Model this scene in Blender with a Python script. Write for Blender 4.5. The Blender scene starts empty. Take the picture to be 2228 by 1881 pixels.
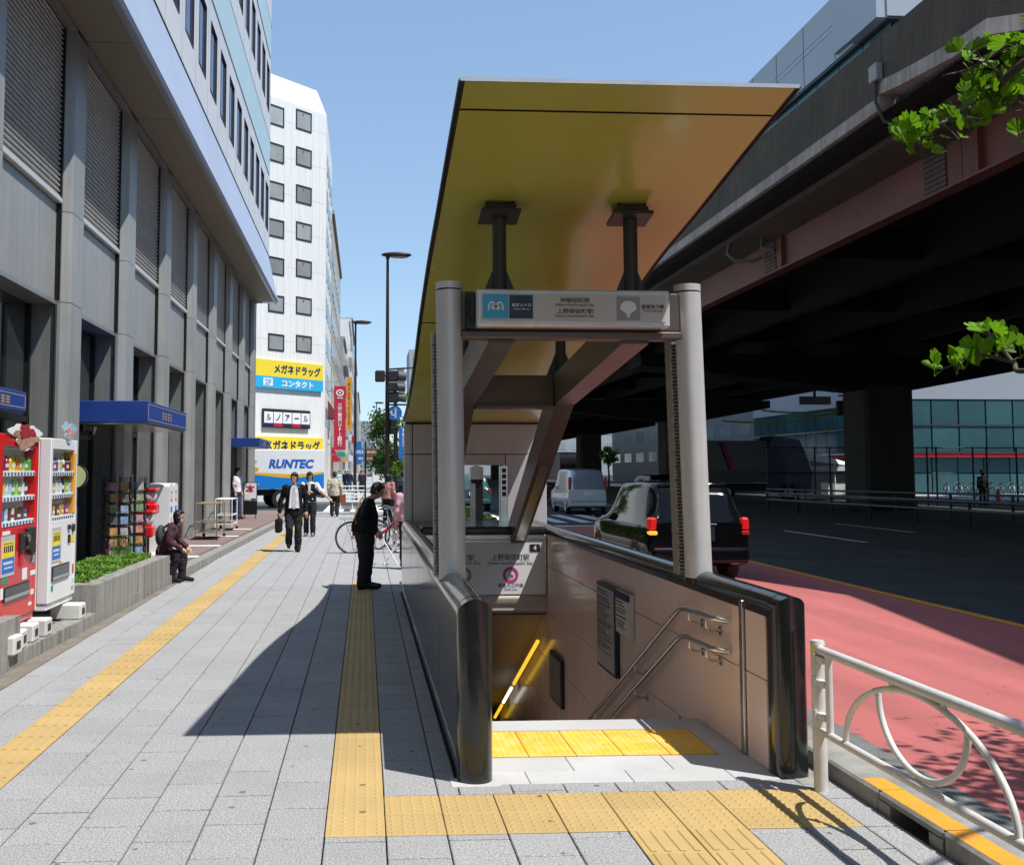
import bpy, bmesh, math, random
from mathutils import Vector, Matrix, Euler, noise as mnoise
random.seed(7)
R = math.radians
sc = bpy.context.scene
COL = sc.collection
# ------------------------------------------------------------------ camera, sky, sun, exposure
CAM_H, F_PX, PP_X, PP_Y, W_PX, H_PX = 1.78, 2200.0, 920.0, 870.0, 2228.0, 1881.0
YAW, PITCH = R(3.278), R(3.946)
cam = bpy.data.cameras.new('camera')
cam.sensor_width = 36.0
cam.lens = F_PX / W_PX * 36.0
cam.shift_x = (W_PX / 2 - PP_X) / W_PX
cam.shift_y = -(H_PX / 2 - PP_Y) / W_PX
cam.clip_start, cam.clip_end = 0.05, 3000.0
camo = bpy.data.objects.new('camera', cam)
COL.objects.link(camo)
camo.location = (0, 0, CAM_H)
camo.rotation_euler = (math.pi / 2 + PITCH, 0, -YAW)
sc.camera = camo
SUN_DIR = Vector((0.432, -0.30, 1.0)).normalized()      # towards the sun
SUN_EL = math.asin(SUN_DIR.z)
world = bpy.data.worlds.new('World'); sc.world = world; world.use_nodes = True
wn = world.node_tree.nodes; wl = world.node_tree.links
bg = wn['Background']
sky = wn.new('ShaderNodeTexSky'); sky.sky_type = 'NISHITA'; sky.sun_disc = False
sky.sun_elevation = SUN_EL
sky.sun_rotation = math.atan2(SUN_DIR.x, SUN_DIR.y)
sky.altitude = 20; sky.air_density = 1.0; sky.dust_density = 0.0; sky.ozone_density = 1.5
gm = wn.new('ShaderNodeGamma'); gm.inputs[1].default_value = 0.55; wl.new(sky.outputs[0], gm.inputs[0])       # softer horizon, as on a hazy bright day
tn = wn.new('ShaderNodeMix'); tn.data_type = 'RGBA'; tn.blend_type = 'MULTIPLY'; tn.inputs[0].default_value = 1.0
tn.inputs[7].default_value = (1.28, 1.56, 1.84, 1); wl.new(gm.outputs[0], tn.inputs[6]); wl.new(tn.outputs[2], bg.inputs[0]); bg.inputs[1].default_value = 0.128
sun = bpy.data.lights.new('sun', 'SUN'); sun.energy = 3.9; sun.angle = R(0.53); sun.color = (1.0, 0.965, 0.91)
suno = bpy.data.objects.new('sun', sun); COL.objects.link(suno)
suno.location = (20, -20, 60)
suno.rotation_euler = SUN_DIR.to_track_quat('Z', 'Y').to_euler()
sc.view_settings.view_transform = 'Standard'; sc.view_settings.look = 'None'
sc.view_settings.exposure = 0.6; sc.view_settings.gamma = 1.0; sc.view_settings.use_curve_mapping = False
sc.cycles.use_denoising = True
sc.cycles.max_bounces = 8; sc.cycles.diffuse_bounces = 3; sc.cycles.glossy_bounces = 4; sc.cycles.transmission_bounces = 6
sc.cycles.caustics_reflective = False; sc.cycles.caustics_refractive = False

# ------------------------------------------------------------------ helpers
_f = Vector((math.sin(YAW) * math.cos(PITCH), math.cos(YAW) * math.cos(PITCH), math.sin(PITCH)))
_r = Vector((math.cos(YAW), -math.sin(YAW), 0)); _u = _r.cross(_f)
def at(px, py, Y):
    """point seen at photograph pixel (px, py) that lies Y metres down the street"""
    d = _f + _r * ((px - PP_X) / F_PX) - _u * ((py - PP_Y) / F_PX)
    return Vector((0, 0, CAM_H)) + d * (Y / d.y)

class MB:
    def __init__(s): s.v = []; s.f = []; s.m = []; s.s = []
    def add(s, vs, fs, mi=0, sm=False, M=None):
        b = len(s.v)
        if M is not None: vs = [M @ Vector(v) for v in vs]
        s.v += [tuple(v) for v in vs]
        for f in fs:
            s.f.append([i + b for i in f]); s.m.append(mi); s.s.append(sm)
        return s
    def bb(s, x0, x1, y0, y1, z0, z1, mi=0, bev=0.0, M=None):
        if bev <= 0:
            v = [(x, y, z) for z in (z0, z1) for y in (y0, y1) for x in (x0, x1)]
            return s.add(v, [(0, 2, 3, 1), (4, 5, 7, 6), (0, 1, 5, 4), (2, 6, 7, 3), (0, 4, 6, 2), (1, 3, 7, 5)], mi, False, M)
        b = min(bev, (x1 - x0) * .49, (y1 - y0) * .49, (z1 - z0) * .49)
        X, Y, Z = (x0, x1), (y0, y1), (z0, z1)
        vs = []; idx = {}
        for i in (0, 1):
            for j in (0, 1):
                for k in (0, 1):
                    sx, sy, sz = (1, -1)[i], (1, -1)[j], (1, -1)[k]
                    idx[(i, j, k, 0)] = len(vs); vs.append((X[i], Y[j] + sy * b, Z[k] + sz * b))
                    idx[(i, j, k, 1)] = len(vs); vs.append((X[i] + sx * b, Y[j], Z[k] + sz * b))
                    idx[(i, j, k, 2)] = len(vs); vs.append((X[i] + sx * b, Y[j] + sy * b, Z[k]))
        fs = []
        g = lambda i, j, k, a: idx[(i, j, k, a)]
        for i in (0, 1):
            q = [g(i, 0, 0, 0), g(i, 1, 0, 0), g(i, 1, 1, 0), g(i, 0, 1, 0)]; fs.append(q if i else q[::-1])
            q = [g(0, i, 0, 1), g(0, i, 1, 1), g(1, i, 1, 1), g(1, i, 0, 1)]; fs.append(q if i else q[::-1])
            q = [g(0, 0, i, 2), g(1, 0, i, 2), g(1, 1, i, 2), g(0, 1, i, 2)]; fs.append(q if i else q[::-1])
        for i in (0, 1):
            for j in (0, 1):
                q = [g(i, j, 0, 0), g(i, j, 1, 0), g(i, j, 1, 1), g(i, j, 0, 1)]; fs.append(q if (i ^ j) else q[::-1])
                q = [g(i, 0, j, 0), g(i, 1, j, 0), g(i, 1, j, 2), g(i, 0, j, 2)]; fs.append(q[::-1] if (i ^ j) else q)
                q = [g(0, i, j, 1), g(1, i, j, 1), g(1, i, j, 2), g(0, i, j, 2)]; fs.append(q if (i ^ j) else q[::-1])
                for k in (0, 1):
                    q = [g(i, j, k, 0), g(i, j, k, 1), g(i, j, k, 2)]; fs.append(q if (i ^ j ^ k) else q[::-1])
        return s.add(vs, fs, mi, False, M)
    def box(s, c, sz, mi=0, bev=0.0, rz=0.0, M=None):
        m = Matrix.Translation(c) @ Matrix.Rotation(rz, 4, 'Z')
        if M is not None: m = M @ m
        a, b, d = sz[0] / 2, sz[1] / 2, sz[2] / 2
        return s.bb(-a, a, -b, b, -d, d, mi, bev, m)
    def cyl(s, p0, p1, r0, r1=None, n=12, mi=0, caps=True, sm=True):
        r1 = r0 if r1 is None else r1
        p0, p1 = Vector(p0), Vector(p1); d = (p1 - p0).normalized()
        a = d.orthogonal().normalized(); b = d.cross(a)
        A = [(p0 + (a * math.cos(2 * math.pi * i / n) + b * math.sin(2 * math.pi * i / n)) * r0) for i in range(n)]
        B = [(p1 + (a * math.cos(2 * math.pi * i / n) + b * math.sin(2 * math.pi * i / n)) * r1) for i in range(n)]
        s.add(A + B, [(i, (i + 1) % n, n + (i + 1) % n, n + i) for i in range(n)], mi, sm)
        if caps:
            s.add(A, [tuple(range(n))[::-1]], mi); s.add(B, [tuple(range(n))], mi)
        return s
    def tube(s, pts, r, n=8, mi=0, closed=False, caps=True):
        pts = [Vector(p) for p in pts]; N = len(pts)
        rr = r if isinstance(r, (list, tuple)) else [r] * N
        rings = []; a = None
        for i, p in enumerate(pts):
            if closed: t = pts[(i + 1) % N] - pts[i - 1]
            else: t = pts[min(i + 1, N - 1)] - pts[max(i - 1, 0)]
            t.normalize()
            if a is None: a = t.orthogonal().normalized()
            a = (a - t * a.dot(t)); a = a.normalized() if a.length > 1e-6 else t.orthogonal().normalized()
            b = t.cross(a)
            rings += [p + (a * math.cos(2 * math.pi * k / n) + b * math.sin(2 * math.pi * k / n)) * rr[i] for k in range(n)]
        fs = []
        for i in range(N if closed else N - 1):
            for k in range(n):
                j = (i + 1) % N
                fs.append((i * n + k, i * n + (k + 1) % n, j * n + (k + 1) % n, j * n + k))
        s.add(rings, fs, mi, True)
        if caps and not closed:
            s.add(rings[:n], [tuple(range(n))[::-1]], mi); s.add(rings[-n:], [tuple(range(n))], mi)
        return s
    def prism(s, poly, axis, a0, a1, mi=0, sm=False, M=None):
        n = len(poly)
        def P(p, a):
            return {'X': (a, p[0], p[1]), 'Y': (p[0], a, p[1]), 'Z': (p[0], p[1], a)}[axis]
        A = [P(p, a0) for p in poly]; B = [P(p, a1) for p in poly]
        s.add(A + B, [(i, (i + 1) % n, n + (i + 1) % n, n + i) for i in range(n)], mi, sm, M)
        s.add(A, [tuple(range(n))[::-1]], mi, False, M); s.add(B, [tuple(range(n))], mi, False, M)
        return s
    def ell(s, c, r, n=12, m=8, mi=0, M=None):
        vs = []; fs = []
        r = r if isinstance(r, (list, tuple)) else (r, r, r)
        for j in range(m + 1):
            th = math.pi * j / m
            for i in range(n):
                ph = 2 * math.pi * i / n
                vs.append((c[0] + r[0] * math.sin(th) * math.cos(ph), c[1] + r[1] * math.sin(th) * math.sin(ph), c[2] - r[2] * math.cos(th)))
        for j in range(m):
            for i in range(n):
                fs.append((j * n + i, j * n + (i + 1) % n, (j + 1) * n + (i + 1) % n, (j + 1) * n + i))
        return s.add(vs, fs, mi, True, M)
    def grid(s, rows, mi=0, sm=True, closed=False, M=None):
        n = len(rows[0]); vs = [p for r in rows for p in r]; fs = []
        for j in range(len(rows) - 1):
            for i in range(n if closed else n - 1):
                fs.append((j * n + i, j * n + (i + 1) % n, (j + 1) * n + (i + 1) % n, (j + 1) * n + i))
        return s.add(vs, fs, mi, sm, M)
    def quad(s, a, b, c, d, mi=0): return s.add([a, b, c, d], [(0, 1, 2, 3)], mi)
    def mesh(s, name, mats):
        me = bpy.data.meshes.new(name); me.from_pydata(s.v, [], s.f)
        for m in (mats if isinstance(mats, (list, tuple)) else [mats]): me.materials.append(m)
        me.polygons.foreach_set('material_index', s.m); me.polygons.foreach_set('use_smooth', s.s)
        me.update(); return me
    def build(s, name, mats, parent=None, **k): return link(name, s.mesh(name, mats), parent, **k)

def link(name, data, parent=None, loc=None, rot=None, label=None, cat=None, group=None, kind=None, world=True, scale=None):
    o = bpy.data.objects.new(name, data); COL.objects.link(o)
    if loc is not None: o.location = loc
    if rot is not None: o.rotation_euler = rot
    if scale is not None: o.scale = scale
    if parent is not None:
        o.parent = parent
        if world:
            p = parent; m = Matrix.Identity(4)
            chain = []
            while p is not None:
                chain.append(p); p = p.parent
            for q in reversed(chain):
                m = m @ q.matrix_parent_inverse @ Matrix.LocRotScale(q.location, q.rotation_euler, q.scale)
            o.matrix_parent_inverse = m.inverted()
    tag(o, label, cat, group, kind)
    return o
def tag(o, label=None, cat=None, group=None, kind=None):
    if label: o['label'] = label
    if cat: o['category'] = cat
    if group: o['group'] = group
    if kind: o['kind'] = kind
    return o
def thing(name, label, cat, loc=(0, 0, 0), rz=0.0, group=None):
    return link(name, None, None, loc, (0, 0, rz), label, cat, group)
def copy_tree(o, loc=None, rz=None, parent=None, label=None, group=None, scale=None):
    c = o.copy(); COL.objects.link(c)
    if parent is not None: c.parent = parent
    if loc is not None: c.location = loc
    if rz is not None: c.rotation_euler = (0, 0, rz)
    if scale is not None: c.scale = (scale,) * 3
    if label: c['label'] = label
    if group: c['group'] = group
    for ch in list(o.children): copy_tree(ch, parent=c)
    return c
def lerp(a, b, t): return a + (b - a) * t

# ------------------------------------------------------------------ materials
MATS = {}
def rgb(*c): return tuple(c) + (1.0,)
def srgb(h):
    h = h.lstrip('#'); v = [int(h[i:i + 2], 16) / 255 for i in (0, 2, 4)]
    return tuple(x / 12.92 if x <= .04045 else ((x + .055) / 1.055) ** 2.4 for x in v)
def mat(name, col, rough=.55, metal=0.0, ns=6.0, na=.18, nscale=(1, 1, 1), fine=0.0, fines=120.0, bump=0.0, bumps=60.0, spec=.5, coat=0.0,
        rand=0.0, emis=None, estr=0.0, dirt=None, dirta=0.0, dirts=1.5, rvar=.1, trans=0.0, alpha=None, ior=1.45, streak=0.0, translucent=0.0, gum=False):
    m = bpy.data.materials.new(name); m.use_nodes = True; MATS[name] = m
    nt = m.node_tree; N = nt.nodes; L = nt.links; b = N['Principled BSDF']
    b.inputs['Metallic'].default_value = metal; b.inputs['Specular IOR Level'].default_value = spec
    b.inputs['Coat Weight'].default_value = coat; b.inputs['Coat Roughness'].default_value = .05; b.inputs['IOR'].default_value = ior
    b.inputs['Transmission Weight'].default_value = trans
    geo = N.new('ShaderNodeNewGeometry'); mp = N.new('ShaderNodeMapping'); mp.inputs['Scale'].default_value = nscale
    L.new(geo.outputs['Position'], mp.inputs['Vector'])
    nz = N.new('ShaderNodeTexNoise'); nz.inputs['Scale'].default_value = ns; nz.inputs['Detail'].default_value = 5; nz.inputs['Roughness'].default_value = .6
    L.new(mp.outputs[0], nz.inputs['Vector'])
    mr = N.new('ShaderNodeMapRange'); mr.inputs[1].default_value = .25; mr.inputs[2].default_value = .75
    mr.inputs[3].default_value = 1 - na; mr.inputs[4].default_value = 1 + na; L.new(nz.outputs['Fac'], mr.inputs[0])
    cur = mr.outputs[0]
    def mul(a, bsock):
        x = N.new('ShaderNodeMath'); x.operation = 'MULTIPLY'; L.new(a, x.inputs[0]); L.new(bsock, x.inputs[1]); return x.outputs[0]
    if fine > 0:
        n2 = N.new('ShaderNodeTexNoise'); n2.inputs['Scale'].default_value = fines; n2.inputs['Detail'].default_value = 2
        L.new(geo.outputs['Position'], n2.inputs['Vector'])
        r2 = N.new('ShaderNodeMapRange'); r2.inputs[1].default_value = .3; r2.inputs[2].default_value = .7
        r2.inputs[3].default_value = 1 - fine; r2.inputs[4].default_value = 1 + fine; L.new(n2.outputs['Fac'], r2.inputs[0]); cur = mul(cur, r2.outputs[0])
    if rand > 0:
        oi = N.new('ShaderNodeObjectInfo'); r3 = N.new('ShaderNodeMapRange'); r3.inputs[3].default_value = 1 - rand; r3.inputs[4].default_value = 1 + rand
        L.new(oi.outputs['Random'], r3.inputs[0]); cur = mul(cur, r3.outputs[0])
    if streak > 0:
        ms = N.new('ShaderNodeMapping'); ms.inputs['Scale'].default_value = (5, 5, .22); L.new(geo.outputs['Position'], ms.inputs['Vector'])
        n4 = N.new('ShaderNodeTexNoise'); n4.inputs['Scale'].default_value = 2.2; n4.inputs['Detail'].default_value = 6; L.new(ms.outputs[0], n4.inputs['Vector'])
        r4 = N.new('ShaderNodeMapRange'); r4.inputs[1].default_value = .42; r4.inputs[2].default_value = .72; r4.inputs[3].default_value = 1; r4.inputs[4].default_value = 1 - streak
        L.new(n4.outputs['Fac'], r4.inputs[0]); cur = mul(cur, r4.outputs[0])
    if gum:
        vo = N.new('ShaderNodeTexVoronoi'); vo.voronoi_dimensions = '2D'; vo.inputs['Scale'].default_value = 3.0; L.new(geo.outputs['Position'], vo.inputs['Vector'])
        nw = N.new('ShaderNodeTexNoise'); nw.inputs['Scale'].default_value = 40; L.new(geo.outputs['Position'], nw.inputs['Vector'])
        ad = N.new('ShaderNodeMath'); ad.operation = 'MULTIPLY_ADD'; ad.inputs[1].default_value = .05; L.new(nw.outputs['Fac'], ad.inputs[0]); L.new(vo.outputs['Distance'], ad.inputs[2])
        sp = N.new('ShaderNodeSeparateColor'); L.new(vo.outputs['Color'], sp.inputs[0])
        thr = N.new('ShaderNodeMapRange'); thr.inputs[1].default_value = .25; thr.inputs[2].default_value = 1; thr.inputs[3].default_value = 0; thr.inputs[4].default_value = .085; L.new(sp.outputs[0], thr.inputs[0])
        cmpn = N.new('ShaderNodeMath'); cmpn.operation = 'GREATER_THAN'; L.new(ad.outputs[0], cmpn.inputs[0]); L.new(thr.outputs[0], cmpn.inputs[1])
        r5 = N.new('ShaderNodeMapRange'); r5.inputs[3].default_value = .42; r5.inputs[4].default_value = 1; L.new(cmpn.outputs[0], r5.inputs[0]); cur = mul(cur, r5.outputs[0])
    mx = N.new('ShaderNodeMix'); mx.data_type = 'RGBA'; mx.blend_type = 'MULTIPLY'; mx.inputs[0].default_value = 1
    mx.inputs[6].default_value = rgb(*col); L.new(cur, mx.inputs[7]); out = mx.outputs[2]
    if dirt:
        n5 = N.new('ShaderNodeTexNoise'); n5.inputs['Scale'].default_value = dirts; n5.inputs['Detail'].default_value = 7; n5.inputs['Roughness'].default_value = .65
        L.new(geo.outputs['Position'], n5.inputs['Vector'])
        r6 = N.new('ShaderNodeMapRange'); r6.inputs[1].default_value = .45; r6.inputs[2].default_value = .75; r6.inputs[3].default_value = 0; r6.inputs[4].default_value = dirta
        L.new(n5.outputs['Fac'], r6.inputs[0])
        m2 = N.new('ShaderNodeMix'); m2.data_type = 'RGBA'; L.new(r6.outputs[0], m2.inputs[0]); L.new(out, m2.inputs[6]); m2.inputs[7].default_value = rgb(*dirt); out = m2.outputs[2]
    L.new(out, b.inputs['Base Color'])
    rr = N.new('ShaderNodeMapRange'); rr.inputs[1].default_value = .25; rr.inputs[2].default_value = .75
    rr.inputs[3].default_value = max(0, rough - rvar * rough); rr.inputs[4].default_value = min(1, rough + rvar * rough)
    L.new(nz.outputs['Fac'], rr.inputs[0]); L.new(rr.outputs[0], b.inputs['Roughness'])
    if bump > 0:
        n6 = N.new('ShaderNodeTexNoise'); n6.inputs['Scale'].default_value = bumps; n6.inputs['Detail'].default_value = 4; L.new(geo.outputs['Position'], n6.inputs['Vector'])
        bp = N.new('ShaderNodeBump'); bp.inputs['Strength'].default_value = bump; bp.inputs['Distance'].default_value = .01
        L.new(n6.outputs['Fac'], bp.inputs['Height']); L.new(bp.outputs[0], b.inputs['Normal'])
    if emis:
        b.inputs['Emission Color'].default_value = rgb(*emis); b.inputs['Emission Strength'].default_value = estr
    if translucent > 0:
        tr = N.new('ShaderNodeBsdfTranslucent'); L.new(out, tr.inputs[0]); ms2 = N.new('ShaderNodeMixShader'); ms2.inputs[0].default_value = translucent
        L.new(b.outputs[0], ms2.inputs[1]); L.new(tr.outputs[0], ms2.inputs[2]); L.new(ms2.outputs[0], N['Material Output'].inputs[0])
    return m
PAVER = mat('paver_granite', (.325, .325, .328), .8, ns=1.6, na=.05, fine=.48, fines=100, rand=.04, bump=.25, bumps=220, gum=True, dirt=(.17, .165, .15), dirta=.34, dirts=1.6)
JOINT = mat('joint_mortar', (.035, .035, .033), .95, na=.3, fine=.3)
TACT = mat('tactile_yellow', (.47, .325, .13), .65, ns=1.3, na=.12, fine=.06, fines=200, rand=.05, dirt=(.42, .30, .14), dirta=.4, dirts=2.2, gum=True)
TACT2 = mat('tactile_yellow_bright', (.78, .45, .05), .6, ns=5, na=.15, rand=.06, dirt=(.75, .6, .3), dirta=.6, dirts=6)
ASPH = mat('asphalt', (.027, .031, .033), .85, ns=.9, na=.22, nscale=(1.3, .12, 1), fine=.35, fines=90, bump=.4, bumps=150, dirt=(.085, .085, .08), dirta=.5, dirts=.6)
REDL = mat('red_lane_coating', (.40, .115, .108), .75, ns=1.3, na=.24, nscale=(1.4, .1, 1), fine=.22, fines=120, bump=.2, bumps=150, gum=True, dirt=(.22, .085, .08), dirta=.35, dirts=.9)
WHITEP = mat('road_paint_white', (.72, .72, .70), .7, ns=3, na=.12, fine=.1, dirt=(.3, .3, .29), dirta=.5, dirts=4)
ORANGEP = mat('kerb_paint_orange', (.78, .32, .02), .55, ns=5, na=.1, fine=.1, dirt=(.4, .24, .1), dirta=.7, dirts=9)
CONC = mat('concrete_kerb', (.30, .295, .27), .85, ns=4, na=.22, fine=.25, fines=150, bump=.3, bumps=120, dirt=(.11, .11, .09), dirta=.7, dirts=2.5)
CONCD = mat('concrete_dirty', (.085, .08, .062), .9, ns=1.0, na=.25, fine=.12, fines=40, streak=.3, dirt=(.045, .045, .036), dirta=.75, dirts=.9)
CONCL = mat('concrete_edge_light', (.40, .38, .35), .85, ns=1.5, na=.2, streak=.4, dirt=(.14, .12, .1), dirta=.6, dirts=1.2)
GIRD = mat('girder_brown', (.165, .058, .04), .55, ns=.8, na=.2, dirt=(.055, .035, .03), dirta=.6, dirts=.7)
DARKC = mat('underside_shade_concrete', (.008, .008, .008), .9, ns=.6, na=.3)  # near black: the shade below the deck is put into the colour
GRANL = mat('granite_planter', (.33, .315, .285), .6, ns=3, na=.12, fine=.3, fines=110, streak=.55, dirt=(.16, .15, .13), dirta=.5, dirts=3)
GRANK = mat('granite_black', (.012, .014, .014), .17, ns=9, na=.4, fine=.4, fines=180, spec=.6, coat=.35, rvar=.3)
GRANW = mat('granite_white_step', (.47, .475, .475), .7, ns=2, na=.06, fine=.15, fines=150, rand=.05, dirt=(.36, .35, .33), dirta=.4, dirts=3)
WALLK = mat('wall_dark_polished', (.060, .058, .050), .16, ns=2, na=.25, fine=.15, spec=.5, coat=.3)
BRICKP = mat('platform_brick', (.26, .185, .165), .85, ns=2, na=.15, fine=.2, rand=.14, dirt=(.12, .1, .09), dirta=.4)
PANELP = mat('panel_pink', (.78, .62, .56), .2, ns=.8, na=.05, spec=.45, coat=.15, rand=.03)
PANELG = mat('panel_grey_white', (.52, .52, .53), .35, ns=1, na=.05, rand=.02, streak=.08)
ALU = mat('aluminium_satin', (.66, .66, .655), .38, .25, ns=4, na=.05, streak=.1)
STEEL = mat('steel_brushed', (.55, .54, .52), .24, 1.0, ns=3, na=.08)
CHROME = mat('chrome', (.75, .75, .75), .08, 1.0, na=.03)
BRONZE = mat('frame_brown', (.125, .10, .082), .38, .2, ns=3, na=.12, dirt=(.08, .06, .05), dirta=.4)
YELC = mat('canopy_mustard', (.45, .465, .09), .24, ns=1.2, na=.06, spec=.45, coat=.18, rvar=.25)
BLACKM = mat('black_metal', (.014, .014, .014), .4, .2, na=.2)
BLACKP = mat('black_plastic', (.02, .02, .02), .5, na=.2)
DKPOLE = mat('pole_dark_brown', (.035, .024, .022), .45, .2, na=.15)
WHITEG = mat('white_gloss', (.80, .80, .80), .3, ns=2, na=.03, coat=.2)
WHITEM = mat('white_matt', (.78, .78, .77), .6, ns=1.5, na=.05)
REDV = mat('red_vending', (.62, .012, .014), .3, ns=2, na=.05, coat=.3)
REDS = mat('red_sign', (.50, .02, .045), .45, na=.05)
BLUEA = mat('awning_blue', (.012, .045, .24), .5, ns=3, na=.1)
BLUES = mat('sign_blue', (.02, .16, .55), .45, na=.05)
CYAN = mat('sign_cyan', (.03, .42, .72), .45, na=.04)
YELS = mat('sign_yellow', (.85, .66, .04), .5, na=.05)
ORNS = mat('sign_orange', (.75, .33, .04), .5, na=.06)
NAVY = mat('print_navy', (.02, .022, .10), .5, na=.05)
PRINTK = mat('print_black', (.02, .02, .02), .55, na=.05)
PRINTW = mat('print_white', (.82, .82, .82), .5, na=.02)
PRINTG = mat('print_grey', (.30, .31, .32), .5, na=.05)
PRINTC = mat('print_magenta', (.62, .05, .28), .5, na=.03)
GREENS = mat('sign_green', (.02, .30, .16), .5, na=.05)
SKYB = mat('logo_lightblue', (.05, .40, .66), .4, na=.05)
DKNAVY = mat('logo_darknavy', (.012, .025, .05), .3, na=.1)
BLDG = mat('facade_metal_grey', (.37, .375, .365), .42, .25, ns=1.0, na=.08, rand=.04, streak=.16, dirt=(.2, .2, .19), dirta=.3, dirts=.8)
BLDR = mat('facade_reveal_dark', (.25, .255, .245), .32, .25, ns=1.2, na=.15, rand=.05, streak=.2)
SLATM = mat('louvre_slat_metal', (.40, .405, .40), .5, .3, ns=2, na=.08, streak=.15)
SOFF = mat('soffit_beige', (.20, .17, .12), .6, ns=.5, na=.06, rand=.03)
FASB = mat('fascia_blue_grey', (.42, .49, .64), .35, ns=.5, na=.04, rand=.02, streak=.06)
UPW = mat('facade_white_panel', (.68, .69, .72), .4, ns=.5, na=.04, rand=.02, streak=.08)
AQUA = mat('facade_aqua_band', (.48, .66, .72), .35, ns=.5, na=.04, rand=.02)
GLASSB = mat('glass_blue_dark', (.045, .07, .15), .06, 0, ns=.4, na=.2, spec=.9, rand=.15)
GLASSK = mat('glass_dark', (.012, .015, .016), .05, 0, ns=.6, na=.2, spec=.8)
GLASST = mat('glass_teal', (.055, .135, .145), .10, 0, ns=.25, na=.25, spec=.6, rand=.18)
GLASSW = mat('glass_window_pale', (.30, .33, .33), .08, 0, ns=.8, na=.15, spec=.7, rand=.25)
FRAMEK = mat('window_frame_dark', (.03, .03, .032), .5, na=.1)
WTILE = mat('white_tile_building', (.80, .80, .78), .5, ns=.3, na=.03, streak=.12)
BEIGEB = mat('beige_building', (.46, .42, .35), .8, ns=.2, na=.12, streak=.2)
GREYB = mat('grey_building', (.42, .43, .44), .8, ns=.2, na=.1, streak=.2)
GREYP = mat('grey_panel_building', (.40, .43, .47), .5, ns=.1, na=.05, rand=.02)
BANDD = mat('dark_band', (.05, .06, .075), .4, na=.1)
LEAFG = mat('ginkgo_leaf', (.14, .30, .01), .45, ns=9, na=.25, rand=.4, translucent=.5, spec=.3)
LEAFD = mat('tree_leaf', (.06, .13, .025), .5, ns=3, na=.4, rand=.3, translucent=.35, spec=.3)
GRASSM = mat('ground_cover_leaf', (.13, .26, .025), .5, ns=8, na=.4, translucent=.3)
BARK = mat('bark', (.11, .085, .06), .9, ns=8, na=.35, bump=.6, bumps=40)
SOIL = mat('soil', (.06, .045, .03), .95, ns=8, na=.4)
CLEAR = mat('clear_glass', (.95, .97, .97), .02, trans=1.0, na=0.0, ior=1.1, rvar=0)
nt_ = CLEAR.node_tree; gl_ = nt_.nodes.new('ShaderNodeBsdfGlossy'); gl_.inputs['Roughness'].default_value = .02; tp_ = nt_.nodes.new('ShaderNodeBsdfTransparent'); mx_ = nt_.nodes.new('ShaderNodeMixShader'); mx_.inputs[0].default_value = .07
nt_.links.new(tp_.outputs[0], mx_.inputs[1]); nt_.links.new(gl_.outputs[0], mx_.inputs[2]); nt_.links.new(mx_.outputs[0], nt_.nodes['Material Output'].inputs[0])
SKIN = mat('skin', (.50, .285, .20), .5, ns=12, na=.06)
HAIR = mat('hair_black', (.012, .010, .009), .45, ns=30, na=.4)
CL = {}
def cloth(nm, c, r=.85):
    if nm not in CL: CL[nm] = mat('cloth_' + nm, c, r, ns=14, na=.22, bump=.35, bumps=25, spec=.2)
    return CL[nm]
RUBBER = mat('rubber', (.015, .015, .015), .8, na=.2)
CARK = mat('car_paint_black', (.004, .004, .005), .05, ns=2, na=.1, spec=.15, coat=.25)
CARG = mat('car_glass', (.006, .008, .009), .03, na=.1, spec=.25)
STRUTM = mat('strut_grey', (.055, .06, .054), .45, .2, na=.15)
CARS = mat('car_paint_silver', (.42, .47, .53), .22, .5, ns=2, na=.04, coat=.7)
TAILR = mat('tail_lamp_red', (.45, .005, .005), .15, na=.1, coat=.8)
TAILE = mat('tail_lamp_lit', (.5, .008, .006), .2, emis=(1.0, .012, .008), estr=.16, na=.05)
TAILO = mat('indicator_lit', (.8, .3, .02), .2, emis=(1.0, .33, .03), estr=.9, na=.05)
LAMPW = mat('lamp_tube_white', (.9, .9, .85), .3, emis=(1, .97, .8), estr=.9, na=0)
LAMPY = mat('lamp_tube_yellow', (.9, .6, .1), .3, emis=(1, .62, .03), estr=.7, na=0)
RAILP = mat('rail_paint_cream', (.66, .655, .63), .38, ns=5, na=.06, dirt=(.35, .31, .25), dirta=.35, dirts=7, coat=.15)
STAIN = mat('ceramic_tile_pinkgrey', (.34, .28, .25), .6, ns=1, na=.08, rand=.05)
PROD = [mat('product_%d' % i, c, .3, na=.1, coat=.3) for i, c in enumerate([(.45, .02, .06), (.12, .03, .05), (.75, .55, .05), (.10, .35, .06), (.75, .75, .72), (.75, .28, .03), (.05, .16, .42), (.10, .055, .035), (.35, .5, .1), (.4, .62, .75)])]
# ------------------------------------------------------------------ lettering (flat print, built from the bundled font)
TXT = {}
def make_texts(items):
    obs = []
    for key, body, off in items:
        cu = bpy.data.curves.new('lettering', 'FONT'); cu.body = body; cu.align_x = 'CENTER'; cu.align_y = 'CENTER'
        cu.offset = off; cu.resolution_u = 3; cu.space_line = .95
        o = bpy.data.objects.new('lettering', cu); COL.objects.link(o); obs.append((key, o))
    dg = bpy.context.evaluated_depsgraph_get()
    for key, o in obs:
        me = bpy.data.meshes.new_from_object(o.evaluated_get(dg))
        vs = [v.co.copy() for v in me.vertices]; fs = [tuple(p.vertices) for p in me.polygons]
        xs = [v.x for v in vs] or [0, 1]; ys = [v.y for v in vs] or [0, 1]
        TXT[key] = (vs, fs, min(xs), max(xs), min(ys), max(ys))
        bpy.data.meshes.remove(me)
    for key, o in obs:
        cu = o.data; bpy.data.objects.remove(o); bpy.data.curves.remove(cu)
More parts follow.
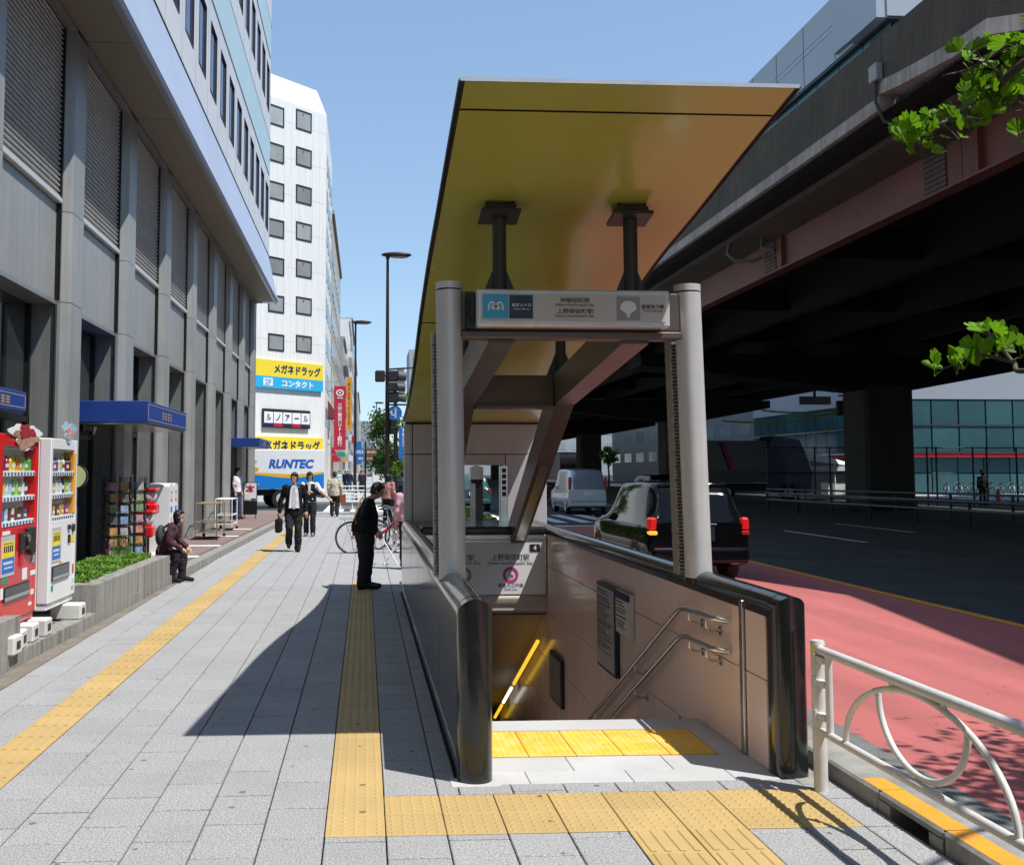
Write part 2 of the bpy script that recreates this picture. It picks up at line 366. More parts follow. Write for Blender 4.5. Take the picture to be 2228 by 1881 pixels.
def letter(key, m, frame, w, h=None, parent=None, name='lettering', skew=0.0):
    """lettering of width w (and height h) centred on frame (x right, y up, z out of the surface)"""
    vs, fs, x0, x1, y0, y1 = TXT[key]
    sx = w / (x1 - x0); sy = sx if h is None else h / (y1 - y0)
    pts = []
    for v in vs:
        yy = (v.y - (y0 + y1) / 2) * sy
        pts.append(frame @ Vector(((v.x - (x0 + x1) / 2) * sx + skew * yy, yy, 0)))
    b = MB(); b.add(pts, fs); return b.build(name, m, parent)
def fr(o, x, up=(0, 0, 1)):
    """frame with origin o, x axis x, y axis up"""
    x = Vector(x).normalized(); y = Vector(up); y = (y - x * y.dot(x)).normalized(); z = x.cross(y)
    M = Matrix((x, y, z)).transposed().to_4x4(); M.translation = Vector(o); return M
def stroke(path, w, frame, mb=None, mi=0, closed=False):
    mb = mb or MB(); P = [Vector((p[0], p[1], 0)) for p in path]; n = len(P); L_ = []; R_ = []
    for i, p in enumerate(P):
        a = P[(i - 1) % n] if (closed or i > 0) else p; c = P[(i + 1) % n] if (closed or i < n - 1) else p
        t = (c - a).normalized(); nn = Vector((-t.y, t.x, 0))
        L_.append(frame @ (p + nn * w / 2)); R_.append(frame @ (p - nn * w / 2))
    for i in range(n if closed else n - 1):
        j = (i + 1) % n; mb.quad(R_[i], R_[j], L_[j], L_[i], mi)
    return mb
V = '\n'.join
make_texts([('naka', '仲御徒町駅', .004), ('nakaE', 'Naka-okachimachi Sta.', .006), ('ueno', '上野御徒町駅', .004), ('uenoE', 'Ueno-okachimachi Sta.', .006),
  ('metro', '東京メトロ', .01), ('metroE', 'Tokyo Metro', .006), ('toei', '都営地下鉄', .012), ('toeiE', 'Toei Subway', .008), ('4', '4', .02), ('E', 'E', .015), ('09', '09', .015),
  ('oedo', '都営大江戸線', .008), ('oedoE', 'Oedo Line', .005), ('eki', '町駅', .012), ('ekiE', 'chi Sta.', .01),
  ('runtec', 'RUNTEC', .05), ('fresh', 'フレッシュ便', .02), ('rantec', 'ランテック', .02), ('megane', 'メガネドラッグ', .035), ('2F', '2F', .03), ('contact', 'コンタクト', .04),
  ('ru', 'ル', .03), ('no', 'ノ', .03), ('a', 'ア', .03), ('bar', 'ー', .03), ('bank', V('三菱東京UFJ銀行'), .02), ('mufg', 'MUFG', .03), ('hotel', V('ホテルサードニクス'), .01),
  ('453', '453', .03), ('kasuga', '春日通り', .02), ('hon', '本', .03), ('koji', '工', .04), ('P', 'P', .04)])
# ================================================================== GROUND
HOLE = (0.56, 2.58, 7.30, 13.45)
def sheet(b, x0, x1, y0, y1, z, hole=None, mi=0):
    if hole and not (hole[0] >= x1 or hole[1] <= x0 or hole[2] >= y1 or hole[3] <= y0):
        a0, a1, c0, c1 = max(hole[0], x0), min(hole[1], x1), max(hole[2], y0), min(hole[3], y1)
        R_ = [(x0, x1, y0, c0), (x0, x1, c1, y1), (x0, a0, c0, c1), (a1, x1, c0, c1)]
    else: R_ = [(x0, x1, y0, y1)]
    for (p, q, r, s) in R_:
        if q - p > 1e-4 and s - r > 1e-4: b.quad((p, r, z), (q, r, z), (q, s, z), (p, s, z), mi)
b = MB(); sheet(b, -600, 600, -200, 1500, -.13, HOLE)
b.build('ground', ASPH, kind='structure', label='dark asphalt ground reaching to the horizon')
b = MB(); sheet(b, 2.93, 60, -20, 400, -.122)
b.build('road', ASPH, kind='structure', label='wide asphalt road under and beside the expressway')
b = MB(); sheet(b, 3.53, 7.92, -20, 34.6, -.116)
b.build('bus_lane', REDL, kind='structure', label='red coated bus lane beside the kerb')
b = MB(); sheet(b, 2.93, 3.53, -20, 42, -.114)
b.build('gutter', mat('gutter_concrete', (.17, .17, .165), .9, ns=2, na=.2, fine=.35, fines=70, bump=.4, bumps=90, dirt=(.06, .06, .055), dirta=.7, dirts=2.5), kind='structure', label='rough concrete gutter between kerb and red lane')
mk = MB(); sheet(mk, 7.93, 8.09, -20, 33, -.115)
mk.build('orange_lane_line', ORANGEP, kind='structure', label='long orange line along the red lane')
mk = MB()
for y in (14, 26, 38 + 12, 62): sheet(mk, 13.05, 13.21, y, y + 5.2, -.115)
for y in (18, 30): sheet(mk, 16.6, 16.75, y, y + 5.2, -.115)
mk.build('lane_dashes', WHITEP, kind='structure', label='white lane dashes under the expressway')
mk = MB(); sheet(mk, 3.0, 12.9, 33.9, 34.35, -.112)
for k in range(10):
    sheet(mk, 4.0 + k * .95, 4.46 + k * .95, 36.2, 42.5, -.112)
mk.build('crosswalk', WHITEP, kind='structure', label='white zebra crossing stripes and stop line')
mk = MB()
for k in range(9): sheet(mk, -1.9 + .62 * k, -1.6 + .62 * k, 46.2, 55, -.112)
mk.build('side_crosswalk', WHITEP, kind='structure', label='white crossing stripes over the side street')
# sidewalk bed
b = MB(); sheet(b, -3.45, 2.70, -3, 43.8, -.024, (0.56, 2.58, 5.85, 13.45)); b.bb(-3.45, 2.7, 43.8, 44.0, -.13, -.015)
sidewalk = b.build('sidewalk', JOINT, kind='structure', label='grey paved pavement along the building')
b = MB(); b.bb(-30, 2.7, 57, 260, -.13, .0)
b.build('far_pavement', mat('far_paving', (.33, .34, .35), .8, ns=.8, na=.1), kind='structure', label='pavement beyond the side street')
def paver_mesh(w, d, seed):
    m = MB(); m.bb(-w / 2, w / 2, -d / 2, d / 2, -.03, 0, 0, .004); return m.mesh('paver', PAVER)
PM = {}
pieces = []
def pcols(xs, y0, y1, phase, skip=None):
    for k in range(len(xs) - 1):
        a, c = xs[k], xs[k + 1]; ph = phase + (.225 if k % 2 else 0)
        y = y0 - ((y0 - ph) % .45) 
        while y < y1 - .01:
            p, q = max(y, y0), min(y + .45, y1)
            if q - p > .03: pieces.append((a, c, p, q))
            y += .45
xa = [-.19 - .30667 * k for k in range(7)]
pcols([(xa[k + 1]) for k in range(5, -1, -1)] + [-.19], 3.4, 43.8, .33)
pcols([-2.945, -2.6375, -2.33], 3.4, 43.8, .10)
pcols([.11, .41, .53], 5.68, 14.95, .05)
pcols([.11 + .3 * k for k in range(9)] + [2.69], 16.4, 43.8, .1)
pcols([.11, .41, .56], 14.95, 16.4, .1)
pcols([-.19, .11], 16.4, 43.8, .2)
pcols([-.19, .11, .41, .71, 1.01, 1.31], 3.4, 5.07, .05)
pcols([1.91, 2.21, 2.51, 2.69], 3.4, 5.07, .05)
pcols([2.51, 2.69], 5.07, 5.68, .1)
pcols([.53 + .0, .83, 1.13, 1.43, 1.73, 2.03, 2.33, 2.69], 5.68, 5.85, .1)
pieces.sort(key=lambda t: t[2] ** 2 + (t[0]) ** 2)
far = MB(); G_ = .0058
vis = 0
for (a, c, p, q) in pieces:
    w, d = c - a - G_ * 1.3, q - p - G_ * 2.1
    cx, cy = (a + c) / 2, (p + q) / 2
    if vis < 300 and q > 4.3:
        key = (round(w, 3), round(d, 3))
        if key not in PM: PM[key] = paver_mesh(w, d, 0)
        o = link('paver', PM[key], sidewalk, (cx, cy, random.uniform(-.0012, .0012)), (random.uniform(-.0016, .0016), random.uniform(-.002, .002), 0), world=False); vis += 1
    elif q > 4.3:
        far.bb(cx - w / 2, cx + w / 2, cy - d / 2, cy + d / 2, -.03, random.uniform(-.001, .001), 0, .003)
far.build('paver', PAVER, sidewalk, kind='stuff')
# tactile paving
def tile_mesh(kind, m):
    t = MB(); t.bb(-.1475, .1475, -.1475, .1475, -.03, .002, 0, .003)
    if kind == 'dot':
        for i in range(5):
            for j in range(5):
                x, y = (i - 2) * .057, (j - 2) * .057
                t.cyl((x, y, .002), (x, y, .007), .0125, .008, 8, 0)
    elif kind == 'fine':
        for i in range(7):
            for j in range(7):
                x, y = (i - 3) * .041, (j - 3) * .041
                t.cyl((x, y, .002), (x, y, .007), .011, .007, 6, 0)
    else:
        for i in range(4):
            x = (i - 1.5) * .07
            t.prism([(x - .017, .0015), (x + .017, .0015), (x + .011, .007), (x - .011, .007)], 'Y', -.135, .135)
    return t.mesh('tactile_tile', m)
T_DOT, T_BAR, T_FINE = tile_mesh('dot', TACT), tile_mesh('bar', TACT), tile_mesh('fine', TACT2)
def strip(name, label, spots, me):
    b = MB()
    xs = [s[0] for s in spots]; ys = [s[1] for s in spots]
    b.bb(min(xs) - .149, max(xs) + .149, min(ys) - .149, max(ys) + .149, -.034, -.006)
    o = b.build(name, JOINT, kind='structure', label=label)
    for (x, y) in spots:
        link('tactile_tile', me, o, (x, y, random.uniform(-.001, .001)), (0, 0, random.uniform(-.004, .004)), world=False)
    return o
strip('tactile_strip', 'yellow dotted tactile strip leading to the standing man in black', [(-.04, 5.22 + .3 * k) for k in range(38)], T_DOT)
strip('tactile_path', 'long yellow ribbed tactile path along the middle of the pavement', [(-2.18, 3.55 + .3 * k) for k in range(124)], T_BAR)
strip('tactile_band', 'yellow dotted tactile band across the foot of the subway entrance', [(.26 + .3 * k, 5.22 + .3 * j) for k in range(8) for j in range(2)], T_DOT)
strip('tactile_guide', 'yellow ribbed tactile tiles at the lower edge, leading away from the entrance', [(1.46 + .3 * k, 4.92 - .3 * j) for k in range(2) for j in range(5)], T_BAR)
strip('tactile_crossing', 'yellow tactile band across the pavement by the far corner', [(-1.88 + .3 * k, 40.6) for k in range(14)], T_BAR)
# kerb blocks
kb = MB(); kb.bb(2.695, 2.93, -3, 44, -.13, -.06)
kerb = kb.build('kerb', CONC, kind='structure', label='raised concrete kerb along the red lane')
def kerb_block(y0, y1, hole=False, paint=False):
    m = MB(); d = .005
    if hole:
        m.bb(2.70, 2.93, y0 + d, y1 - d, .055, .10, 0, .012)
        m.bb(2.70, 2.93, y0 + d, y0 + .12, -.1, .056, 0); m.bb(2.70, 2.93, y1 - .12, y1 - d, -.1, .056, 0); m.bb(2.86, 2.928, y0 + .12, y1 - .12, -.1, .055, 0)
    else: m.bb(2.70, 2.93, y0 + d, y1 - d, -.1, .10, 0, .014)
    o = m.build('kerb_block', CONC, kerb)
    if paint:
        p = MB(); p.bb(2.716, 2.838, y0 + d, min(y1 - d, 5.5), .099, .1025, 0); p.build('orange_paint', ORANGEP, o)
    return o
y = 2.9
k = 0
while y < 44:
    kerb_block(y, y + .6, hole=(abs(y - 4.7) < .05), paint=(y < 5.4)); y += .6; k += 1
# cast concrete apron right of the entrance
b = MB(); b.bb(2.59, 2.694, 5.85, 44, -.1, -.002); b.bb(2.48, 2.66, 5.74, 5.86, -.02, .006, 0, .004)
b.build('concrete_apron', CONC, kind='structure', label='narrow concrete strip between entrance wall and kerb')

# ================================================================== SUBWAY ENTRANCE
ENT = thing('subway_entrance', 'subway stair entrance with mustard curved canopy, grey columns and black granite coping', 'subway entrance', (1.57, 5.85, 0))
XL0, XL1, XR0, XR1, YF, YB, ZC = .545, .735, 2.405, 2.595, 5.86, 14.9, .94
def part(b, name, m, **k): return b.build(name, m, ENT, **k)
# cores
b = MB(); b.bb(XL0 + .012, XL1 - .012, YF + .06, YB, -.6, ZC - .01); b.bb(XL0 + .012, XL1 - .012, 7.3, 22, -5.5, -.6); part(b, 'wall_core', CONC)
b = MB(); b.bb(XR0 + .012, XR1 - .012, YF + .06, YB, -.6, ZC - .01); b.bb(XR0 + .012, XR1 - .012, 7.3, 22, -5.5, -.6); part(b, 'wall_core', CONC)
# outer polished panels, left and right
for side in (0, 1):
    y = YF + .06; n = 6; L_ = (YB - y) / n
    for k in range(n):
        m = MB()
        if side == 0: m.bb(XL0, XL0 + .014, y + .003, y + L_ - .003, .10, ZC - .02, 0, .003)
        else: m.bb(XR1 - .014, XR1, y + .003, y + L_ - .003, .0, ZC - .02, 0, .003)
        part(m, 'wall_panel', WALLK); y += L_
m = MB(); m.bb(XL0 - .006, XL0 + .02, YF + .05, YB, -.02, .10, 0, .003); part(m, 'base_course', GRANK)
# inner pink panels
def inner(x0, x1, far):
    rows = [(.526, ZC - .03), (-.086, .52), (-.694, -.092), (-1.3, -.7), (-1.9, -1.306), (-2.5, -1.906), (-3.1, -2.506), (-3.7, -3.106)]
    ys = [6.56 + .6 * k for k in range(21)]
    ys = [6.02, 6.345] + ys
    for i in range(len(ys) - 1):
        a, c = ys[i] + .003, ys[i + 1] - .003
        if i == 1: a += .07
        for (z0, z1) in rows:
            floor = 0 if c < 7.4 else -.5 * (a - 7.28) - .25
            if z1 < floor - .3: continue
            if a < 7.3 and z0 < -.1: continue
            if a > 13.2:
                if x0 < 1.5: continue
                if z0 > -.11 - .48 * (a - 13.45) - .1: continue
            m = MB(); m.bb(x0, x1, a, c, max(z0, 0.0) if c < 7.3 else z0, z1, 0, .002)
            part(m, 'tile_panel', PANELP)
inner(XR0 - .002, XR0 + .013, 13.3)
inner(XL1 - .013, XL1 + .002, 13.3)
m = MB(); m.bb(XR0 - .02, XR0 + .004, 6.352, 6.41, 0, ZC + .015, 0, .004); part(m, 'steel_strip', STEEL)
m = MB(); m.bb(XL1 - .004, XL1 + .02, 6.352, 6.41, 0, ZC + .015, 0, .004); part(m, 'steel_strip', STEEL)
# coping (half round), front posts
def half_round(x0, x1, n=14):
    c, r = (x0 + x1) / 2, (x1 - x0) / 2
    return [(c + r * math.cos(math.pi * i / n), ZC + r * 1.02 * math.sin(math.pi * i / n)) for i in range(n + 1)] + [(x0, ZC - .035), (x1, ZC - .035)]
def coping(x0, x1, ya, yb):
    m = MB(); P = half_round(x0 - .006, x1 + .006); n = len(P)
    A = [(p[0], ya, p[1]) for p in P]; B = [(p[0], yb, p[1]) for p in P]
    m.add(A + B, [(i, n + i, n + (i + 1) % n, (i + 1) % n) for i in range(n - 3)], 0, True)
    m.add(A + B, [(i, n + i, n + (i + 1) % n, (i + 1) % n) for i in range(n - 3, n)], 0, False)
    m.add(A, [tuple(range(n))]); m.add(B, [tuple(range(n))[::-1]])
    part(m, 'coping', GRANK)
ycuts = [5.985, 6.36, 9.3, 12.2, YB + .02]
for k in range(4): coping(XL0, XL1, ycuts[k] + .003, ycuts[k + 1] - .003); coping(XR0, XR1, ycuts[k] + .003, ycuts[k + 1] - .003)
def front_post(x0, x1, leans):
    x0 -= .008; x1 += .008
    c, r = (x0 + x1) / 2, (x1 - x0) / 2; m = MB(); n = 16
    front = []; 
    for i in range(n + 1):
        t = math.pi - math.pi * i / n; dx = r * math.cos(t); s = math.sin(t)
        front.append((c + dx, YF + .10 - .125 * s ** .8, ZC - .005 + r * 1.02 * s))
    rows = []
    for zz in (0, .5, 1):
        rows.append([(p[0] + leans * (1 - zz) * .0, p[1], -.03 + (p[2] + .03) * zz) for p in front])
    m.grid(rows, 0, True)
    m.grid([front, [(p[0], YF + .12, p[2]) for p in front]], 0, True)
    m.bb(x0, x1, YF + .085, YF + .122, -.03, ZC - .01)
    part(m, 'end_post', GRANK)
front_post(XL0, XL1, 0); front_post(XR0, XR1, 1)
m = MB(); m.bb(XL0 - .05, XL1 + .04, YF - .05, YF + .1, -.02, .004, 0, .003); part(m, 'plinth', GRANW)
# floor of the entrance
def slab(x0, x1, y0, y1, mm=GRANW, z=0.0): 
    m = MB(); m.bb(x0 + .002, x1 - .002, y0 + .002, y1 - .002, -.06, z, 0, .003); part(m, 'floor_slab', mm)
for (x0, x1) in ((.73, .95), (.95, 1.55), (1.55, 2.15), (2.15, 2.41)): slab(x0, x1, 5.85, 6.08)
for (x0, x1) in ((.73, 1.25), (1.25, 1.85), (1.85, 2.41)): slab(x0, x1, 6.08, 6.375)
slab(.73, 2.41, 7.02, 7.29); 
m = MB(); m.bb(.60, 2.5, 5.86, 7.28, -.25, -.055); part(m, 'floor_bed', CONC)
for k in range(6):
    for j in range(2):
        x0 = .73 + .3 * k - .12 + .12; w = .3
        if k == 5: continue
        link('tactile_tile', T_FINE, ENT, (.88 + .3 * k, 6.53 + .3 * j + .02, -.002), None)
slab(2.232, 2.41, 6.375, 7.02)
# stairs
for k in range(22):
    m = MB(); y = 7.29 + .3 * k; z = -.15 * (k + 1); m.bb(.74, 2.40, y, y + .33, z - .2, z, 0, .005); m.bb(.76, 2.38, y + .012, y + .05, z - .01, z + .003)
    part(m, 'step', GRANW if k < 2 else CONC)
# header wall, end sign, tunnel
m = MB(); m.bb(.73, 2.41, 13.36, 14.88, -.06, .93); part(m, 'header', PANELG)
m = MB(); m.bb(.735, 2.405, 13.30, 14.89, .93, 1.035, 0, .03); part(m, 'back_coping', GRANK)
m = MB(); m.bb(.74, 2.40, 13.315, 13.365, .865, .93, 0, .006); part(m, 'steel_trim', STEEL)
prof = [(13.33, .13)] + [(13.33 + .06 * (1 - math.cos(t)) + 0, -.04 + .17 * (1 - math.sin(t))) for t in [i * math.pi / 12 for i in range(1, 6)]] + [(13.45, -.10), (14.6, -.10), (14.6, .13)]
m = MB(); m.prism(prof, 'X', .74, 2.40, 0, True); part(m, 'soffit_lip', mat('lip_beige', (.50, .44, .37), .4, ns=1, na=.05))
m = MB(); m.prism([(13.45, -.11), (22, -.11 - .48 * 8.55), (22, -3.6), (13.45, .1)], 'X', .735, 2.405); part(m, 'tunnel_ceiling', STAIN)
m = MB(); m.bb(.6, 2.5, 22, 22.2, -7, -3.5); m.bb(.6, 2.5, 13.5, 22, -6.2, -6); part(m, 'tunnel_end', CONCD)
for i, (y0, y1, mm) in enumerate(((13.5, 15.7, LAMPY), (15.95, 16.9, LAMPW), (17.1, 18.0, LAMPY))):
    m = MB(); zf = lambda y: -.47 - .458 * (y - 13.46)
    m.cyl((2.30, y0, zf(y0)), (2.30, y1, zf(y1)), .026, n=8); part(m, 'tunnel_lamp', mm)
# columns
def column(x0, x1, y, lean, name='column'):
    m = MB(); base = Vector((x1, y, .98)); top = Vector((x0, y, 3.10)); d = (top - base)
    m.cyl(base, top, .0985, n=32)
    o = part(m, 'column', ALU)
    m = MB(); m.cyl(top, top + Vector((0, 0, .012)), .094, n=32); m2 = MB(); m2.cyl(top + Vector((0, 0, .012)), top + Vector((0, 0, .062)), .0985, n=32)
    m.build('shadow_gap', BLACKM, o); m2.build('cap', ALU, o)
    m = MB(); m.cyl(base + Vector((0, 0, -.03)), base + Vector((0, 0, .012)), .101, n=32); m.build('base_ring', GRANK, o)
    g = MB(); gx0, gx1 = -.10, .10
    z = 1.02
    bx = lambda zz: lerp(x1, x0, (zz - .98) / 2.12)
    gm = Matrix.Translation((0, 0, 0))
    def sb(a, c, ya, yb, z0, z1):
        q = bx(z0); g.bb(q + a, q + c, ya, yb, z0, z1)
    while z < 2.72:
        sb(-.112, .10, y + .085, y + .20, z, z + .014); z += .0265
    z = 1.0
    while z < 2.72:
        sb(-.125, -.112, y + .08, y + .21, z, z + .11); sb(-.10, .1, y + .2, y + .21, z, z + .11); z += .1
    g.build('grille', STEEL if False else mat('grille_grey', (.32, .31, .28), .5, .3, na=.1), o)
column(.617, .640, 7.4, 0); column(2.412, 2.462, 7.4, 0)
# cross beam below the sign and the bent frame behind
m = MB(); m.bb(.70, 2.385, 7.33, 7.50, 2.745, 2.80, 0, .01); part(m, 'cross_beam', BRONZE)
m = MB(); m.bb(.70, 2.37, 7.34, 7.49, 2.802, 3.09, 0, .01); part(m, 'sign_beam', BRONZE)
for x in (1.01, 2.02):
    w = .10
    path = [(7.42, 2.88), (10.25, 2.60), (13.42, .99)]
    up = [(7.42, 3.02), (10.32, 2.73), (13.62, 1.02)]; lo = [(7.42, 2.72), (10.12, 2.44), (13.32, .82)]
    m = MB(); m.prism([up[0], up[1], lo[1], lo[0]], 'X', x - w, x + w); part(m, 'rafter', BRONZE)
    m = MB(); m.prism([(up[1][0] + .004, up[1][1]), up[2], lo[2], (lo[1][0] + .004, lo[1][1])], 'X', x - w * .95, x + w * .95); part(m, 'raking_leg', BRONZE)
    # recessed web with steel channel on the lower leg
    m = MB(); a = Vector((x + 0, 11.3, lerp(2.44, .82, 1.18 / 3.2) - .012)); c = Vector((x, 13.2, lerp(2.44, .82, 3.08 / 3.2) - .012))
    m.bb(-.055, .055, 0, (c - a).length, -.006, .006, M=fr(a, (1, 0, 0), c - a)); part(m, 'channel', STEEL)
m = MB(); m.bb(1.115, 1.915, 10.16, 10.30, 2.42, 2.74, 0, .008); m.bb(1.115, 1.915, 10.10, 10.36, 2.40, 2.425); part(m, 'tie_beam', BLACKM if False else BRONZE)
PROFILE = [(5.78, 4.06), (6.10, 4.015), (6.55, 3.95), (7.0, 3.88), (7.7, 3.77), (8.6, 3.645), (9.4, 3.49), (10.3, 3.28), (11.2, 3.02), (12.0, 2.83), (12.9, 2.66), (13.8, 2.555), (14.93, 2.48)]
def pz(y):
    for i in range(len(PROFILE) - 1):
        if PROFILE[i][0] <= y <= PROFILE[i + 1][0]:
            p0 = PROFILE[max(i - 1, 0)]; p1 = PROFILE[i]; p2 = PROFILE[i + 1]; p3 = PROFILE[min(i + 2, len(PROFILE) - 1)]
            t = (y - p1[0]) / (p2[0] - p1[0])
            m1 = (p2[1] - p0[1]) / (p2[0] - p0[0]) * (p2[0] - p1[0]); m2 = (p3[1] - p1[1]) / (p3[0] - p1[0]) * (p2[0] - p1[0])
            return (2 * t ** 3 - 3 * t * t + 1) * p1[1] + (t ** 3 - 2 * t * t + t) * m1 + (-2 * t ** 3 + 3 * t * t) * p2[1] + (t ** 3 - t * t) * m2
    return PROFILE[-1][1]
for (x, y, zb) in ((1.015, 7.55, 3.0), (2.026, 7.55, 3.0), (1.015, 10.35, 2.7), (2.026, 10.35, 2.7)):
    zt = pz(y) - .10
    m = MB(); m.cyl((x, y, zb), (x, y, zt), .054, n=16); o = part(m, 'canopy_strut', STRUTM)
    sl = math.atan((pz(y + .1) - pz(y - .1)) / .2)
    M_ = Matrix.Translation((x, y, zt)) @ Matrix.Rotation(sl, 4, 'X')
    p = MB(); p.bb(-.15, .15, -.13, .13, 0, .028, M=M_); p.bb(-.12, .12, -.10, .10, .045, .07, M=M_)
    for i in (-1, 1):
        for j in (-1, 1): p.cyl(M_ @ Vector((i * .1, j * .08, .02)), M_ @ Vector((i * .1, j * .08, .10)), .012, n=8)
    p.build('mounting_plate', STRUTM, o)
    for i in (-1, 1):
        g = MB(); g.prism([(x + i * .05, zb), (x + i * .17, zb), (x + i * .05, zb + .30)], 'Y', y - .006, y + .006); g.build('gusset', STRUTM, o)
# canopy
CX0, CX1 = .550, 2.595
def span(a, c, step=.12):
    n = max(2, int((c - a) / step)); return [a + (c - a) * i / n for i in range(n + 1)]
def canopy_panel(a, c):
    m = MB(); ys = span(a + .012, c - .012)
    m.grid([[(CX1 - .03, y, pz(y)), (CX0 + .03, y, pz(y))] for y in ys]); part(m, 'canopy_panel', YELC)
for a, c in ((5.77, 6.12), (6.12, 10.28), (10.28, 14.9)): canopy_panel(a, c)
m = MB(); ys = span(5.78, 14.95)
th = .026
m.grid([[(CX0, y, pz(y) + .006), (CX1, y, pz(y) + .006)] for y in ys]); part(m, 'canopy_lining', BLACKM)
m = MB()
m.grid([[(CX0, y, pz(y) + th), (CX1, y, pz(y) + th)] for y in ys])
for xx, sg in ((CX0, 1), (CX1, -1)):
    m.grid([[(xx, y, pz(y) + .008), (xx, y, pz(y) + th)] for y in ys], 0, False)
m.quad((CX0, 5.78, pz(5.78) + .001), (CX1, 5.78, pz(5.78) + .001), (CX1, 5.78, pz(5.78) + th), (CX0, 5.78, pz(5.78) + th))
part(m, 'canopy_roof', mat('canopy_top_metal', (.66, .66, .66), .35, .6, na=.05))
m = MB()
for xx in (CX0, CX1): m.tube([(xx, y, pz(y) + .004) for y in ys], .010, 6)
part(m, 'canopy_edge_gasket', BLACKM)
# rear wall with opening
RX0, RX1, RY = .575, 2.70, 14.92
def rear(x0, x1, z0, z1, d=.3):
    m = MB(); m.bb(x0 + .006, x1 - .006, RY, RY + d, z0 + .006, z1 - .006, 0, .004); part(m, 'rear_panel', PANELG)
rear(RX0, .70, 0, 2.01); rear(RX0, .70, 2.01, 2.46); rear(.70, 2.70, 2.01, 2.46); rear(.70, 1.12, .9, 2.01); rear(2.08, 2.70, .9, 2.01); rear(1.12, 2.08, 1.845, 2.01)
rear(.70, 2.70, 0, .9)
m = MB(); m.bb(RX0 + .012, .71, RY + .02, RY + .28, 0, 2.45); m.bb(.69, 2.68, RY + .02, RY + .28, 1.86, 2.45); m.bb(.69, 1.11, RY + .02, RY + .28, 0, 1.9); m.bb(2.09, 2.68, RY + .02, RY + .28, 0, 1.9); part(m, 'rear_frame', BLACKM)
m = MB(); m.bb(.60, 2.66, RY - .01, RY + .28, 2.455, 2.49); part(m, 'roof_gap', BLACKM)
# slotted steel post in the opening
m = MB(); m.bb(1.955, 2.07, 14.6, 14.72, 1.03, 1.84, 0, .006); o = part(m, 'slotted_post', STEEL)
m = MB()
for k in range(5): m.bb(1.985, 2.045, 14.595, 14.602, 1.40 + k * .085, 1.465 + k * .085)
m.build('slot', BLACKM, o)

# signs and rails of the entrance
SG = thing('station_sign', 'wide white station name board between the two grey columns', 'sign', (1.5, 7.3, 2.81))
m = MB(); m.bb(.80, 2.219, 7.20, 7.33, 2.815, 3.085, 0, .012); m.build('housing', ALU, SG)
m = MB(); m.bb(.838, 2.182, 7.192, 7.2, 2.853, 3.048); m.build('face', mat('sign_face_grey', (.55, .54, .50), .3, ns=2, na=.04), SG)
m = MB(); m.bb(.73, .797, 7.26, 7.34, 2.81, 3.07, 0, .005); m.tube([(.745, 7.25, 3.04), (.76, 7.23, 2.98), (.74, 7.24, 2.92), (.775, 7.22, 2.86)], .008, 6); m.build('cable_box', BLACKM, SG)
YS = 7.1885
def flat(x0, x1, z0, z1, mm, parent, y=YS, name='printed_field'):
    m = MB(); m.bb(x0, x1, y - .001, y + .001, z0, z1); return m.build(name, mm, parent)
def sx(z): return .80 + (z - 513) / (1735 - 513) * 1.419
def sz(z): return 3.085 - (z - 82) / (320 - 82) * .27
flat(sx(552), sx(712), sz(272), sz(118), SKYB, SG); flat(sx(718), sx(865), sz(272), sz(122), DKNAVY, SG); flat(sx(1394), sx(1541), sz(277), sz(128), PRINTG, SG)
F_ = lambda x, z, y=YS - .004: fr((x, y, z), (1, 0, 0))
# ribbon mark on the blue field
rb = []
for i in range(41):
    t = i / 40 * 2 * math.pi
    rb.append((.055 * math.sin(t), .026 * math.sin(2 * t + math.pi)))
pts = [(-.052, -.028), (-.05, .0), (-.042, .024), (-.028, .03), (-.012, .018), (.0, -.004), (.014, -.022), (.026, -.014), (.02, .004), (.0, .0), (-.02, .004), (-.026, -.014), (-.014, -.022), (.0, -.004), (.012, .018), (.028, .03), (.042, .024), (.05, .0), (.052, -.028)]
sm_ = []
for i in range(len(pts) - 1):
    for q in range(4): sm_.append((lerp(pts[i][0], pts[i + 1][0], q / 4), lerp(pts[i][1], pts[i + 1][1], q / 4)))
sm_.append(pts[-1])
stroke(sm_, .0125, F_((sx(552) + sx(712)) / 2, sz(195))).build('ribbon_mark', PRINTW, SG)
letter('metro', PRINTW, F_(sx(792), sz(186)), .138, .026, parent=SG); letter('metroE', PRINTW, F_(sx(792), sz(213)), .12, .015, parent=SG)
letter('naka', PRINTK, F_(sx(1130), sz(152)), .218, .036, parent=SG); letter('nakaE', PRINTK, F_(sx(1130), sz(182)), .285, .0185, parent=SG)
letter('ueno', PRINTK, F_(sx(1130), sz(222)), .264, .036, parent=SG); letter('uenoE', PRINTK, F_(sx(1130), sz(253)), .29, .0185, parent=SG)
# ginkgo fan mark
cxm, czm = sx(1467), sz(212); fan = []
for i in range(21):
    a = R(196 - 212 * i / 20); rr = .06
    fan.append((cxm + rr * math.cos(a), czm + .018 + rr * .82 * math.sin(a)))
fan += [(cxm + .014, czm - .028), (cxm + .005, czm - .058), (cxm - .005, czm - .058), (cxm - .014, czm - .028)]
m = MB(); m.prism(fan, 'Y', YS - .004, YS - .002); m.build('leaf_mark', PRINTW, SG)
letter('toei', PRINTK, F_(sx(1622), sz(190)), .168, .032, parent=SG); letter('toeiE', PRINTK, F_(sx(1622), sz(218)), .145, .019, parent=SG)
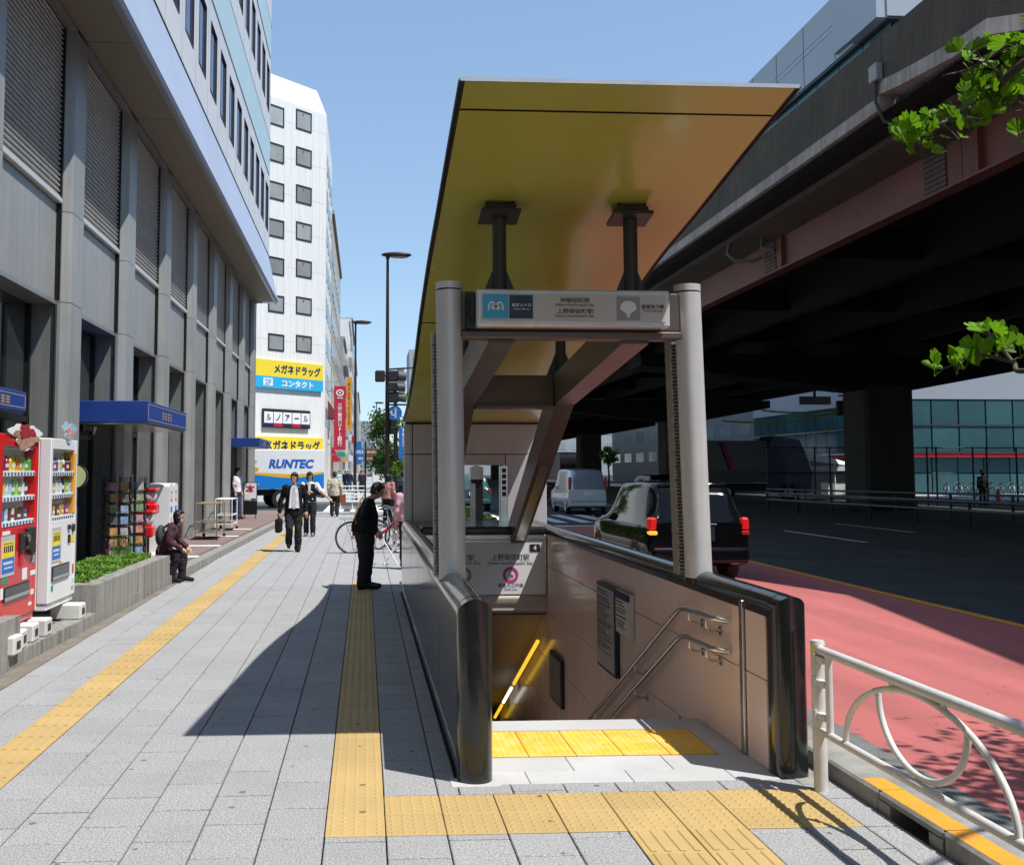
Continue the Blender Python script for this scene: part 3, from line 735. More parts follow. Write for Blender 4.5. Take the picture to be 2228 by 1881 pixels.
# end sign inside the stairwell
ES = thing('exit_sign', 'white line information panel above the stairs with pink ring mark and exit number', 'sign', (1.57, 13.33, .13))
m = MB(); m.bb(.745, 2.395, 13.335, 13.358, .135, .862, 0, .004); m.build('frame', STEEL, ES)
m = MB(); m.bb(.77, 2.37, 13.329, 13.336, .155, .835); m.build('face', PRINTW, ES)
YE = 13.325
def E_(px, py): p = at(px, py, YE); return fr(p, (1, 0, 0))
letter('ueno', PRINTK, E_(1110.6, 1211.5), .50, .085, parent=ES); letter('uenoE', PRINTK, E_(1111, 1224), .60, .042, parent=ES)
p = at(1032, 1212.5, YE); letter('naka', PRINTK, fr((p.x - .21, YE, p.z), (1, 0, 0)), .42, .085, parent=ES); p2 = at(1046, 1223.5, YE); letter('nakaE', PRINTK, fr((p2.x - .3, YE, p2.z), (1, 0, 0)), .6, .042, parent=ES)
c = at(1111, 1250, YE)
stroke([(.085 * math.cos(2 * math.pi * i / 32), .085 * math.sin(2 * math.pi * i / 32)) for i in range(32)], .04, fr(c, (1, 0, 0)), closed=True).build('ring_mark', PRINTC, ES)
stroke([(.085 * math.cos(2 * math.pi * i / 32), .085 * math.sin(2 * math.pi * i / 32)) for i in range(32)], .04, fr(c - Vector((.62, 0, 0)), (1, 0, 0)), closed=True).build('ring_mark', PRINTG, ES)
letter('E', PRINTK, fr(c + Vector((0, 0, .032)), (1, 0, 0)), .028, parent=ES); letter('09', PRINTK, fr(c + Vector((0, 0, -.022)), (1, 0, 0)), .072, parent=ES)
letter('oedo', PRINTK, E_(1111, 1272.5), .335, parent=ES); letter('oedoE', PRINTK, E_(1111, 1281), .17, .03, parent=ES)
p = at(1163.8, 1191, YE); flat(p.x - .067, p.x + .067, p.z - .048, p.z + .048, PRINTK, ES, YE - .001); letter('4', PRINTW, fr(p + Vector((0, -.004, 0)), (1, 0, 0)), .042, parent=ES)
# framed boards on the right inner wall
def wall_board(name, label, y0, y1, z0, z1, frm, face, rows, dark=False):
    t = thing(name, label, 'notice board', (2.38, (y0 + y1) / 2, z0))
    m = MB(); m.bb(2.355, 2.401, y0, y1, z0, z1, 0, .006); m.build('frame', frm, t)
    m = MB(); e = .03; m.bb(2.350, 2.356, y0 + e, y1 - e, z0 + e, z1 - e); m.build('sheet', face, t)
    m = MB(); z = z1 - e - .03
    for k in range(rows):
        if z < z0 + e + .02: break
        w = random.uniform(.5, .95) * (y1 - y0 - 2 * e - .04); m.bb(2.3485, 2.3505, y1 - e - .02 - w, y1 - e - .02, z - random.uniform(.006, .014), z); z -= random.uniform(.025, .045)
    m.build('print_lines', PRINTK if not dark else PRINTG, t)
    return t
wall_board('map_board', 'tall dark-framed station map board on the pink stair wall', 9.52, 10.27, -.175, .66, mat('frame_navy', (.012, .02, .035), .35, na=.1), mat('sheet_grey', (.38, .39, .38), .4, ns=6, na=.12), 20)
wall_board('notice_sheet', 'unframed pale notice with dark heading beside the tall map board', 8.97, 9.49, .275, .667, mat('sheet_pale', (.55, .54, .51), .5, na=.05), mat('sheet_pale2', (.58, .57, .54), .5, na=.05), 9)
m = MB(); m.bb(2.346, 2.356, 8.975, 9.485, .60, .66); 
m.build('heading', NAVY, bpy.data.objects['notice_sheet'])
wall_board('lower_board', 'small dark-framed board lower down the stair wall', 12.2, 12.96, -1.08, -.5, mat('frame_navy2', (.012, .02, .035), .35, na=.1), mat('sheet_dim', (.22, .22, .2), .4, na=.12), 8, True)
# handrails
def handrail(label, dz):
    t = thing('stair_handrail', label, 'handrail', (2.3, 7.3, .79 + dz - .79), 0, 'handrails on the stair wall')
    P = [(2.385, 6.60, .79 + dz), (2.33, 6.62, .80 + dz), (2.30, 6.68, .80 + dz), (2.30, 7.22, .79 + dz), (2.30, 7.32, .775 + dz), (2.30, 7.42, .735 + dz), (2.30, 17.5, .735 + dz - .5 * 10.08)]
    m = MB(); m.tube(P, .019, 12); m.build('rail', STEEL, t)
    for y in (6.78, 7.14, 8.6, 10.1, 11.6, 13.1):
        z = .79 + dz if y < 7.3 else .735 + dz - .5 * (y - 7.42)
        m = MB(); m.tube([(2.30, y, z - .015), (2.30, y, z - .06), (2.33, y, z - .085), (2.40, y, z - .09)], .008, 8); m.cyl((2.392, y, z - .09), (2.402, y, z - .09), .032, n=14); m.build('bracket', STEEL, t)
handrail('upper of the two steel handrails on the pink stair wall', 0); handrail('lower of the two steel handrails on the pink stair wall', -.2)
# guard rail at the kerb
GR = thing('guard_rail', 'cream painted tubular guard rail with hoop pattern beside the kerb', 'guard rail', (2.55, 5.63, 0))
GX = 2.545
m = MB(); m.cyl((GX, 5.63, -.02), (GX, 5.63, .80), .038, n=20); o = m.build('post', RAILP, GR)
m = MB(); m.cyl((GX, 5.63, .80), (GX, 5.63, .825), .041, .036, n=20); m.build('cap', RAILP, o)
m = MB(); m.cyl((GX, 5.63, .765), (GX, 5.63, .792), .0385, n=20); m.build('yellow_band', YELS, o)
m = MB(); m.cyl((GX, 5.6, .775), (GX, 1.5, .785), .027, n=16); m.build('top_rail', RAILP, GR)
m = MB(); m.cyl((GX, 5.6, .33), (GX, 1.5, .34), .022, n=14); m.build('bottom_rail', RAILP, GR)
m = MB(); m.cyl((GX, 5.50, .335), (GX, 5.50, .77), .02, n=14); m.build('upright', RAILP, GR)
for z in (.73, .60, .42):
    m = MB(); m.bb(GX - .03, GX + .012, 5.51, 5.62, z - .018, z + .018, 0, .004); m.bb(GX - .04, GX - .028, 5.59, 5.62, z - .03, z + .03); m.build('bracket', RAILP, GR)
for kk, cy in enumerate((4.61, 2.95)):
    a_ = [(GX, cy + .71 * math.cos(math.pi * i / 28), .345 + .40 * math.sin(math.pi * i / 28)) for i in range(29)]
    m = MB(); m.tube(a_, .0155, 10); m.build('arch', RAILP, GR)
    u_ = [(GX + .012, cy + .375 * math.cos(math.pi * i / 24), .67 - .30 * math.sin(math.pi * i / 24)) for i in range(25)]
    m = MB(); m.tube(u_, .0155, 10); m.build('hoop', RAILP, GR)
    for yy in (cy + .22, cy - .22):
        m = MB(); m.bb(GX - .006, GX + .006, yy - .018, yy + .018, .71, .77); m.build('tab', RAILP, GR)
m = MB(); m.cyl((GX, 1.5, -.02), (GX, 1.5, .82), .038, n=16); m.build('post', RAILP, GR)
# steel pillar box seen through the rear opening
PB = thing('pillar_box', 'narrow black and steel pillar with sloped cap behind the rear opening', 'pillar', (1.98, 17.2, 0))
m = MB(); m.bb(1.80, 2.0, 17.1, 17.3, 0, 1.72, 0, .01); m.build('shaft', BLACKM, PB)
m = MB(); m.prism([(1.78, 1.62), (2.0, 1.62), (2.0, 1.82), (1.89, 1.86), (1.78, 1.82)], 'Y', 17.05, 17.3); m.build('cap', STEEL, PB)
m = MB(); m.bb(1.79, 1.87, 17.09, 17.1, .2, 1.55); m.build('plate', STEEL, PB)
# ================================================================== LEFT: OFFICE BUILDING
FX, RX_, DX = -4.25, -4.43, -4.78        # column face, louvre plane, recessed glazing
BAY, Y0C = 3.427, 11.89
OB = thing('office_building', 'grey office block with metal piers, louvres and a white upper facade', 'building', (-6, 25, 0))
def bp(b, name, m, parent=None, **k): return b.build(name, m, parent or OB, **k)
def cedge(k): return Y0C + BAY * k       # far edge of pier k
PW = .63
# dark core behind everything
b = MB(); b.bb(-14, DX - .06, -2, 39.6, 0, 8.25); bp(b, 'core_wall', BLDR)
b = MB(); b.bb(-13.5, -3.86, -2, 39.6, 10.15, 27); bp(b, 'upper_core', UPW)
b = MB(); b.bb(-14, -4.3, -2, 39.5, 8.36, 10.15); bp(b, 'floor_core', UPW)
# end return wall
b = MB(); b.bb(-14, FX - .02, 39.6, 39.68, 0, 8.25); bp(b, 'end_wall', BLDG)
nslat = 0
slat_me = {}
far_sl = MB()
for k in range(-3, 9):
    y1 = cedge(k); y0 = y1 - PW
    # pier with chamfered edges, three courses
    plan = [(FX, y0 + .10), (FX, y1 - .10 if k < 8 else y1), (FX - .12, y1), (-5.0, y1), (-5.0, y0 - .02), (FX - .33, y0 - .02), (FX - .12, y0)]
    plan = [(FX, y0 + .06), (FX, y1), (-5.0, y1), (-5.0, y0), (FX - .13, y0)]
    for (z0, z1) in ((.0, 4.18), (4.19, 5.50), (5.51, 8.26)):
        m = MB(); m.prism(plan, 'Z', z0, z1); bp(m, 'pier', BLDG)
    if k == 8: break
    a, c = y1, cedge(k + 1) - PW - .015      # bay opening from y1 to next pier
    # guide rails either side of louvre
    for (p_, q_, r_) in ((c - .05, c - .02, .05), (c - .10, c - .07, .03), (a + .02, a + .05, .05)):
        m = MB(); m.bb(RX_ - .02, RX_ + r_, p_, q_, 4.2, 8.24); bp(m, 'guide_rail', BLACKM)
    # louvre
    m = MB(); m.bb(RX_ - .12, RX_ - .05, a, c, 5.6, 8.25); lp = bp(m, 'louvre_panel', BLDR)
    z = 5.72; key = round(c - a, 3)
    L_ = c - a - .12
    if key not in slat_me:
        s_ = MB(); s_.prism([(-.05, -.0385), (.012, -.0385), (.034, -.026), (.036, -.012), (.0, .0385), (-.05, .0385)], 'Y', -L_ / 2, L_ / 2); slat_me[key] = s_.mesh('slat', SLATM)
    while z < 8.2:
        if 0 <= k <= 6 and nslat < 290:
            o = link('slat', slat_me[key], lp, (RX_, (a + c) / 2 - .02, z), world=True); nslat += 1
        else:
            far_sl.prism([(RX_ - .05, z - .0385), (RX_ + .012, z - .0385), (RX_ + .034, z - .026), (RX_ + .036, z - .012), (RX_, z + .0385), (RX_ - .05, z + .0385)], 'Y', a + .04, c - .08)
        z += .0775
    m = MB(); m.bb(RX_ - .05, RX_ + .07, a + .03, c - .06, 5.60, 5.68, 0, .01); m.build('louvre_sill', ALU, lp)
    # lintel panel below louvre, split in three sheets
    n3 = 3
    for q in range(n3):
        ya, yb = lerp(a + .02, c - .11, q / n3), lerp(a + .02, c - .11, (q + 1) / n3)
        m = MB(); m.bb(RX_ - .05, RX_ + .0, ya + .002, yb - .002, 4.20, 5.58, 0, .004); bp(m, 'lintel_panel', BLDG)
    m = MB(); m.bb(DX, RX_ + .01, a, c - .02, 4.14, 4.2); bp(m, 'lintel_soffit', BLDR)
    # reveal facing up the street, recessed glazing with frames
    m = MB(); m.bb(-5.0, RX_ + .0, c - .06, c - .002, 0, 4.14, 0, .004); bp(m, 'reveal_panel', BLDR)
    m = MB(); m.bb(RX_ + .0, RX_ + .015, c - .10, c - .02, 0, 4.14); bp(m, 'reveal_trim', BLACKM)
    m = MB(); m.bb(DX - .03, DX - .01, a, c - .07, .15, 4.14); w_ = bp(m, 'glazing', GLASSK)
    m = MB()
    for t in (0, .5, 1.0):
        yy = lerp(a + .03, c - .1, t); m.bb(DX - .02, DX + .03, yy - .03, yy + .03, .15, 4.14)
    m.bb(DX - .02, DX + .03, a, c - .07, 2.45, 2.53); m.build('mullion', BLACKM, w_)
far_sl.build('slat', SLATM, OB, kind='stuff')
# soffit panels and slanted fascia
for k in range(-4, 8):
    ya, yb = cedge(k), min(cedge(k + 1), 39.6)
    m = MB(); m.bb(FX - .1, -3.46, ya + .008, yb - .008, 8.30, 8.36); bp(m, 'soffit_panel', SOFF)
    m = MB(); m.prism([(-3.43, 8.28), (-3.40, 8.34), (-3.80, 10.14), (-3.9, 10.14), (-3.52, 8.28)], 'Y', ya + .003, yb - .003); bp(m, 'fascia_panel', FASB)
m = MB(); m.bb(-3.53, -3.455, -2, 39.6, 8.24, 8.30); bp(m, 'drip_edge', BLDR)
m = MB(); m.bb(FX - .15, FX + .0, -2, 39.6, 8.22, 8.298); bp(m, 'cornice', BLDR)
m = MB(); m.prism([(-3.44, 8.29), (-3.81, 10.13), (-4.3, 10.13), (-4.3, 8.29)], 'Y', 39.602, 39.62); bp(m, 'fascia_end', FASB)
# upper facade
UX = -3.80
def wins(j): return 39.04 - 1.7135 * j
for (zb, zt, lo, hi) in ((11.0, 12.75, 10.15, 13.3), (15.7, 17.45, 14.75, 18.0), (20.4, 22.1, 19.4, 22.7)):
    ylo, yhi = 2.0, 39.6
    m = MB(); m.bb(UX - .06, UX, ylo, yhi, lo, zb); bp(m, 'spandrel', UPW)
    m = MB(); m.bb(UX - .06, UX, ylo, yhi, zt, hi); bp(m, 'spandrel', UPW)
    m = MB(); m.bb(UX - .06, UX - .0, wins(0), yhi, zb, zt); bp(m, 'facade_panel', UPW)
    for j in range(0, 20):
        yf = wins(j); yn = yf - 1.02; yp = wins(j + 1)
        if yp < 3: break
        m = MB(); m.bb(UX - .06, UX, yp, yn, zb, zt); bp(m, 'facade_panel', UPW)
        if zb > 20: pass
        fm = MB()
        for (p, q, r, s) in ((yn, yn + .035, zb, zt), (yf - .035, yf, zb, zt), (yn + .035, yf - .035, zb, zb + .035), (yn + .035, yf - .035, zt - .035, zt)): fm.bb(UX - .05, UX + .012, p, q, r, s)
        w_ = bp(fm, 'window', FRAMEK)
        g = MB(); g.bb(UX - .05, UX - .035, yn + .03, yf - .03, zb + .03, zt - .03); g.build('pane', GLASSB, w_)
for (z0, z1) in ((13.3, 14.72), (18.02, 19.38), (22.72, 24)):
    for k in range(0, 8):
        ya, yb = cedge(k), min(cedge(k + 1), 39.6)
        m = MB(); m.bb(UX - .06, UX + .025, ya + .004, yb - .004, z0, z1); bp(m, 'aqua_panel', AQUA)
m = MB(); m.bb(UX - .05, UX + .03, 2, 39.6, 14.72, 14.75); m.bb(UX - .05, UX + .03, 2, 39.6, 19.385, 19.40); m.bb(UX - .05, UX + .02, 2, 39.6, 10.14, 10.165); bp(m, 'shadow_joint', BANDD)
m = MB()
for j in range(0, 20):
    y = wins(j) - 1.02 - .345
    m.bb(UX - .01, UX + .004, y - .006, y + .006, 10.17, 13.3); m.bb(UX - .01, UX + .004, y - .006, y + .006, 14.76, 18.0)
bp(m, 'panel_joint', PRINTG)
# raised platform with brick paving
def edge(y): return -3.33 + .019 * y
b = MB(); b.prism([(-5.0, -3), (edge(-3) - .02, -3), (edge(43) - .02, 43), (-5.0, 43)], 'Z', -.1, .112)
plat = b.build('platform', JOINT, kind='structure', label='raised brick paved strip in front of the grey building')
nb = 0; bm_ = MB(); bm_.bb(-.0975, .0975, -.0475, .0475, -.02, 0, 0, .003); BR = bm_.mesh('brick', BRICKP); fb = MB()
for j in range(0, 330):
    y = 9.0 + j * .1
    for i in range(9):
        x = edge(y) - .32 - i * .2 - (.1 if j % 2 else 0)
        if x < -4.95: continue
        if y < 12 or (17 < y < 24 and nb < 290):
            if nb < 298: link('brick', BR, plat, (x, y, .124 + random.uniform(-.001, .001)), world=False); nb += 1; continue
        fb.bb(x - .0975, x + .0975, y - .0475, y + .0475, .105, .124)
fb.build('brick', BRICKP, plat, kind='stuff')
y = 3.0; 
kb2 = MB(); kb2.prism([(edge(2) - .22, 2), (edge(2) - .01, 2), (edge(43) - .01, 43), (edge(43) - .22, 43)], 'Z', -.1, .02)
k2 = kb2.build('platform_kerb', CONC, kind='structure', label='granite kerb along the raised strip')
while y < 43:
    yb = y + .9
    m = MB(); m.prism([(edge(y) - .22, y + .003), (edge(y), y + .003), (edge(yb), yb - .003), (edge(yb) - .22, yb - .003)], 'Z', -.05, .128); m.build('kerb_block', GRANL, k2); y = yb
b = MB(); b.prism([(edge(3) + .002, 3), (-2.95, 3), (-2.95, 24), (edge(24) + .002, 24)], 'Z', -.03, -.003)
b.build('gutter_strip', mat('gutter_brick', (.20, .17, .14), .9, ns=3, na=.25, fine=.3, fines=60, dirt=(.09, .085, .05), dirta=.7, dirts=2), kind='structure', label='dark mossy gutter strip beside the granite planters')
m = MB()
for yy in (19.6, 22.4, 25.6, 28.6): m.bb(-4.1, -3.15, yy, yy + .28, .1255, .1275)
m.build('white_tile_inlay', WHITEM, plat)
# planters
def planter(label, y0, y1, back):
    t = thing('planter', label, 'planter', (-3.5, (y0 + y1) / 2, 0), 0, 'granite planters')
    def X(y): return edge(y) - .004
    n = max(1, round((y1 - y0) / 2.0))
    for i in range(n):
        a, c = lerp(y0, y1, i / n), lerp(y0, y1, (i + 1) / n)
        m = MB(); m.prism([(X(a) - .22, a + .002), (X(a), a + .002), (X(c), c - .002), (X(c) - .22, c - .002)], 'Z', 0, .45); m.build('front_stone', GRANL, t)
    m = MB(); m.bb(back, X(y0) - .222, y0, y0 + .24, .05, .452, 0, .006); m.build('end_stone', GRANL, t)
    m = MB(); m.bb(back, X(y1) - .222, y1 - .24, y1, .05, .445, 0, .006); m.build('end_stone', GRANL, t)
    m = MB(); m.bb(back, back + .15, y0 + .242, y1 - .242, .05, .45, 0, .006); m.build('back_stone', GRANL, t)
    m = MB(); m.bb(back + .15, X(y0) - .22, y0 + .24, y1 - .24, .1, .40); m.build('soil', SOIL, t)
    return t
planter('granite planter filled with clipped green ground cover beside the white vending machine', 12.05, 16.1, -4.15)
planter('granite planter at the lower left corner in front of the red vending machine', 4.0, 9.6, -4.15)
def ground_cover(y0, y1, x0, x1, n, label):
    m = MB()
    for i in range(n):
        x, y = random.uniform(x0, x1), random.uniform(y0, y1)
        z = .43 + .09 * mnoise.noise((x * 3, y * 3, 0)) + random.uniform(-.04, .05)
        s = random.uniform(.016, .032); a = random.uniform(0, 6.28); tl = random.uniform(-.6, .9)
        M_ = Matrix.Translation((x, y, z)) @ Euler((tl, random.uniform(-.6, .6), a)).to_matrix().to_4x4()
        m.add([(-s * .5, 0, 0), (0, -s, .1 * s), (s * .5, 0, 0), (0, s * 1.3, .25 * s)], [(0, 1, 2, 3)], 0, False, M_)
    m.build('ground_cover', GRASSM, label=label, cat='plants', kind='stuff')
ground_cover(12.25, 15.9, -4.05, edge(14) - .2, 16000, 'dense low green leaves filling the granite planter')
# weeds at the planter corner
m = MB()
for i in range(60):
    x, y = -3.75 + random.uniform(-.15, .15), 16.0 + random.uniform(-.1, .1); h = random.uniform(.1, .38)
    m.tube([(x, y, .42), (x + random.uniform(-.05, .05), y, .42 + h * .6), (x + random.uniform(-.1, .1), y, .42 + h)], .004, 4)
m.build('weeds', GRASSM, label='thin weeds at the corner of the planter', cat='plants', kind='stuff')

# ================================================================== VENDING MACHINES
def vending(label, y0, y1, bodym, xf, doorm, red):
    t = thing('vending_machine', label, 'vending machine', (xf - .35, (y0 + y1) / 2, .31), 0, 'drink machines in front of the building')
    Z0, Z1 = .32, 2.12; xb = xf - .66
    def P(m, n, mm, parent=None): return m.build(n, mm, parent or t)
    m = MB(); m.bb(xb, xf - .12, y0, y1, Z0, Z1, 0, .012); P(m, 'cabinet', bodym)
    # door frame around a display window
    wy0, wy1, wz0, wz1 = y0 + (.10 if red else .07), y1 - .09, 1.24, 2.00
    d = MB(); e = xf - .118
    d.bb(e, xf, y0, wy0, Z0 + .06, Z1 - .005, 0, .008); d.bb(e, xf, wy1, y1, Z0 + .06, Z1 - .005, 0, .008); d.bb(e, xf, wy0 + .001, wy1 - .001, wz1, Z1 - .006, 0, .006); d.bb(e, xf, wy0 + .001, wy1 - .001, Z0 + .06, wz0, 0, .006)
    door = P(d, 'door', doorm)
    m = MB(); m.bb(e - .04, e + .002, wy0, wy1, wz0, wz1); P(m, 'display_back', WHITEM, door)
    m = MB(); m.bb(xf - .012, xf - .008, wy0, wy1, wz0, wz1); P(m, 'display_glass', CLEAR, door)
    m = MB(); m.bb(e - .0, xf - .02, wy0 + .01, wy1 - .01, wz1 - .02, wz1 - .005); P(m, 'display_lamp', LAMPW if False else WHITEM, door)
    rows = [1.30, 1.535, 1.77] if red else [1.285, 1.525, 1.765]
    for ri, zr in enumerate(rows):
        s = MB(); s.bb(e, xf - .005, wy0 + .003, wy1 - .003, zr - .05, zr, 0, .004); sh = P(s, 'shelf', WHITEG, door)
        n = 10; bt = MB(); pr = MB()
        for q in range(n):
            yy = lerp(wy0 + .05, wy1 - .05, q / (n - 1))
            bt.cyl((xf - .006, yy, zr - .032), (xf + .004, yy, zr - .032), .011, n=8); pr.bb(xf - .006, xf - .003, yy - .03, yy + .03, zr - .018, zr - .003)
        tag(P(bt, 'button', NAVY, sh), kind='stuff'); tag(P(pr, 'price_strip', PROD[9], sh), kind='stuff')
        for q in range(n):
            yy = lerp(wy0 + .05, wy1 - .05, q / (n - 1)); hh = (.115 if ri == 0 else .15 if ri == 2 else .17) * random.uniform(.85, 1.05)
            if q >= n - 2 and ri < 2 and random.random() < .5: continue
            if ri == 1: ci = [2, 2, 9, 9, 3, 8, 3, 4, 7, 4][q]
            elif ri == 2: ci = [0, 1, 0, 2, 2, 5, 5, 8, 3, 3][q]
            else: ci = [7, 6, 9, 7, 4, 7, 1, 7, 6, 0][q]
            if not red: ci = random.choice([7, 6, 0, 4, 1, 9, 5, 8])
            m = MB(); x = xf - .06; r = .026
            if hh < .13: m.cyl((x, yy, zr), (x, yy, zr + hh), r, n=12)
            else:
                m.cyl((x, yy, zr), (x, yy, zr + hh * .68), r, n=12); m.cyl((x, yy, zr + hh * .68), (x, yy, zr + hh * .88), r, .011, n=12); m.cyl((x, yy, zr + hh * .88), (x, yy, zr + hh), .012, n=10)
            can = P(m, 'drink', PROD[ci], sh)
            if q % 2 == 0:
                m = MB(); m.cyl((x, yy, zr + hh * .25), (x, yy, zr + hh * .5), r + .0015, n=12); P(m, 'label_band', PROD[4] if ci != 4 else PROD[0], sh)
    pt = xf + .002
    def plate(ya, yb, za, zb, mm, name='sticker', th=.004): m = MB(); m.bb(xf - .002, xf + th, ya, yb, za, zb); return P(m, name, mm, door)
    W = y1 - y0; YY = lambda f: y0 + W * f
    # poster window, coin unit, hatch
    pw = plate(YY(.08), YY(.40) if red else YY(.42), .80, 1.17, ALU, 'poster_frame', .006)
    m = MB(); m.bb(xf + .006, xf + .008, YY(.10), YY(.385), .97, 1.12); P(m, 'yellow_poster', YELS, pw)
    m = MB(); m.bb(xf + .006, xf + .008, YY(.10), YY(.385), .83, .965); P(m, 'navy_poster', BLUES, pw)
    m = MB()
    for q in range(5): m.bb(xf + .008, xf + .009, YY(.13 + .048 * q), YY(.13 + .048 * q + .03), 1.02, 1.08)
    for q in range(6): m.bb(xf + .008, xf + .009, YY(.125 + .04 * q), YY(.125 + .04 * q + .025), 1.095, 1.105)
    P(m, 'print_marks', PRINTK, pw)
    m = MB()
    for q in range(5): m.bb(xf + .008, xf + .009, YY(.13 + .045 * q), YY(.13 + .045 * q + .03), .91, .935); m.bb(xf + .008, xf + .009, YY(.15 + .04 * q), YY(.15 + .04 * q + .026), .87, .885)
    P(m, 'print_marks', PRINTW, pw)
    if red:
        m = MB(); m.bb(xf, xf + .03, YY(.50), YY(.62), 1.0, 1.18, 0, .008); m.cyl((xf, YY(.72), 1.10), (xf + .045, YY(.72), 1.10), .10, n=24); m.cyl((xf, YY(.80), 1.02), (xf + .04, YY(.80), 1.02), .075, n=20); m.bb(xf, xf + .035, YY(.66), YY(.88), 1.07, 1.22, 0, .01); cu = P(m, 'coin_unit', BLACKP, door)
        m = MB(); m.cyl((xf + .045, YY(.66), 1.12), (xf + .05, YY(.66), 1.12), .04, n=20); m.bb(xf + .036, xf + .041, YY(.62), YY(.70), 1.02, 1.05); P(m, 'coin_plate', STEEL, cu)
        m = MB(); m.bb(xf, xf + .012, YY(.53), YY(.60), .86, .99); P(m, 'return_slot', REDS, door)
    else:
        m = MB(); m.bb(xf, xf + .02, YY(.66), YY(.74), 1.12, 1.17); m.cyl((xf, YY(.86), 1.13), (xf + .02, YY(.86), 1.13), .045, n=16); m.bb(xf, xf + .012, YY(.68), YY(.76), .97, 1.06); P(m, 'coin_unit', BLACKP, door)
        plate(YY(.80), YY(.94), .97, 1.05, YELS); plate(YY(.38), YY(.47), .74, .79, ORNS)
    hz0, hz1 = (.56, .70) if red else (.60, .76)
    hy0, hy1 = (YY(.15), YY(.80)) if red else (YY(.10), YY(.74))
    m = MB(); m.bb(xf - .002, xf + .012, hy0, hy1, hz0, hz1, 0, .005); h = P(m, 'dispensing_hatch', BLACKP, door)
    m = MB(); m.bb(xf + .012, xf + .016, hy0 + .02, hy1 - .02, hz0 + .05, hz1 - .012); P(m, 'flap', GLASSK, h)
    m = MB(); m.bb(xf + .012, xf + .022, hy0 + .015, hy1 - .015, hz0 + .01, hz0 + .045, 0, .004); P(m, 'grip', PRINTG, h)
    if red:
        plate(YY(.10), YY(.26), .735, .785, GREENS); plate(YY(.62), YY(.74), .72, .83, PRINTW); plate(YY(.84), YY(.97), .74, .785, PRINTW); plate(YY(.85), YY(.95), .86, .96, PRINTG); plate(YY(.09), YY(.17), .60, .70, PRINTW); plate(YY(.86), YY(.93), .55, .60, PRINTW); plate(YY(.05), YY(.16), .345 + .05, .44, ALU); plate(YY(.10), YY(.28), 1.18, 1.215, PRINTW); plate(YY(.80), YY(.88), .45, .48, PRINTW)
    else:
        plate(YY(.10), YY(.17), .50, .56, GREENS); plate(YY(.88), YY(.93), .62, .72, REDS); plate(YY(.86), YY(.92), .44, .48, PRINTG); plate(YY(.88), YY(.95), .52, .56, PROD[9])
    m = MB(); m.bb(xf - .10, xf - .01, y0 + .25, y1 - .12, .385, .43); P(m, 'vent_slot', BLACKP)
    m = MB(); m.bb(xb + .02, xf - .02, y0 + .01, y1 - .01, .31, .375, 0, .006); P(m, 'kick_plate', doorm)
    if not red:
        m = MB(); m.bb(xf - .09, xf + .006, wy1 - .03, wy1 + .02, wz0 + .05, wz1 - .02, 0, .01); P(m, 'orange_trim', ORNS, door)
    return t
vending('red drinks vending machine with cut-out card on top, leftmost of the two', 9.38, 10.48, REDV, -3.30, REDV, True)
vending('white drinks vending machine standing next to the granite planter', 10.88, 11.86, WHITEG, -3.30, WHITEG, False)
# plain cut-out toppers
def topper(label, y0, y1, z0, cols, x):
    t = thing('display_card', label, 'card', (x, (y0 + y1) / 2, z0), 0, 'advertising cards on the machines')
    random.seed(int(y0 * 100)); n = 44; cy = (y0 + y1) / 2
    for i, (mm, s, dz) in enumerate(cols):
        P_ = []
        for k in range(n):
            a = 2 * math.pi * k / n; r = s * (.86 + .22 * math.sin(3 * a + i) + .12 * math.sin(7 * a + 2 * i) + random.uniform(-.05, .05))
            P_.append((cy + (y1 - y0) / 2 * r * math.cos(a), z0 + dz + .13 * s * r * math.sin(a) / s))
        m = MB(); m.prism(P_, 'X', x + i * .006, x + i * .006 + .005); m.build('card_layer', mm, t)
topper('ragged white, red and brown cut-out card on the red vending machine', 9.55, 10.50, 2.09, [(PRINTW, .98, .02), (mat('card_tan', (.42, .24, .15), .5, ns=14, na=.5), .80, -.01), (mat('card_red', (.33, .02, .03), .5, ns=16, na=.4), .52, .06)], -3.29)
topper('small light blue and red cut-out card on the white vending machine', 11.2, 11.78, 2.19, [(mat('card_blue', (.3, .52, .62), .5, ns=16, na=.4), .92, .02), (mat('card_mix', (.6, .3, .3), .5, ns=25, na=.6), .55, .0)], -3.295)
random.seed(11)
# concrete feet blocks
bk = MB(); bk.bb(-.17, .17, -.11, .11, 0, .17, 0, .015); BLK = bk.mesh('block', mat('block_white_concrete', (.62, .62, .58), .85, ns=5, na=.1, fine=.15, dirt=(.35, .35, .32), dirta=.5))
sl = MB(); sl.bb(.168, .173, -.05, .05, .05, .12); SLT = sl.mesh('slot', BLACKP)
for i, (x, y, r, lb) in enumerate(((-3.32, 9.72, .1, 'white concrete block nearest the granite planter corner, under the red machine'), (-3.34, 10.12, .05, 'middle white concrete block under the red machine'), (-3.32, 10.46, .02, 'white concrete block at the far foot of the red machine'), (-3.3, 11.62, .0, 'white concrete block under the white vending machine'), (-3.27, 9.66 - .25, 0, 'white concrete block half hidden by the near planter'))):
    t = link('concrete_block', BLK, None, (x, y, .128), (0, 0, r), lb, 'block', 'concrete blocks under the machines'); link('slot', SLT, t, world=False)
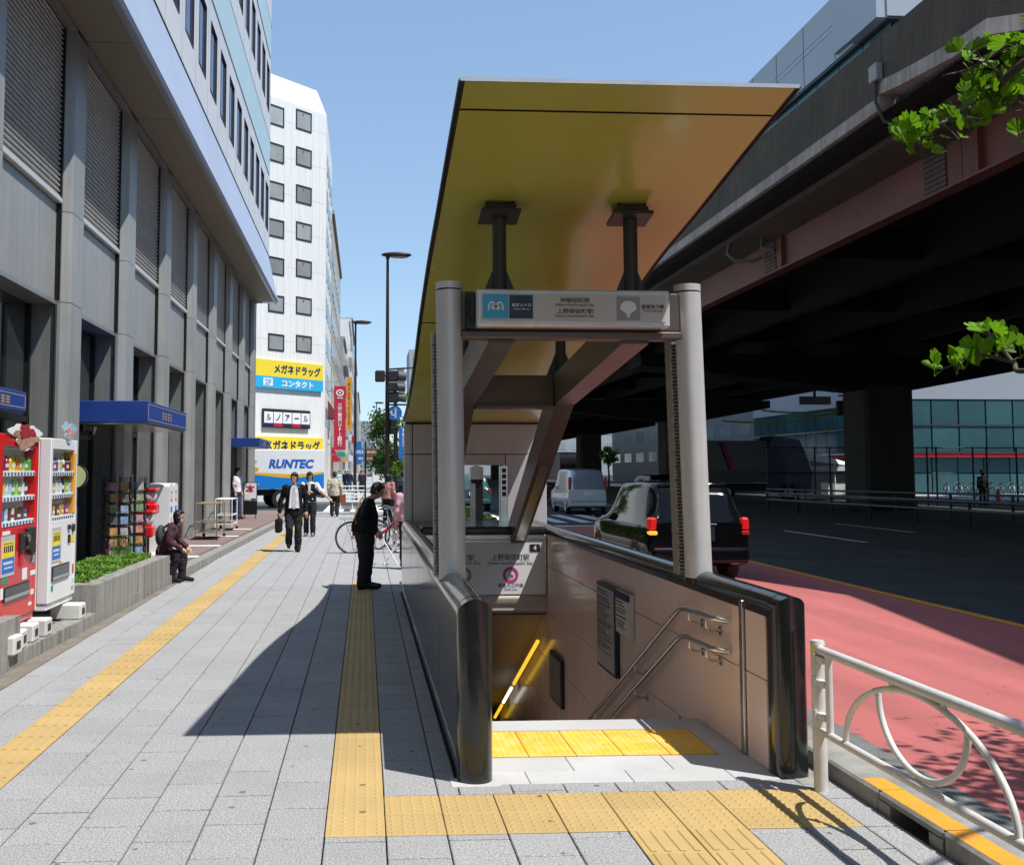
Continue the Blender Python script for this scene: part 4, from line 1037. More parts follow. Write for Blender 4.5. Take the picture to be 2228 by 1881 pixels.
# ================================================================== AWNINGS, KIOSK ITEMS
GOLD = mat('gold_line', (.45, .33, .12), .5, na=.1)
def awning(label, y0, y1, x0, x1, z0, z1):
    t = thing('awning', label, 'awning', ((x0 + x1) / 2, (y0 + y1) / 2, z0), 0, 'blue shop awnings')
    m = MB(); m.bb(x0, x1, y0, y1, z0 + .02, z1, 0, .01); m.build('box', BLUEA, t)
    m = MB(); m.bb(x0 + .03, x1 - .03, y0 + .03, y1 - .03, z0 - .01, z0 + .019); m.build('underside', STEEL, t)
    m = MB(); h = z1 - z0
    for zz in (z0 + .07, z1 - .05): m.bb(x1 - .002, x1 + .003, y0 + .05, y1 - .05, zz - .005, zz + .005)
    for yy in (y0 + .05, y1 - .05): m.bb(x1 - .002, x1 + .003, yy - .008, yy + .008, z0 + .07, z1 - .05)
    m.build('gold_trim', GOLD, t)
    m = MB(); w = min(.9, (y1 - y0) * .4); c = lerp(y0, y1, .45)
    for q in range(4):
        yy = c + (q - 1.5) * w / 4
        for r_ in range(3): m.bb(x1 - .002, x1 + .0035, yy - .06, yy + .06, lerp(z0, z1, .35 + .13 * r_), lerp(z0, z1, .35 + .13 * r_) + .02)
        m.bb(x1 - .002, x1 + .0035, yy - .01, yy + .01, lerp(z0, z1, .32), lerp(z0, z1, .7))
    m.build('gold_characters', GOLD, t)
    for yy in (y0 + .2, y1 - .2):
        m = MB(); m.bb(x0 + .05, x0 + .12, yy - .03, yy + .03, z0 - .12, z0); m.build('bracket', BLACKM, t)
    return t
awning('blue awning box with gold line over the first doorway by the postcard racks', 16.05, 19.5, -4.55, -3.40, 2.50, 2.86)
awning('small blue awning over the far doorway near the corner', 34.0, 37.4, -4.6, -3.5, 2.54, 2.84)
awning('short blue sign box on the wall behind the red vending machine', 11.9, 13.65, -4.9, -4.48, 2.52, 2.80)
# postcard rack
CARDS = [mat('postcard_%d' % i, c, .35, ns=18, na=.5, dirt=d, dirta=.95, dirts=17) for i, (c, d) in enumerate([((.30, .26, .22), (.08, .2, .35)), ((.35, .1, .08), (.4, .36, .3)), ((.12, .2, .1), (.38, .34, .2)), ((.10, .2, .34), (.4, .4, .4)), ((.38, .2, .06), (.1, .05, .05)), ((.3, .16, .2), (.45, .4, .42)), ((.06, .06, .07), (.3, .2, .12))])]
def rack(label, x, y, cols):
    t = thing('postcard_rack', label, 'rack', (x, y, .124), 0, 'revolving racks at the doorway')
    m = MB(); m.cyl((x, y, .124), (x, y, 1.7), .018, n=10)
    for a in range(4): m.cyl((x, y, .30), (x + .32 * math.cos(a * math.pi / 2 + .5), y + .32 * math.sin(a * math.pi / 2 + .5), .135), .012, n=8)
    m.build('stand', STEEL, t)
    for a in range(4):
        an = a * math.pi / 2 + .45; dx, dy = math.cos(an), math.sin(an)
        for zz in range(7):
            for s in (-1, 1):
                px, py = x + dx * .2 - dy * s * .085, y + dy * .2 + dx * s * .085
                M_ = Matrix.Translation((px, py, .42 + zz * .18)) @ Matrix.Rotation(an, 4, 'Z') @ Matrix.Rotation(R(-12), 4, 'Y')
                m = MB(); m.bb(-.006, .006, -.06, .06, -.07, .07, 0, 0, M_); m.build('card', random.choice(CARDS), t)
        m = MB()
        for zz in range(7): 
            c0 = Vector((x + dx * .215, y + dy * .215, .36 + zz * .18)); tn = Vector((-dy, dx, 0)); m.cyl(c0 - tn * .17, c0 + tn * .17, .006, n=6)
        for s in (-1, 0, 1): m.cyl((x + dx * .2 - dy * s * .17, y + dy * .2 + dx * s * .17, .33), (x + dx * .2 - dy * s * .17, y + dy * .2 + dx * s * .17, 1.66), .006, n=6)
        m.build('wire_frame', BLACKM, t)
    return t
rack('tall revolving postcard rack full of coloured cards under the awning', -4.08, 17.0, 4)
rack('second postcard rack standing behind the first one', -4.0, 17.75, 4)
# red gumball capsule machines
GLOBE = mat('capsule_globe', (.55, .5, .52), .15, ns=22, na=.2, dirt=(.4, .05, .08), dirta=.9, dirts=24)
for i, (x, y, z, lb) in enumerate(((-3.86, 18.2, .78, 'lower red capsule machine with clear globe beside the seated woman'), (-3.9, 18.65, 1.16, 'upper red capsule machine behind the postcard racks'))):
    t = thing('capsule_machine', lb, 'vending machine', (x, y, .124), 0, 'red capsule machines')
    m = MB(); m.cyl((x, y, .124), (x, y, z - .17), .02, n=8); m.cyl((x, y, .124), (x, y, .15), .14, n=16); m.build('pedestal', BLACKM, t)
    m = MB(); m.bb(x - .16, x + .16, y - .16, y + .16, z - .18, z + .02, 0, .03); m.build('body', REDV, t)
    m = MB(); m.ell((x, y, z + .13), (.15, .15, .14)); m.build('globe', GLOBE, t)
    m = MB(); m.bb(x - .165, x + .165, y - .165, y + .165, z + .24, z + .29, 0, .02); m.build('lid', REDV, t)
    m = MB(); m.cyl((x, y - .16, z - .07), (x, y - .185, z - .07), .05, n=14); m.build('knob', CHROME, t)
# white lockers with red marks, trolleys, sign board
def cab(label, x, y, h, w=.42):
    t = thing('white_cabinet', label, 'cabinet', (x, y, .124), 0, 'white cabinets by the piers')
    m = MB(); P_ = [(y - w / 2, .2), (y + w / 2, .2), (y + w / 2, h - .06)] + [(y + w / 2 * math.cos(math.pi * i / 8), h - .06 + .06 * math.sin(math.pi * i / 8)) for i in range(1, 8)] + [(y - w / 2, h - .06)]
    m.prism(P_, 'X', x - .4, x); m.build('body', WHITEG, t)
    m = MB(); m.bb(x - .42, x + .06, y - w / 2 - .03, y + w / 2 + .03, .124, .20, 0, .02); m.build('base', WHITEM, t)
    letter('koji', REDS, fr((x + .003, y, h - .25), (0, 1, 0)), .14, .20, t)
    m = MB(); m.bb(x, x + .003, y - .09, y + .09, h - .56, h - .45); m.build('blue_label', BLUES, t)
    m = MB()
    for q in range(4): m.bb(x, x + .003, y - .03, y + .03, h - .75 - q * .13, h - .66 - q * .13)
    m.build('red_marks', REDS, t)
cab('white round-topped cabinet with red mark, nearer of the pair behind the seated woman', -3.75, 20.0, 1.52); cab('white round-topped cabinet with red mark, farther of the pair behind the seated woman', -3.75, 20.45, 1.52)
def cart(label, x, y, w, d, h, mm):
    t = thing('wire_cart', label, 'cart', (x, y, .124), 0, 'metal carts beside the piers')
    m = MB()
    for i in (-1, 1):
        for j in (-1, 1): m.cyl((x + i * d / 2, y + j * w / 2, .2), (x + i * d / 2, y + j * w / 2, h), .014, n=8)
    for zz in (.3, h * .55, h): 
        for i in (-1, 1): m.cyl((x + i * d / 2, y - w / 2, zz), (x + i * d / 2, y + w / 2, zz), .012, n=6); m.cyl((x - d / 2, y + i * w / 2, zz), (x + d / 2, y + i * w / 2, zz), .012, n=6)
    m.build('frame', mm, t)
    for zz in (.3, h * .55):
        m = MB(); m.bb(x - d / 2, x + d / 2, y - w / 2, y + w / 2, zz - .008, zz + .004); m.build('shelf', STEEL, t)
    m = MB()
    for q in range(8): yy = y - w / 2 + w * (q + .5) / 8; m.cyl((x - d / 2, yy, h), (x + d / 2, yy, h), .006, n=5)
    m.build('top_wires', mm, t)
    for i in (-1, 1):
        for j in (-1, 1): m = MB(); m.cyl((x + i * d / 2, y + j * w / 2 - .012, .165), (x + i * d / 2, y + j * w / 2 + .012, .165), .042, n=12); m.build('caster', RUBBER, t)
cart('brass coloured wire cart standing by the dark pier', -3.75, 25.0, 1.3, .5, .98, mat('brass_dull', (.42, .33, .18), .4, .7, na=.1)); cart('white wire cart behind the brass coloured cart', -3.85, 28.6, 1.1, .45, .98, WHITEM)
HB = thing('book_sign', 'standing board with the red character for book by the far doorway', 'sign board', (-3.93, 35.2, .124))
m = MB(); m.bb(-4.17, -3.69, 35.2, 35.24, .25, 1.36, 0, .01); m.build('panel', BLACKM, HB)
m = MB(); m.bb(-4.14, -3.72, 35.192, 35.2, .72, 1.33); m.build('poster', PRINTW, HB)
letter('hon', REDS, fr((-3.93, 35.187, 1.13), (1, 0, 0)), .32, .30, HB)
m = MB(); m.bb(-4.12, -3.92, 35.18, 35.19, .76, .98); m.build('paper', WHITEM, HB); m = MB(); m.bb(-3.9, -3.73, 35.186, 35.19, .74, .80); m.build('blue_strip', NAVY, HB)
for i in (-4.12, -3.74): m = MB(); m.cyl((i, 35.22, .13), (i, 35.22, .3), .012, n=6); m.cyl((i, 35.05, .14), (i, 35.4, .14), .012, n=6); m.build('stand', BLACKM, HB)
RL = thing('round_lamp_sign', 'round greenish lit sign on the wall behind the white vending machine', 'sign', (-4.2, 15.2, .124))
m = MB(); m.cyl((-4.26, 15.17, 1.68), (-4.26, 15.25, 1.68), .185, n=32); m.build('rim', BLACKM, RL); m = MB(); m.cyl((-4.26, 15.15, 1.68), (-4.26, 15.17, 1.68), .165, n=32); m.build('face', mat('pale_green_face', (.5, .52, .25), .4, na=.05), RL)
m = MB(); m.cyl((-4.26, 15.2, .124), (-4.26, 15.2, 1.5), .03, n=8); m.build('pole', BLACKM, RL)
# ================================================================== EXPRESSWAY
EX = thing('expressway', 'elevated expressway with stained concrete parapet and brown steel girders', 'viaduct', (14, 40, 0))
def ep(b, name, m, parent=None, **k): return b.build(name, m, parent or EX, **k)
XEK = [(-30, 10.0), (0, 10.4), (6.4, 10.8), (11, 11.6), (14.3, 12.1), (15.3, 10.0), (400, 10.0)]
def xe(y):
    for (a, p), (c, q) in zip(XEK, XEK[1:]):
        if a <= y <= c: return lerp(p, q, (y - a) / (c - a))
    return 10.0
ZWK = [(-30, .0), (15.2, .0), (16.2, .02), (17.2, .12), (18.0, .2), (18.68, .30), (18.72, 0), (400, 0)]
def zw(y):
    for (a, p), (c, q) in zip(ZWK, ZWK[1:]):
        if a <= y <= c: return lerp(p, q, (y - a) / (c - a))
    return 0.0
YS_ = [-30, -20, -12, -6, 0, 6.4, 11, 14.3, 15.3, 16.2, 17.2, 18.0, 18.68, 18.72]; YS_ += [18.72 + 9 * k for k in range(1, 30)]
ZT, ZB = 13.05, 10.95
def run(prof, name, m, ys, wav=False):
    """sweep a cross section (dx from the deck edge, z) along the viaduct, one piece per segment"""
    for i in range(len(ys) - 1):
        a, c = ys[i], ys[i + 1]; g = .012 if c - a > 1 else .0005
        b = MB(); P0 = [(xe(a) + p[0], a + g, p[1] + (zw(a) if wav else 0)) for p in prof]; P1 = [(xe(c) + p[0], c - g, p[1] + (zw(c) if wav else 0)) for p in prof]; n = len(prof)
        b.add(P0 + P1, [(k, (k + 1) % n, n + (k + 1) % n, n + k) for k in range(n)]); b.add(P0, [tuple(range(n))[::-1]]); b.add(P1, [tuple(range(n))]); ep(b, name, m)
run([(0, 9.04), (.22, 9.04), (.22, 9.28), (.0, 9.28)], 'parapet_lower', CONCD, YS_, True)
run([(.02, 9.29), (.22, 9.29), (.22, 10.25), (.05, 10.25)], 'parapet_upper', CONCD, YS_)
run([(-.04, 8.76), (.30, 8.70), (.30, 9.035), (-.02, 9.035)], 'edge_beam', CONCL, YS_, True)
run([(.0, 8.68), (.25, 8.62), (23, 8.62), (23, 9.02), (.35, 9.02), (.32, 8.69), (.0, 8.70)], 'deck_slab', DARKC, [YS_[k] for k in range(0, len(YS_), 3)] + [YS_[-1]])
YL = [YS_[k] for k in range(0, len(YS_), 3)] + [YS_[-1]]
for gi, dx in enumerate((1.6, 5.5, 9.5, 13.5, 17.5, 21.5)):
    mm = GIRD if gi == 0 else mat('girder_inner_shaded_%d' % gi, (.009, .008, .008), .8, na=.2)  # inner girders painted near black to carry the shade under the deck
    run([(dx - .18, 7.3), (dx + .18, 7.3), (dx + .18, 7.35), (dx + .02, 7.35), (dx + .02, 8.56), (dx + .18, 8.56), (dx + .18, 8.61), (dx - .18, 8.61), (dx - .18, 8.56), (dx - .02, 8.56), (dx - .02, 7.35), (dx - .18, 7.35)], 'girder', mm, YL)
b = MB()
run([(.7, 8.45), (1.6 - .03, 8.25), (1.6 - .03, 8.6), (.7, 8.6)], 'haunch', CONCD, YL)
# stiffener splice plates with bolts on the outer girder
for y in (19.6, 28, 37, 55, 73):
    x = xe(y) + 1.6 - .022
    m = MB(); m.bb(x - .02, x - .002, y - .4, y + .4, 7.38, 8.54); o = ep(m, 'splice_plate', mat('splice_%d' % y, (.09, .05, .04), .6, na=.2))
    m = MB()
    for i in range(8):
        for j in range(10): m.bb(x - .035, x - .02, y - .38 + i * .1, y - .35 + i * .1, 7.43 + j * .11, 7.46 + j * .11)
    tag(m.build('bolt', BLACKM, o), kind='stuff')
for y in range(18, 200, 9):
    m = MB(); m.bb(11.7, 32.4, y - .1, y + .1, 7.6, 8.5); ep(m, 'cross_brace', DARKC)
    m = MB(); m.bb(xe(y) + 1.6 - .14, xe(y) + 1.6 - .022, y - .015, y + .015, 7.36, 8.55); ep(m, 'stiffener', GIRD)
PCOL = mat('pier_concrete', (.06, .056, .047), .9, ns=.4, na=.25, streak=.4)
for y in (48, 80, 112, 150, 190):
    m = MB(); m.bb(23.8, 26.2, y - 1.2, y + 1.2, -.13, 5.9, 0, .15); ep(m, 'pier', PCOL)
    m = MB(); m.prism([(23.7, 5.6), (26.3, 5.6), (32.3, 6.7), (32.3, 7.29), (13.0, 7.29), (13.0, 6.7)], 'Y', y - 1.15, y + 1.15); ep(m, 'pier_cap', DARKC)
# conduit and junction box on the parapet
m = MB(); m.bb(9.84, 9.99, 18.55, 18.85, 9.32, 9.66, 0, .02); ep(m, 'junction_box', mat('box_grey', (.3, .33, .33), .5, .3, na=.1))
m = MB(); m.tube([(9.9, 18.7, 9.34), (9.9, 18.7, 8.9), (10.0, 18.6, 8.5), (10.4, 18.4, 8.3), (11.5, 18.2, 8.35)], .032, 8); ep(m, 'conduit', mat('conduit_dark', (.04, .045, .045), .5, na=.1))
m = MB(); m.tube([(10.8, 29, 8.6), (10.7, 29, 8.15), (10.85, 28.8, 7.9), (11.3, 28.5, 7.85), (11.5, 28.4, 7.95)], .06, 8); m.tube([(11.3, 27.8, 8.4), (11.2, 27.7, 8.05), (11.5, 27.5, 7.95)], .06, 8); ep(m, 'drain_pipe', mat('pipe_grey', (.10, .11, .11), .5, na=.1))
# sign gantry hung below the deck, yellow cables
GT = thing('hanging_sign_back', 'dark back of a road sign hung under the expressway', 'sign', (31, 60, 6))
a = at(1740, 862, 60); c = at(1808, 880, 60); m = MB(); m.bb(a.x, c.x, 60, 60.15, c.z, a.z); m.build('panel', PRINTG, GT); m = MB(); m.bb((a.x + c.x) / 2 - .06, (a.x + c.x) / 2 + .06, 60.05, 60.15, a.z, 7.6); m.build('hanger', BLACKM, GT)
for lb, (p0, p1, sag) in (('upper yellow sheathed cable strung under the expressway', ((1656, 892), (1845, 886), 8)), ('lower yellow sheathed cable strung under the expressway', ((1570, 915), (1840, 893), 12))):
    P_ = []
    for i in range(13):
        t = i / 12; P_.append(at(lerp(p0[0], p1[0], t), lerp(p0[1], p1[1], t) + sag * 4 * t * (1 - t), 56))
    m = MB(); m.tube(P_, .05, 6); m.build('cable', YELS, label=lb, cat='cable', group='yellow cables under the expressway')
# traffic signal under the expressway
TS = thing('traffic_signal', 'dark traffic signal seen from behind against the teal building', 'traffic light', at(1858, 1075, 55))
for i, dxp in enumerate((1832, 1865)):
    a = at(dxp, 875, 55); m = MB(); m.bb(a.x - .25, a.x + .25, 55, 55.3, a.z - .75, a.z + .1, 0, .05); m.build('head', BLACKM, TS)
a = at(1858, 840, 55); m = MB(); m.cyl((a.x, 55.2, -.12), (a.x, 55.2, a.z), .09, n=8); m.build('pole', BLACKM, TS)
m = MB(); q = at(1835, 860, 55); m.cyl((q.x - .2, 55.2, q.z), (q.x + 1.3, 55.2, q.z), .05, n=6); m.build('arm', BLACKM, TS)

# ================================================================== GLASS AND PANEL BUILDING ON THE RIGHT
GB = thing('glass_building', 'large teal glass building with grey panelled top behind the expressway', 'building', (50, 85, 0))
def gp(b, name, m, parent=None, **k): return b.build(name, m, parent or GB, **k)
GX0, GY0, GY1 = 40.0, 73.0, 102.0
m = MB(); m.bb(GX0 + .35, 75, GY0 + .35, GY1 - .1, 0, 36); gp(m, 'core', BANDD)
m = MB(); m.bb(GX0 - .5, 75, GY0 - .5, GY1, 36.2, 38.9); gp(m, 'top_panel', GREYP)
m = MB(); m.bb(GX0 - .5, 75, GY0 - .5, GY1, 38.95, 39.4); gp(m, 'top_panel', GREYP)
m = MB(); m.bb(GX0 - .5, 75, GY0 - .5, GY1, 39.45, 41.8); gp(m, 'top_panel', GREYP)
m = MB(); m.bb(GX0 - .42, 74, GY0 - .42, GY1 - .2, 36, 41.7); gp(m, 'top_core', BANDD)
m = MB(); m.bb(GX0 - .9, GX0 + 4, 77.5, 80.5, 36.5, 42.6); gp(m, 'stair_tower', GREYP); m = MB(); m.bb(GX0 - 1.3, GX0 + 4, 72.6, 77.4, 36.1, 43.2); gp(m, 'stair_tower', GREYP)
for q in range(0, 5):
    m = MB(); m.bb(GX0 - .53, GX0 - .49, GY0 + q * 6 + 2, GY0 + q * 6 + 2.05, 36.3, 41.7); gp(m, 'panel_joint', BANDD)
rows = [(3.15, 5.05), (5.15, 7.0)] + [(9.6 + 2.2 * k, 11.7 + 2.2 * k) for k in range(12)]
for (z0, z1) in rows:
    near = z0 < 8
    y = GY0 + .05
    while y < GY1 - .3:
        m = MB(); w = 2.1 if near else 4.2; m.bb(GX0 + .0, GX0 + .06, y, min(y + w - .12, GY1), z0, z1); gp(m, 'pane', GLASST); y += w
    if near:
        x = GX0 + .1
        while x < 56:
            m = MB(); m.bb(x, x + 1.98, GY0 + .0, GY0 + .06, z0, z1); gp(m, 'pane', GLASST); x += 2.1
m = MB(); m.bb(GX0 - .05, 75, GY0 - .05, GY1, 7.05, 9.5); gp(m, 'spandrel', GREYP)
m = MB(); m.bb(GX0 - .06, GX0 + .3, GY0 - .06, GY1, 5.05, 5.15); m.bb(GX0 + .3, 74, GY0 - .06, GY0 + .3, 5.05, 5.15); gp(m, 'transom', STEEL)
m = MB(); m.bb(GX0 - .25, GX0 + .3, GY0 - .25, GY1, 3.0, 3.14); m.bb(GX0 + .3, 74, GY0 - .25, GY0 + .3, 3.0, 3.14); gp(m, 'ledge', STEEL)
m = MB(); m.bb(GX0 - .2, GX0 + .3, GY0 - .2, GY1, 2.72, 3.0); m.bb(GX0 + .3, 74, GY0 - .2, GY0 + .3, 2.72, 3.0); gp(m, 'red_band', REDS)
x = GX0 + .2
while x < 55:
    m = MB(); m.bb(x, x + 1.9, GY0 + .15, GY0 + .2, .1, 2.7); gp(m, 'shop_pane', GLASST); x += 2.0
m = MB(); m.bb(36, 80, 58, 140, -.13, .02)
m.build('far_right_pavement', mat('pav_r', (.32, .33, .34), .85, ns=1, na=.1), kind='structure', label='sunlit pavement in front of the teal building')
# further blocks seen under the deck
def block(name, label, x0, x1, y0, y1, z1, m, rows=5, cols=4, face='-Y', win=GLASSW, mm=1.0, z00=2.0):
    t = thing(name, label, 'building', ((x0 + x1) / 2, (y0 + y1) / 2, 0))
    b = MB(); b.bb(x0, x1, y0, y1, 0, z1); b.build('wall', m, t)
    for r_ in range(rows):
        for c_ in range(cols):
            z = lerp(z00, z1, (r_ + .3) / rows); h = (z1 - z00) / rows * .45
            w = MB()
            if '-Y' in face:
                a = lerp(x0, x1, (c_ + .2) / cols); d = (x1 - x0) / cols * .6; w.bb(a, a + d, y0 - .06, y0, z, z + h); w.build('window', win, t)
            w = MB()
            if '+X' in face:
                a = lerp(y0, y1, (c_ + .2) / cols); d = (y1 - y0) / cols * .6; w.bb(x1, x1 + .06, a, a + d, z, z + h); w.build('window', win, t)
            w = MB()
            if '-X' in face:
                a = lerp(y0, y1, (c_ + .2) / cols); d = (y1 - y0) / cols * .6; w.bb(x0 - .06, x0, a, a + d, z, z + h); w.build('window', win, t)
    return t
block('distant_building', 'pale building seen under the expressway beside the red bank banner', 44, 60, 112, 130, 22, mat('bluegrey_block', (.16, .18, .20), .6, ns=.2, na=.1), 7, 3, '-X-Y')
block('distant_building', 'cream building farther along, seen under the expressway left of the bank banner', 42, 60, 135, 170, 24, mat('tan_block', (.26, .24, .2), .8, ns=.2, na=.1), 7, 5, '-X')
block('distant_building', 'grey block closing the far end of the road under the expressway', 14, 150, 320, 340, 40, GREYB, 8, 24, '-Y')
block('distant_building', 'white low building at the end of the road beside the far tree', 8, 19, 210, 225, 9, WTILE, 3, 4, '-Y')
BB2 = thing('bank_banner', 'red vertical bank sign hanging under the expressway on the right', 'sign', (40, 108, 0))
a = at(1640, 878, 108); c = at(1664, 962, 108); m = MB(); m.bb(a.x, c.x, 108, 108.25, c.z, a.z + 1.2); m.build('board', REDS, BB2)
letter('bank', PRINTW, fr(((a.x + c.x) / 2, 107.98, (c.z + a.z + 1.2) / 2), (1, 0, 0)), .62, (a.z + 1.0 - c.z), BB2)
m = MB(); m.bb(c.x, 44, 108.1, 108.2, a.z, a.z + .1); m.bb(c.x, 44, 108.1, 108.2, c.z + .3, c.z + .4); m.build('bracket', STEEL, BB2)
# median rails
def long_rail(label, pts, zs, group):
    t = thing('median_rail', label, 'guard rail', pts[0], 0, group)
    for z in zs:
        m = MB(); m.tube([(p[0], p[1], z) for p in pts], .05, 6); m.build('rail', mat('rail_grey_%d' % int(z * 100), (.16, .165, .16), .5, .3, na=.1), t)
    for i in range(len(pts) - 1):
        n = max(1, int((Vector(pts[i + 1]) - Vector(pts[i])).length / 2.2))
        for k in range(n): q = Vector(pts[i]).lerp(Vector(pts[i + 1]), k / n); m = MB(); m.cyl((q.x, q.y, -.12), (q.x, q.y, zs[0]), .05, n=6); m.build('post', BLACKM, t)
long_rail('grey tubular median rail nearest the road under the expressway', [(18.6, 46, 0), (19.4, 38, 0), (20.4, 30, 0), (21.5, 22, 0)], (.72, .42), 'median rails under the expressway')
long_rail('second grey median rail behind the first, in front of the pier', [(20.2, 50, 0), (22.6, 42, 0), (25.0, 34, 0), (27.5, 27, 0)], (.82, .5), 'median rails under the expressway')
FN = thing('mesh_fence', 'tall thin dark fence posts between the pier and the teal building', 'fence', (30, 50, 0))
for px in (1672, 1715, 1740, 1775, 1808, 1868, 2020, 2040, 2120, 2150, 2215):
    q = at(px, 1085, 52); m = MB(); m.cyl((q.x, 52, -.12), (q.x, 52, 3.0), .05, n=6); m.build('post', BLACKM, FN)
for z in (2.95, 1.6): m = MB(); m.cyl((at(1660, 1000, 52).x, 52, z), (at(2260, 1000, 52).x, 52, z), .03, n=5); m.build('rail', BLACKM, FN)

# blocks across the road, out of view, added to block side sky light
for i, (y0, y1, h, mm, lb) in enumerate(((-70, -34, 34, GREYB, 'unseen grey office block across the road, out past the expressway'), (-33, 4, 40, BEIGEB, 'unseen beige office block across the road beside the expressway'), (5, 34, 32, WTILE, 'unseen white office block across the road opposite the entrance'), (35, 56, 36, GREYP, 'unseen blue-grey office block across the road next to the teal building'))):
    block('unseen_office_block', lb, 46, 70, y0, y1, h, mm, 8, 7, '-X', z00=3)
for i, (x0, x1, h, mm, lb) in enumerate(((-40, -5, 30, BEIGEB, 'unseen beige office block down the street on the building side'), )):
    block('unseen_office_block', lb, x0, x1, -60, -8, h, mm, 8, 8, '+X', z00=3)
# ================================================================== FAR STREET
CB = thing('corner_building', 'tall white tiled corner building with shop signs and a chamfered top', 'building', (-6, 82, 0))
A_ = Vector((-3.3, 83.0, 0)); B_ = Vector((-10.2, 76.1, 0)); dv = (A_ - B_).normalized(); nv = Vector((dv.y, -dv.x, 0))   # facade runs from B_ to A_, faces nv
HT = 33.3
m = MB(); top2 = [(A_.x, A_.y), (B_.x, B_.y), (-30, 76.1), (-30, 97), (-3.3, 97)]
m.prism(top2, 'Z', 0, HT - 2.0)
q0, q1, q2, q3, q4 = [Vector((p[0], p[1], 0)) for p in top2]
TP = [q0 + dv * -.75 + nv * -.4, q1 + nv * -.4, q2 + Vector((0, .6, 0)), q3, q4 + Vector((-.8, 0, 0))]
m.add([(p[0], p[1], HT - 2.0) for p in top2] + [(p.x, p.y, HT) for p in TP], [(i, (i + 1) % 5, 5 + (i + 1) % 5, 5 + i) for i in range(5)] + [(5, 6, 7, 8, 9)])
m.build('wall', WTILE, CB)
def cb_frame(px, py):
    """point on the diagonal facade seen at a pixel"""
    d = _f + _r * ((px - PP_X) / F_PX) - _u * ((py - PP_Y) / F_PX); o_ = Vector((0, 0, CAM_H))
    t = (A_ - o_).dot(nv) / d.dot(nv); return o_ + d * t
def cb_rect(px0, px1, py0, py1, off=.0):
    """axis rectangle on the facade: along-distance range and height range from its pixel edges at the middle"""
    a = cb_frame(px0, (py0 + py1) / 2); c = cb_frame(px1, (py0 + py1) / 2); xm = (px0 + px1) / 2
    return (a - A_).dot(dv), (c - A_).dot(dv), cb_frame(xm, py1).z, cb_frame(xm, py0).z
def cb_box(b, s0, s1, z0, z1, d0, d1):
    M_ = Matrix((dv, nv, Vector((0, 0, 1)))).transposed().to_4x4(); M_.translation = A_
    b.bb(s0, s1, d0, d1, z0, z1, 0, 0, M_); return b
for (px0, px1) in ((643.6, 677.7), (583.0, 617.8)):
    for (py0, py1) in ((242, 285), (323, 363), (405, 444), (485, 524), (566, 604), (647, 684.6), (730, 766.5)):
        sh = -12 if px0 < 600 else 0
        sh = sh * (1 - (py0 - 242) / 700)
        s0, s1, z0, z1 = cb_rect(px0, px1, py0 + sh, py1 + sh)
        b = MB(); e = .11
        for q in ((s0, s0 + e, z0, z1), (s1 - e, s1, z0, z1), (s0 + e, s1 - e, z0, z0 + e), (s0 + e, s1 - e, z1 - e, z1)): cb_box(b, q[0], q[1], q[2], q[3], -.05, .05)
        w_ = b.build('window', FRAMEK, CB); cb_box(MB(), s0 + e, s1 - e, z0 + e, z1 - e, -.02, .015).build('pane', GLASSW, w_)
        if px0 > 600:
            cm = (s0 + s1) / 2 - .05; t_ = MB(); M_ = Matrix((dv, nv, Vector((0, 0, 1)))).transposed().to_4x4(); M_.translation = A_
            t_.add([M_ @ Vector((cm - .13, .02, z1 - e - .12)), M_ @ Vector((cm + .13, .02, z1 - e - .12)), M_ @ Vector((cm, .02, z1 - e - .38))], [(0, 2, 1)]); t_.build('red_marker', REDS, w_)
# tile joints as shallow grooves rendered by thin strips
b = MB()
for k in range(1, 13):
    s = -k * .75; cb_box(b, s - .012, s + .012, 8.3, HT - 2.1, -.01, .006)
for k in range(1, 8): z = 9 + k * 2.95; cb_box(b, -9.6, -.05, z - .02, z + .02, -.01, .005)
tag(b.build('tile_joint', mat('tile_joint', (.6, .6, .59), .7, na=.05), CB), kind='stuff')
def cb_sign(name, label, px0, px1, py0, py1, mm, texts, extra=None):
    t = thing(name, label, 'sign', (-6, 80, 4), 0)
    s0, s1, z0, z1 = cb_rect(px0, px1, py0, py1); cb_box(MB(), s0, s1, z0, z1, .05, .22).build('board', mm, t)
    def P_(u, v, d=.235): q = A_ + dv * lerp(s0, s1, u) + nv * d; return Vector((q.x, q.y, lerp(z0, z1, v)))
    for (key, u, v, wf, hf, tm) in texts: letter(key, tm, fr(P_(u, v), dv), wf * (s1 - s0), hf * (z1 - z0), t)
    return t, s0, s1, z0, z1, P_
t, *_ = cb_sign('shop_sign', 'yellow optician sign board with dark purple lettering on the white building', 548, 699, 787, 822, YELS, [('megane', .62, .5, .68, .58, NAVY)])
t, s0, s1, z0, z1, P_ = cb_sign('shop_sign', 'light blue contact lens sign board below the yellow one', 548, 699, 822, 847, CYAN, [('contact', .62, .5, .46, .62, PRINTW)])
cb_box(MB(), lerp(s0, s1, .13), lerp(s0, s1, .26), lerp(z0, z1, .18), lerp(z0, z1, .84), .21, .24).build('white_tab', PRINTW, t); letter('2F', CYAN, fr(P_(.195, .5, .25), dv), .09 * (s1 - s0), .5 * (z1 - z0), t)
t, s0, s1, z0, z1, P_ = cb_sign('cafe_sign', 'dark cafe window sign with brush-style katakana on white squares', 569, 671, 891, 931, PRINTK, [])
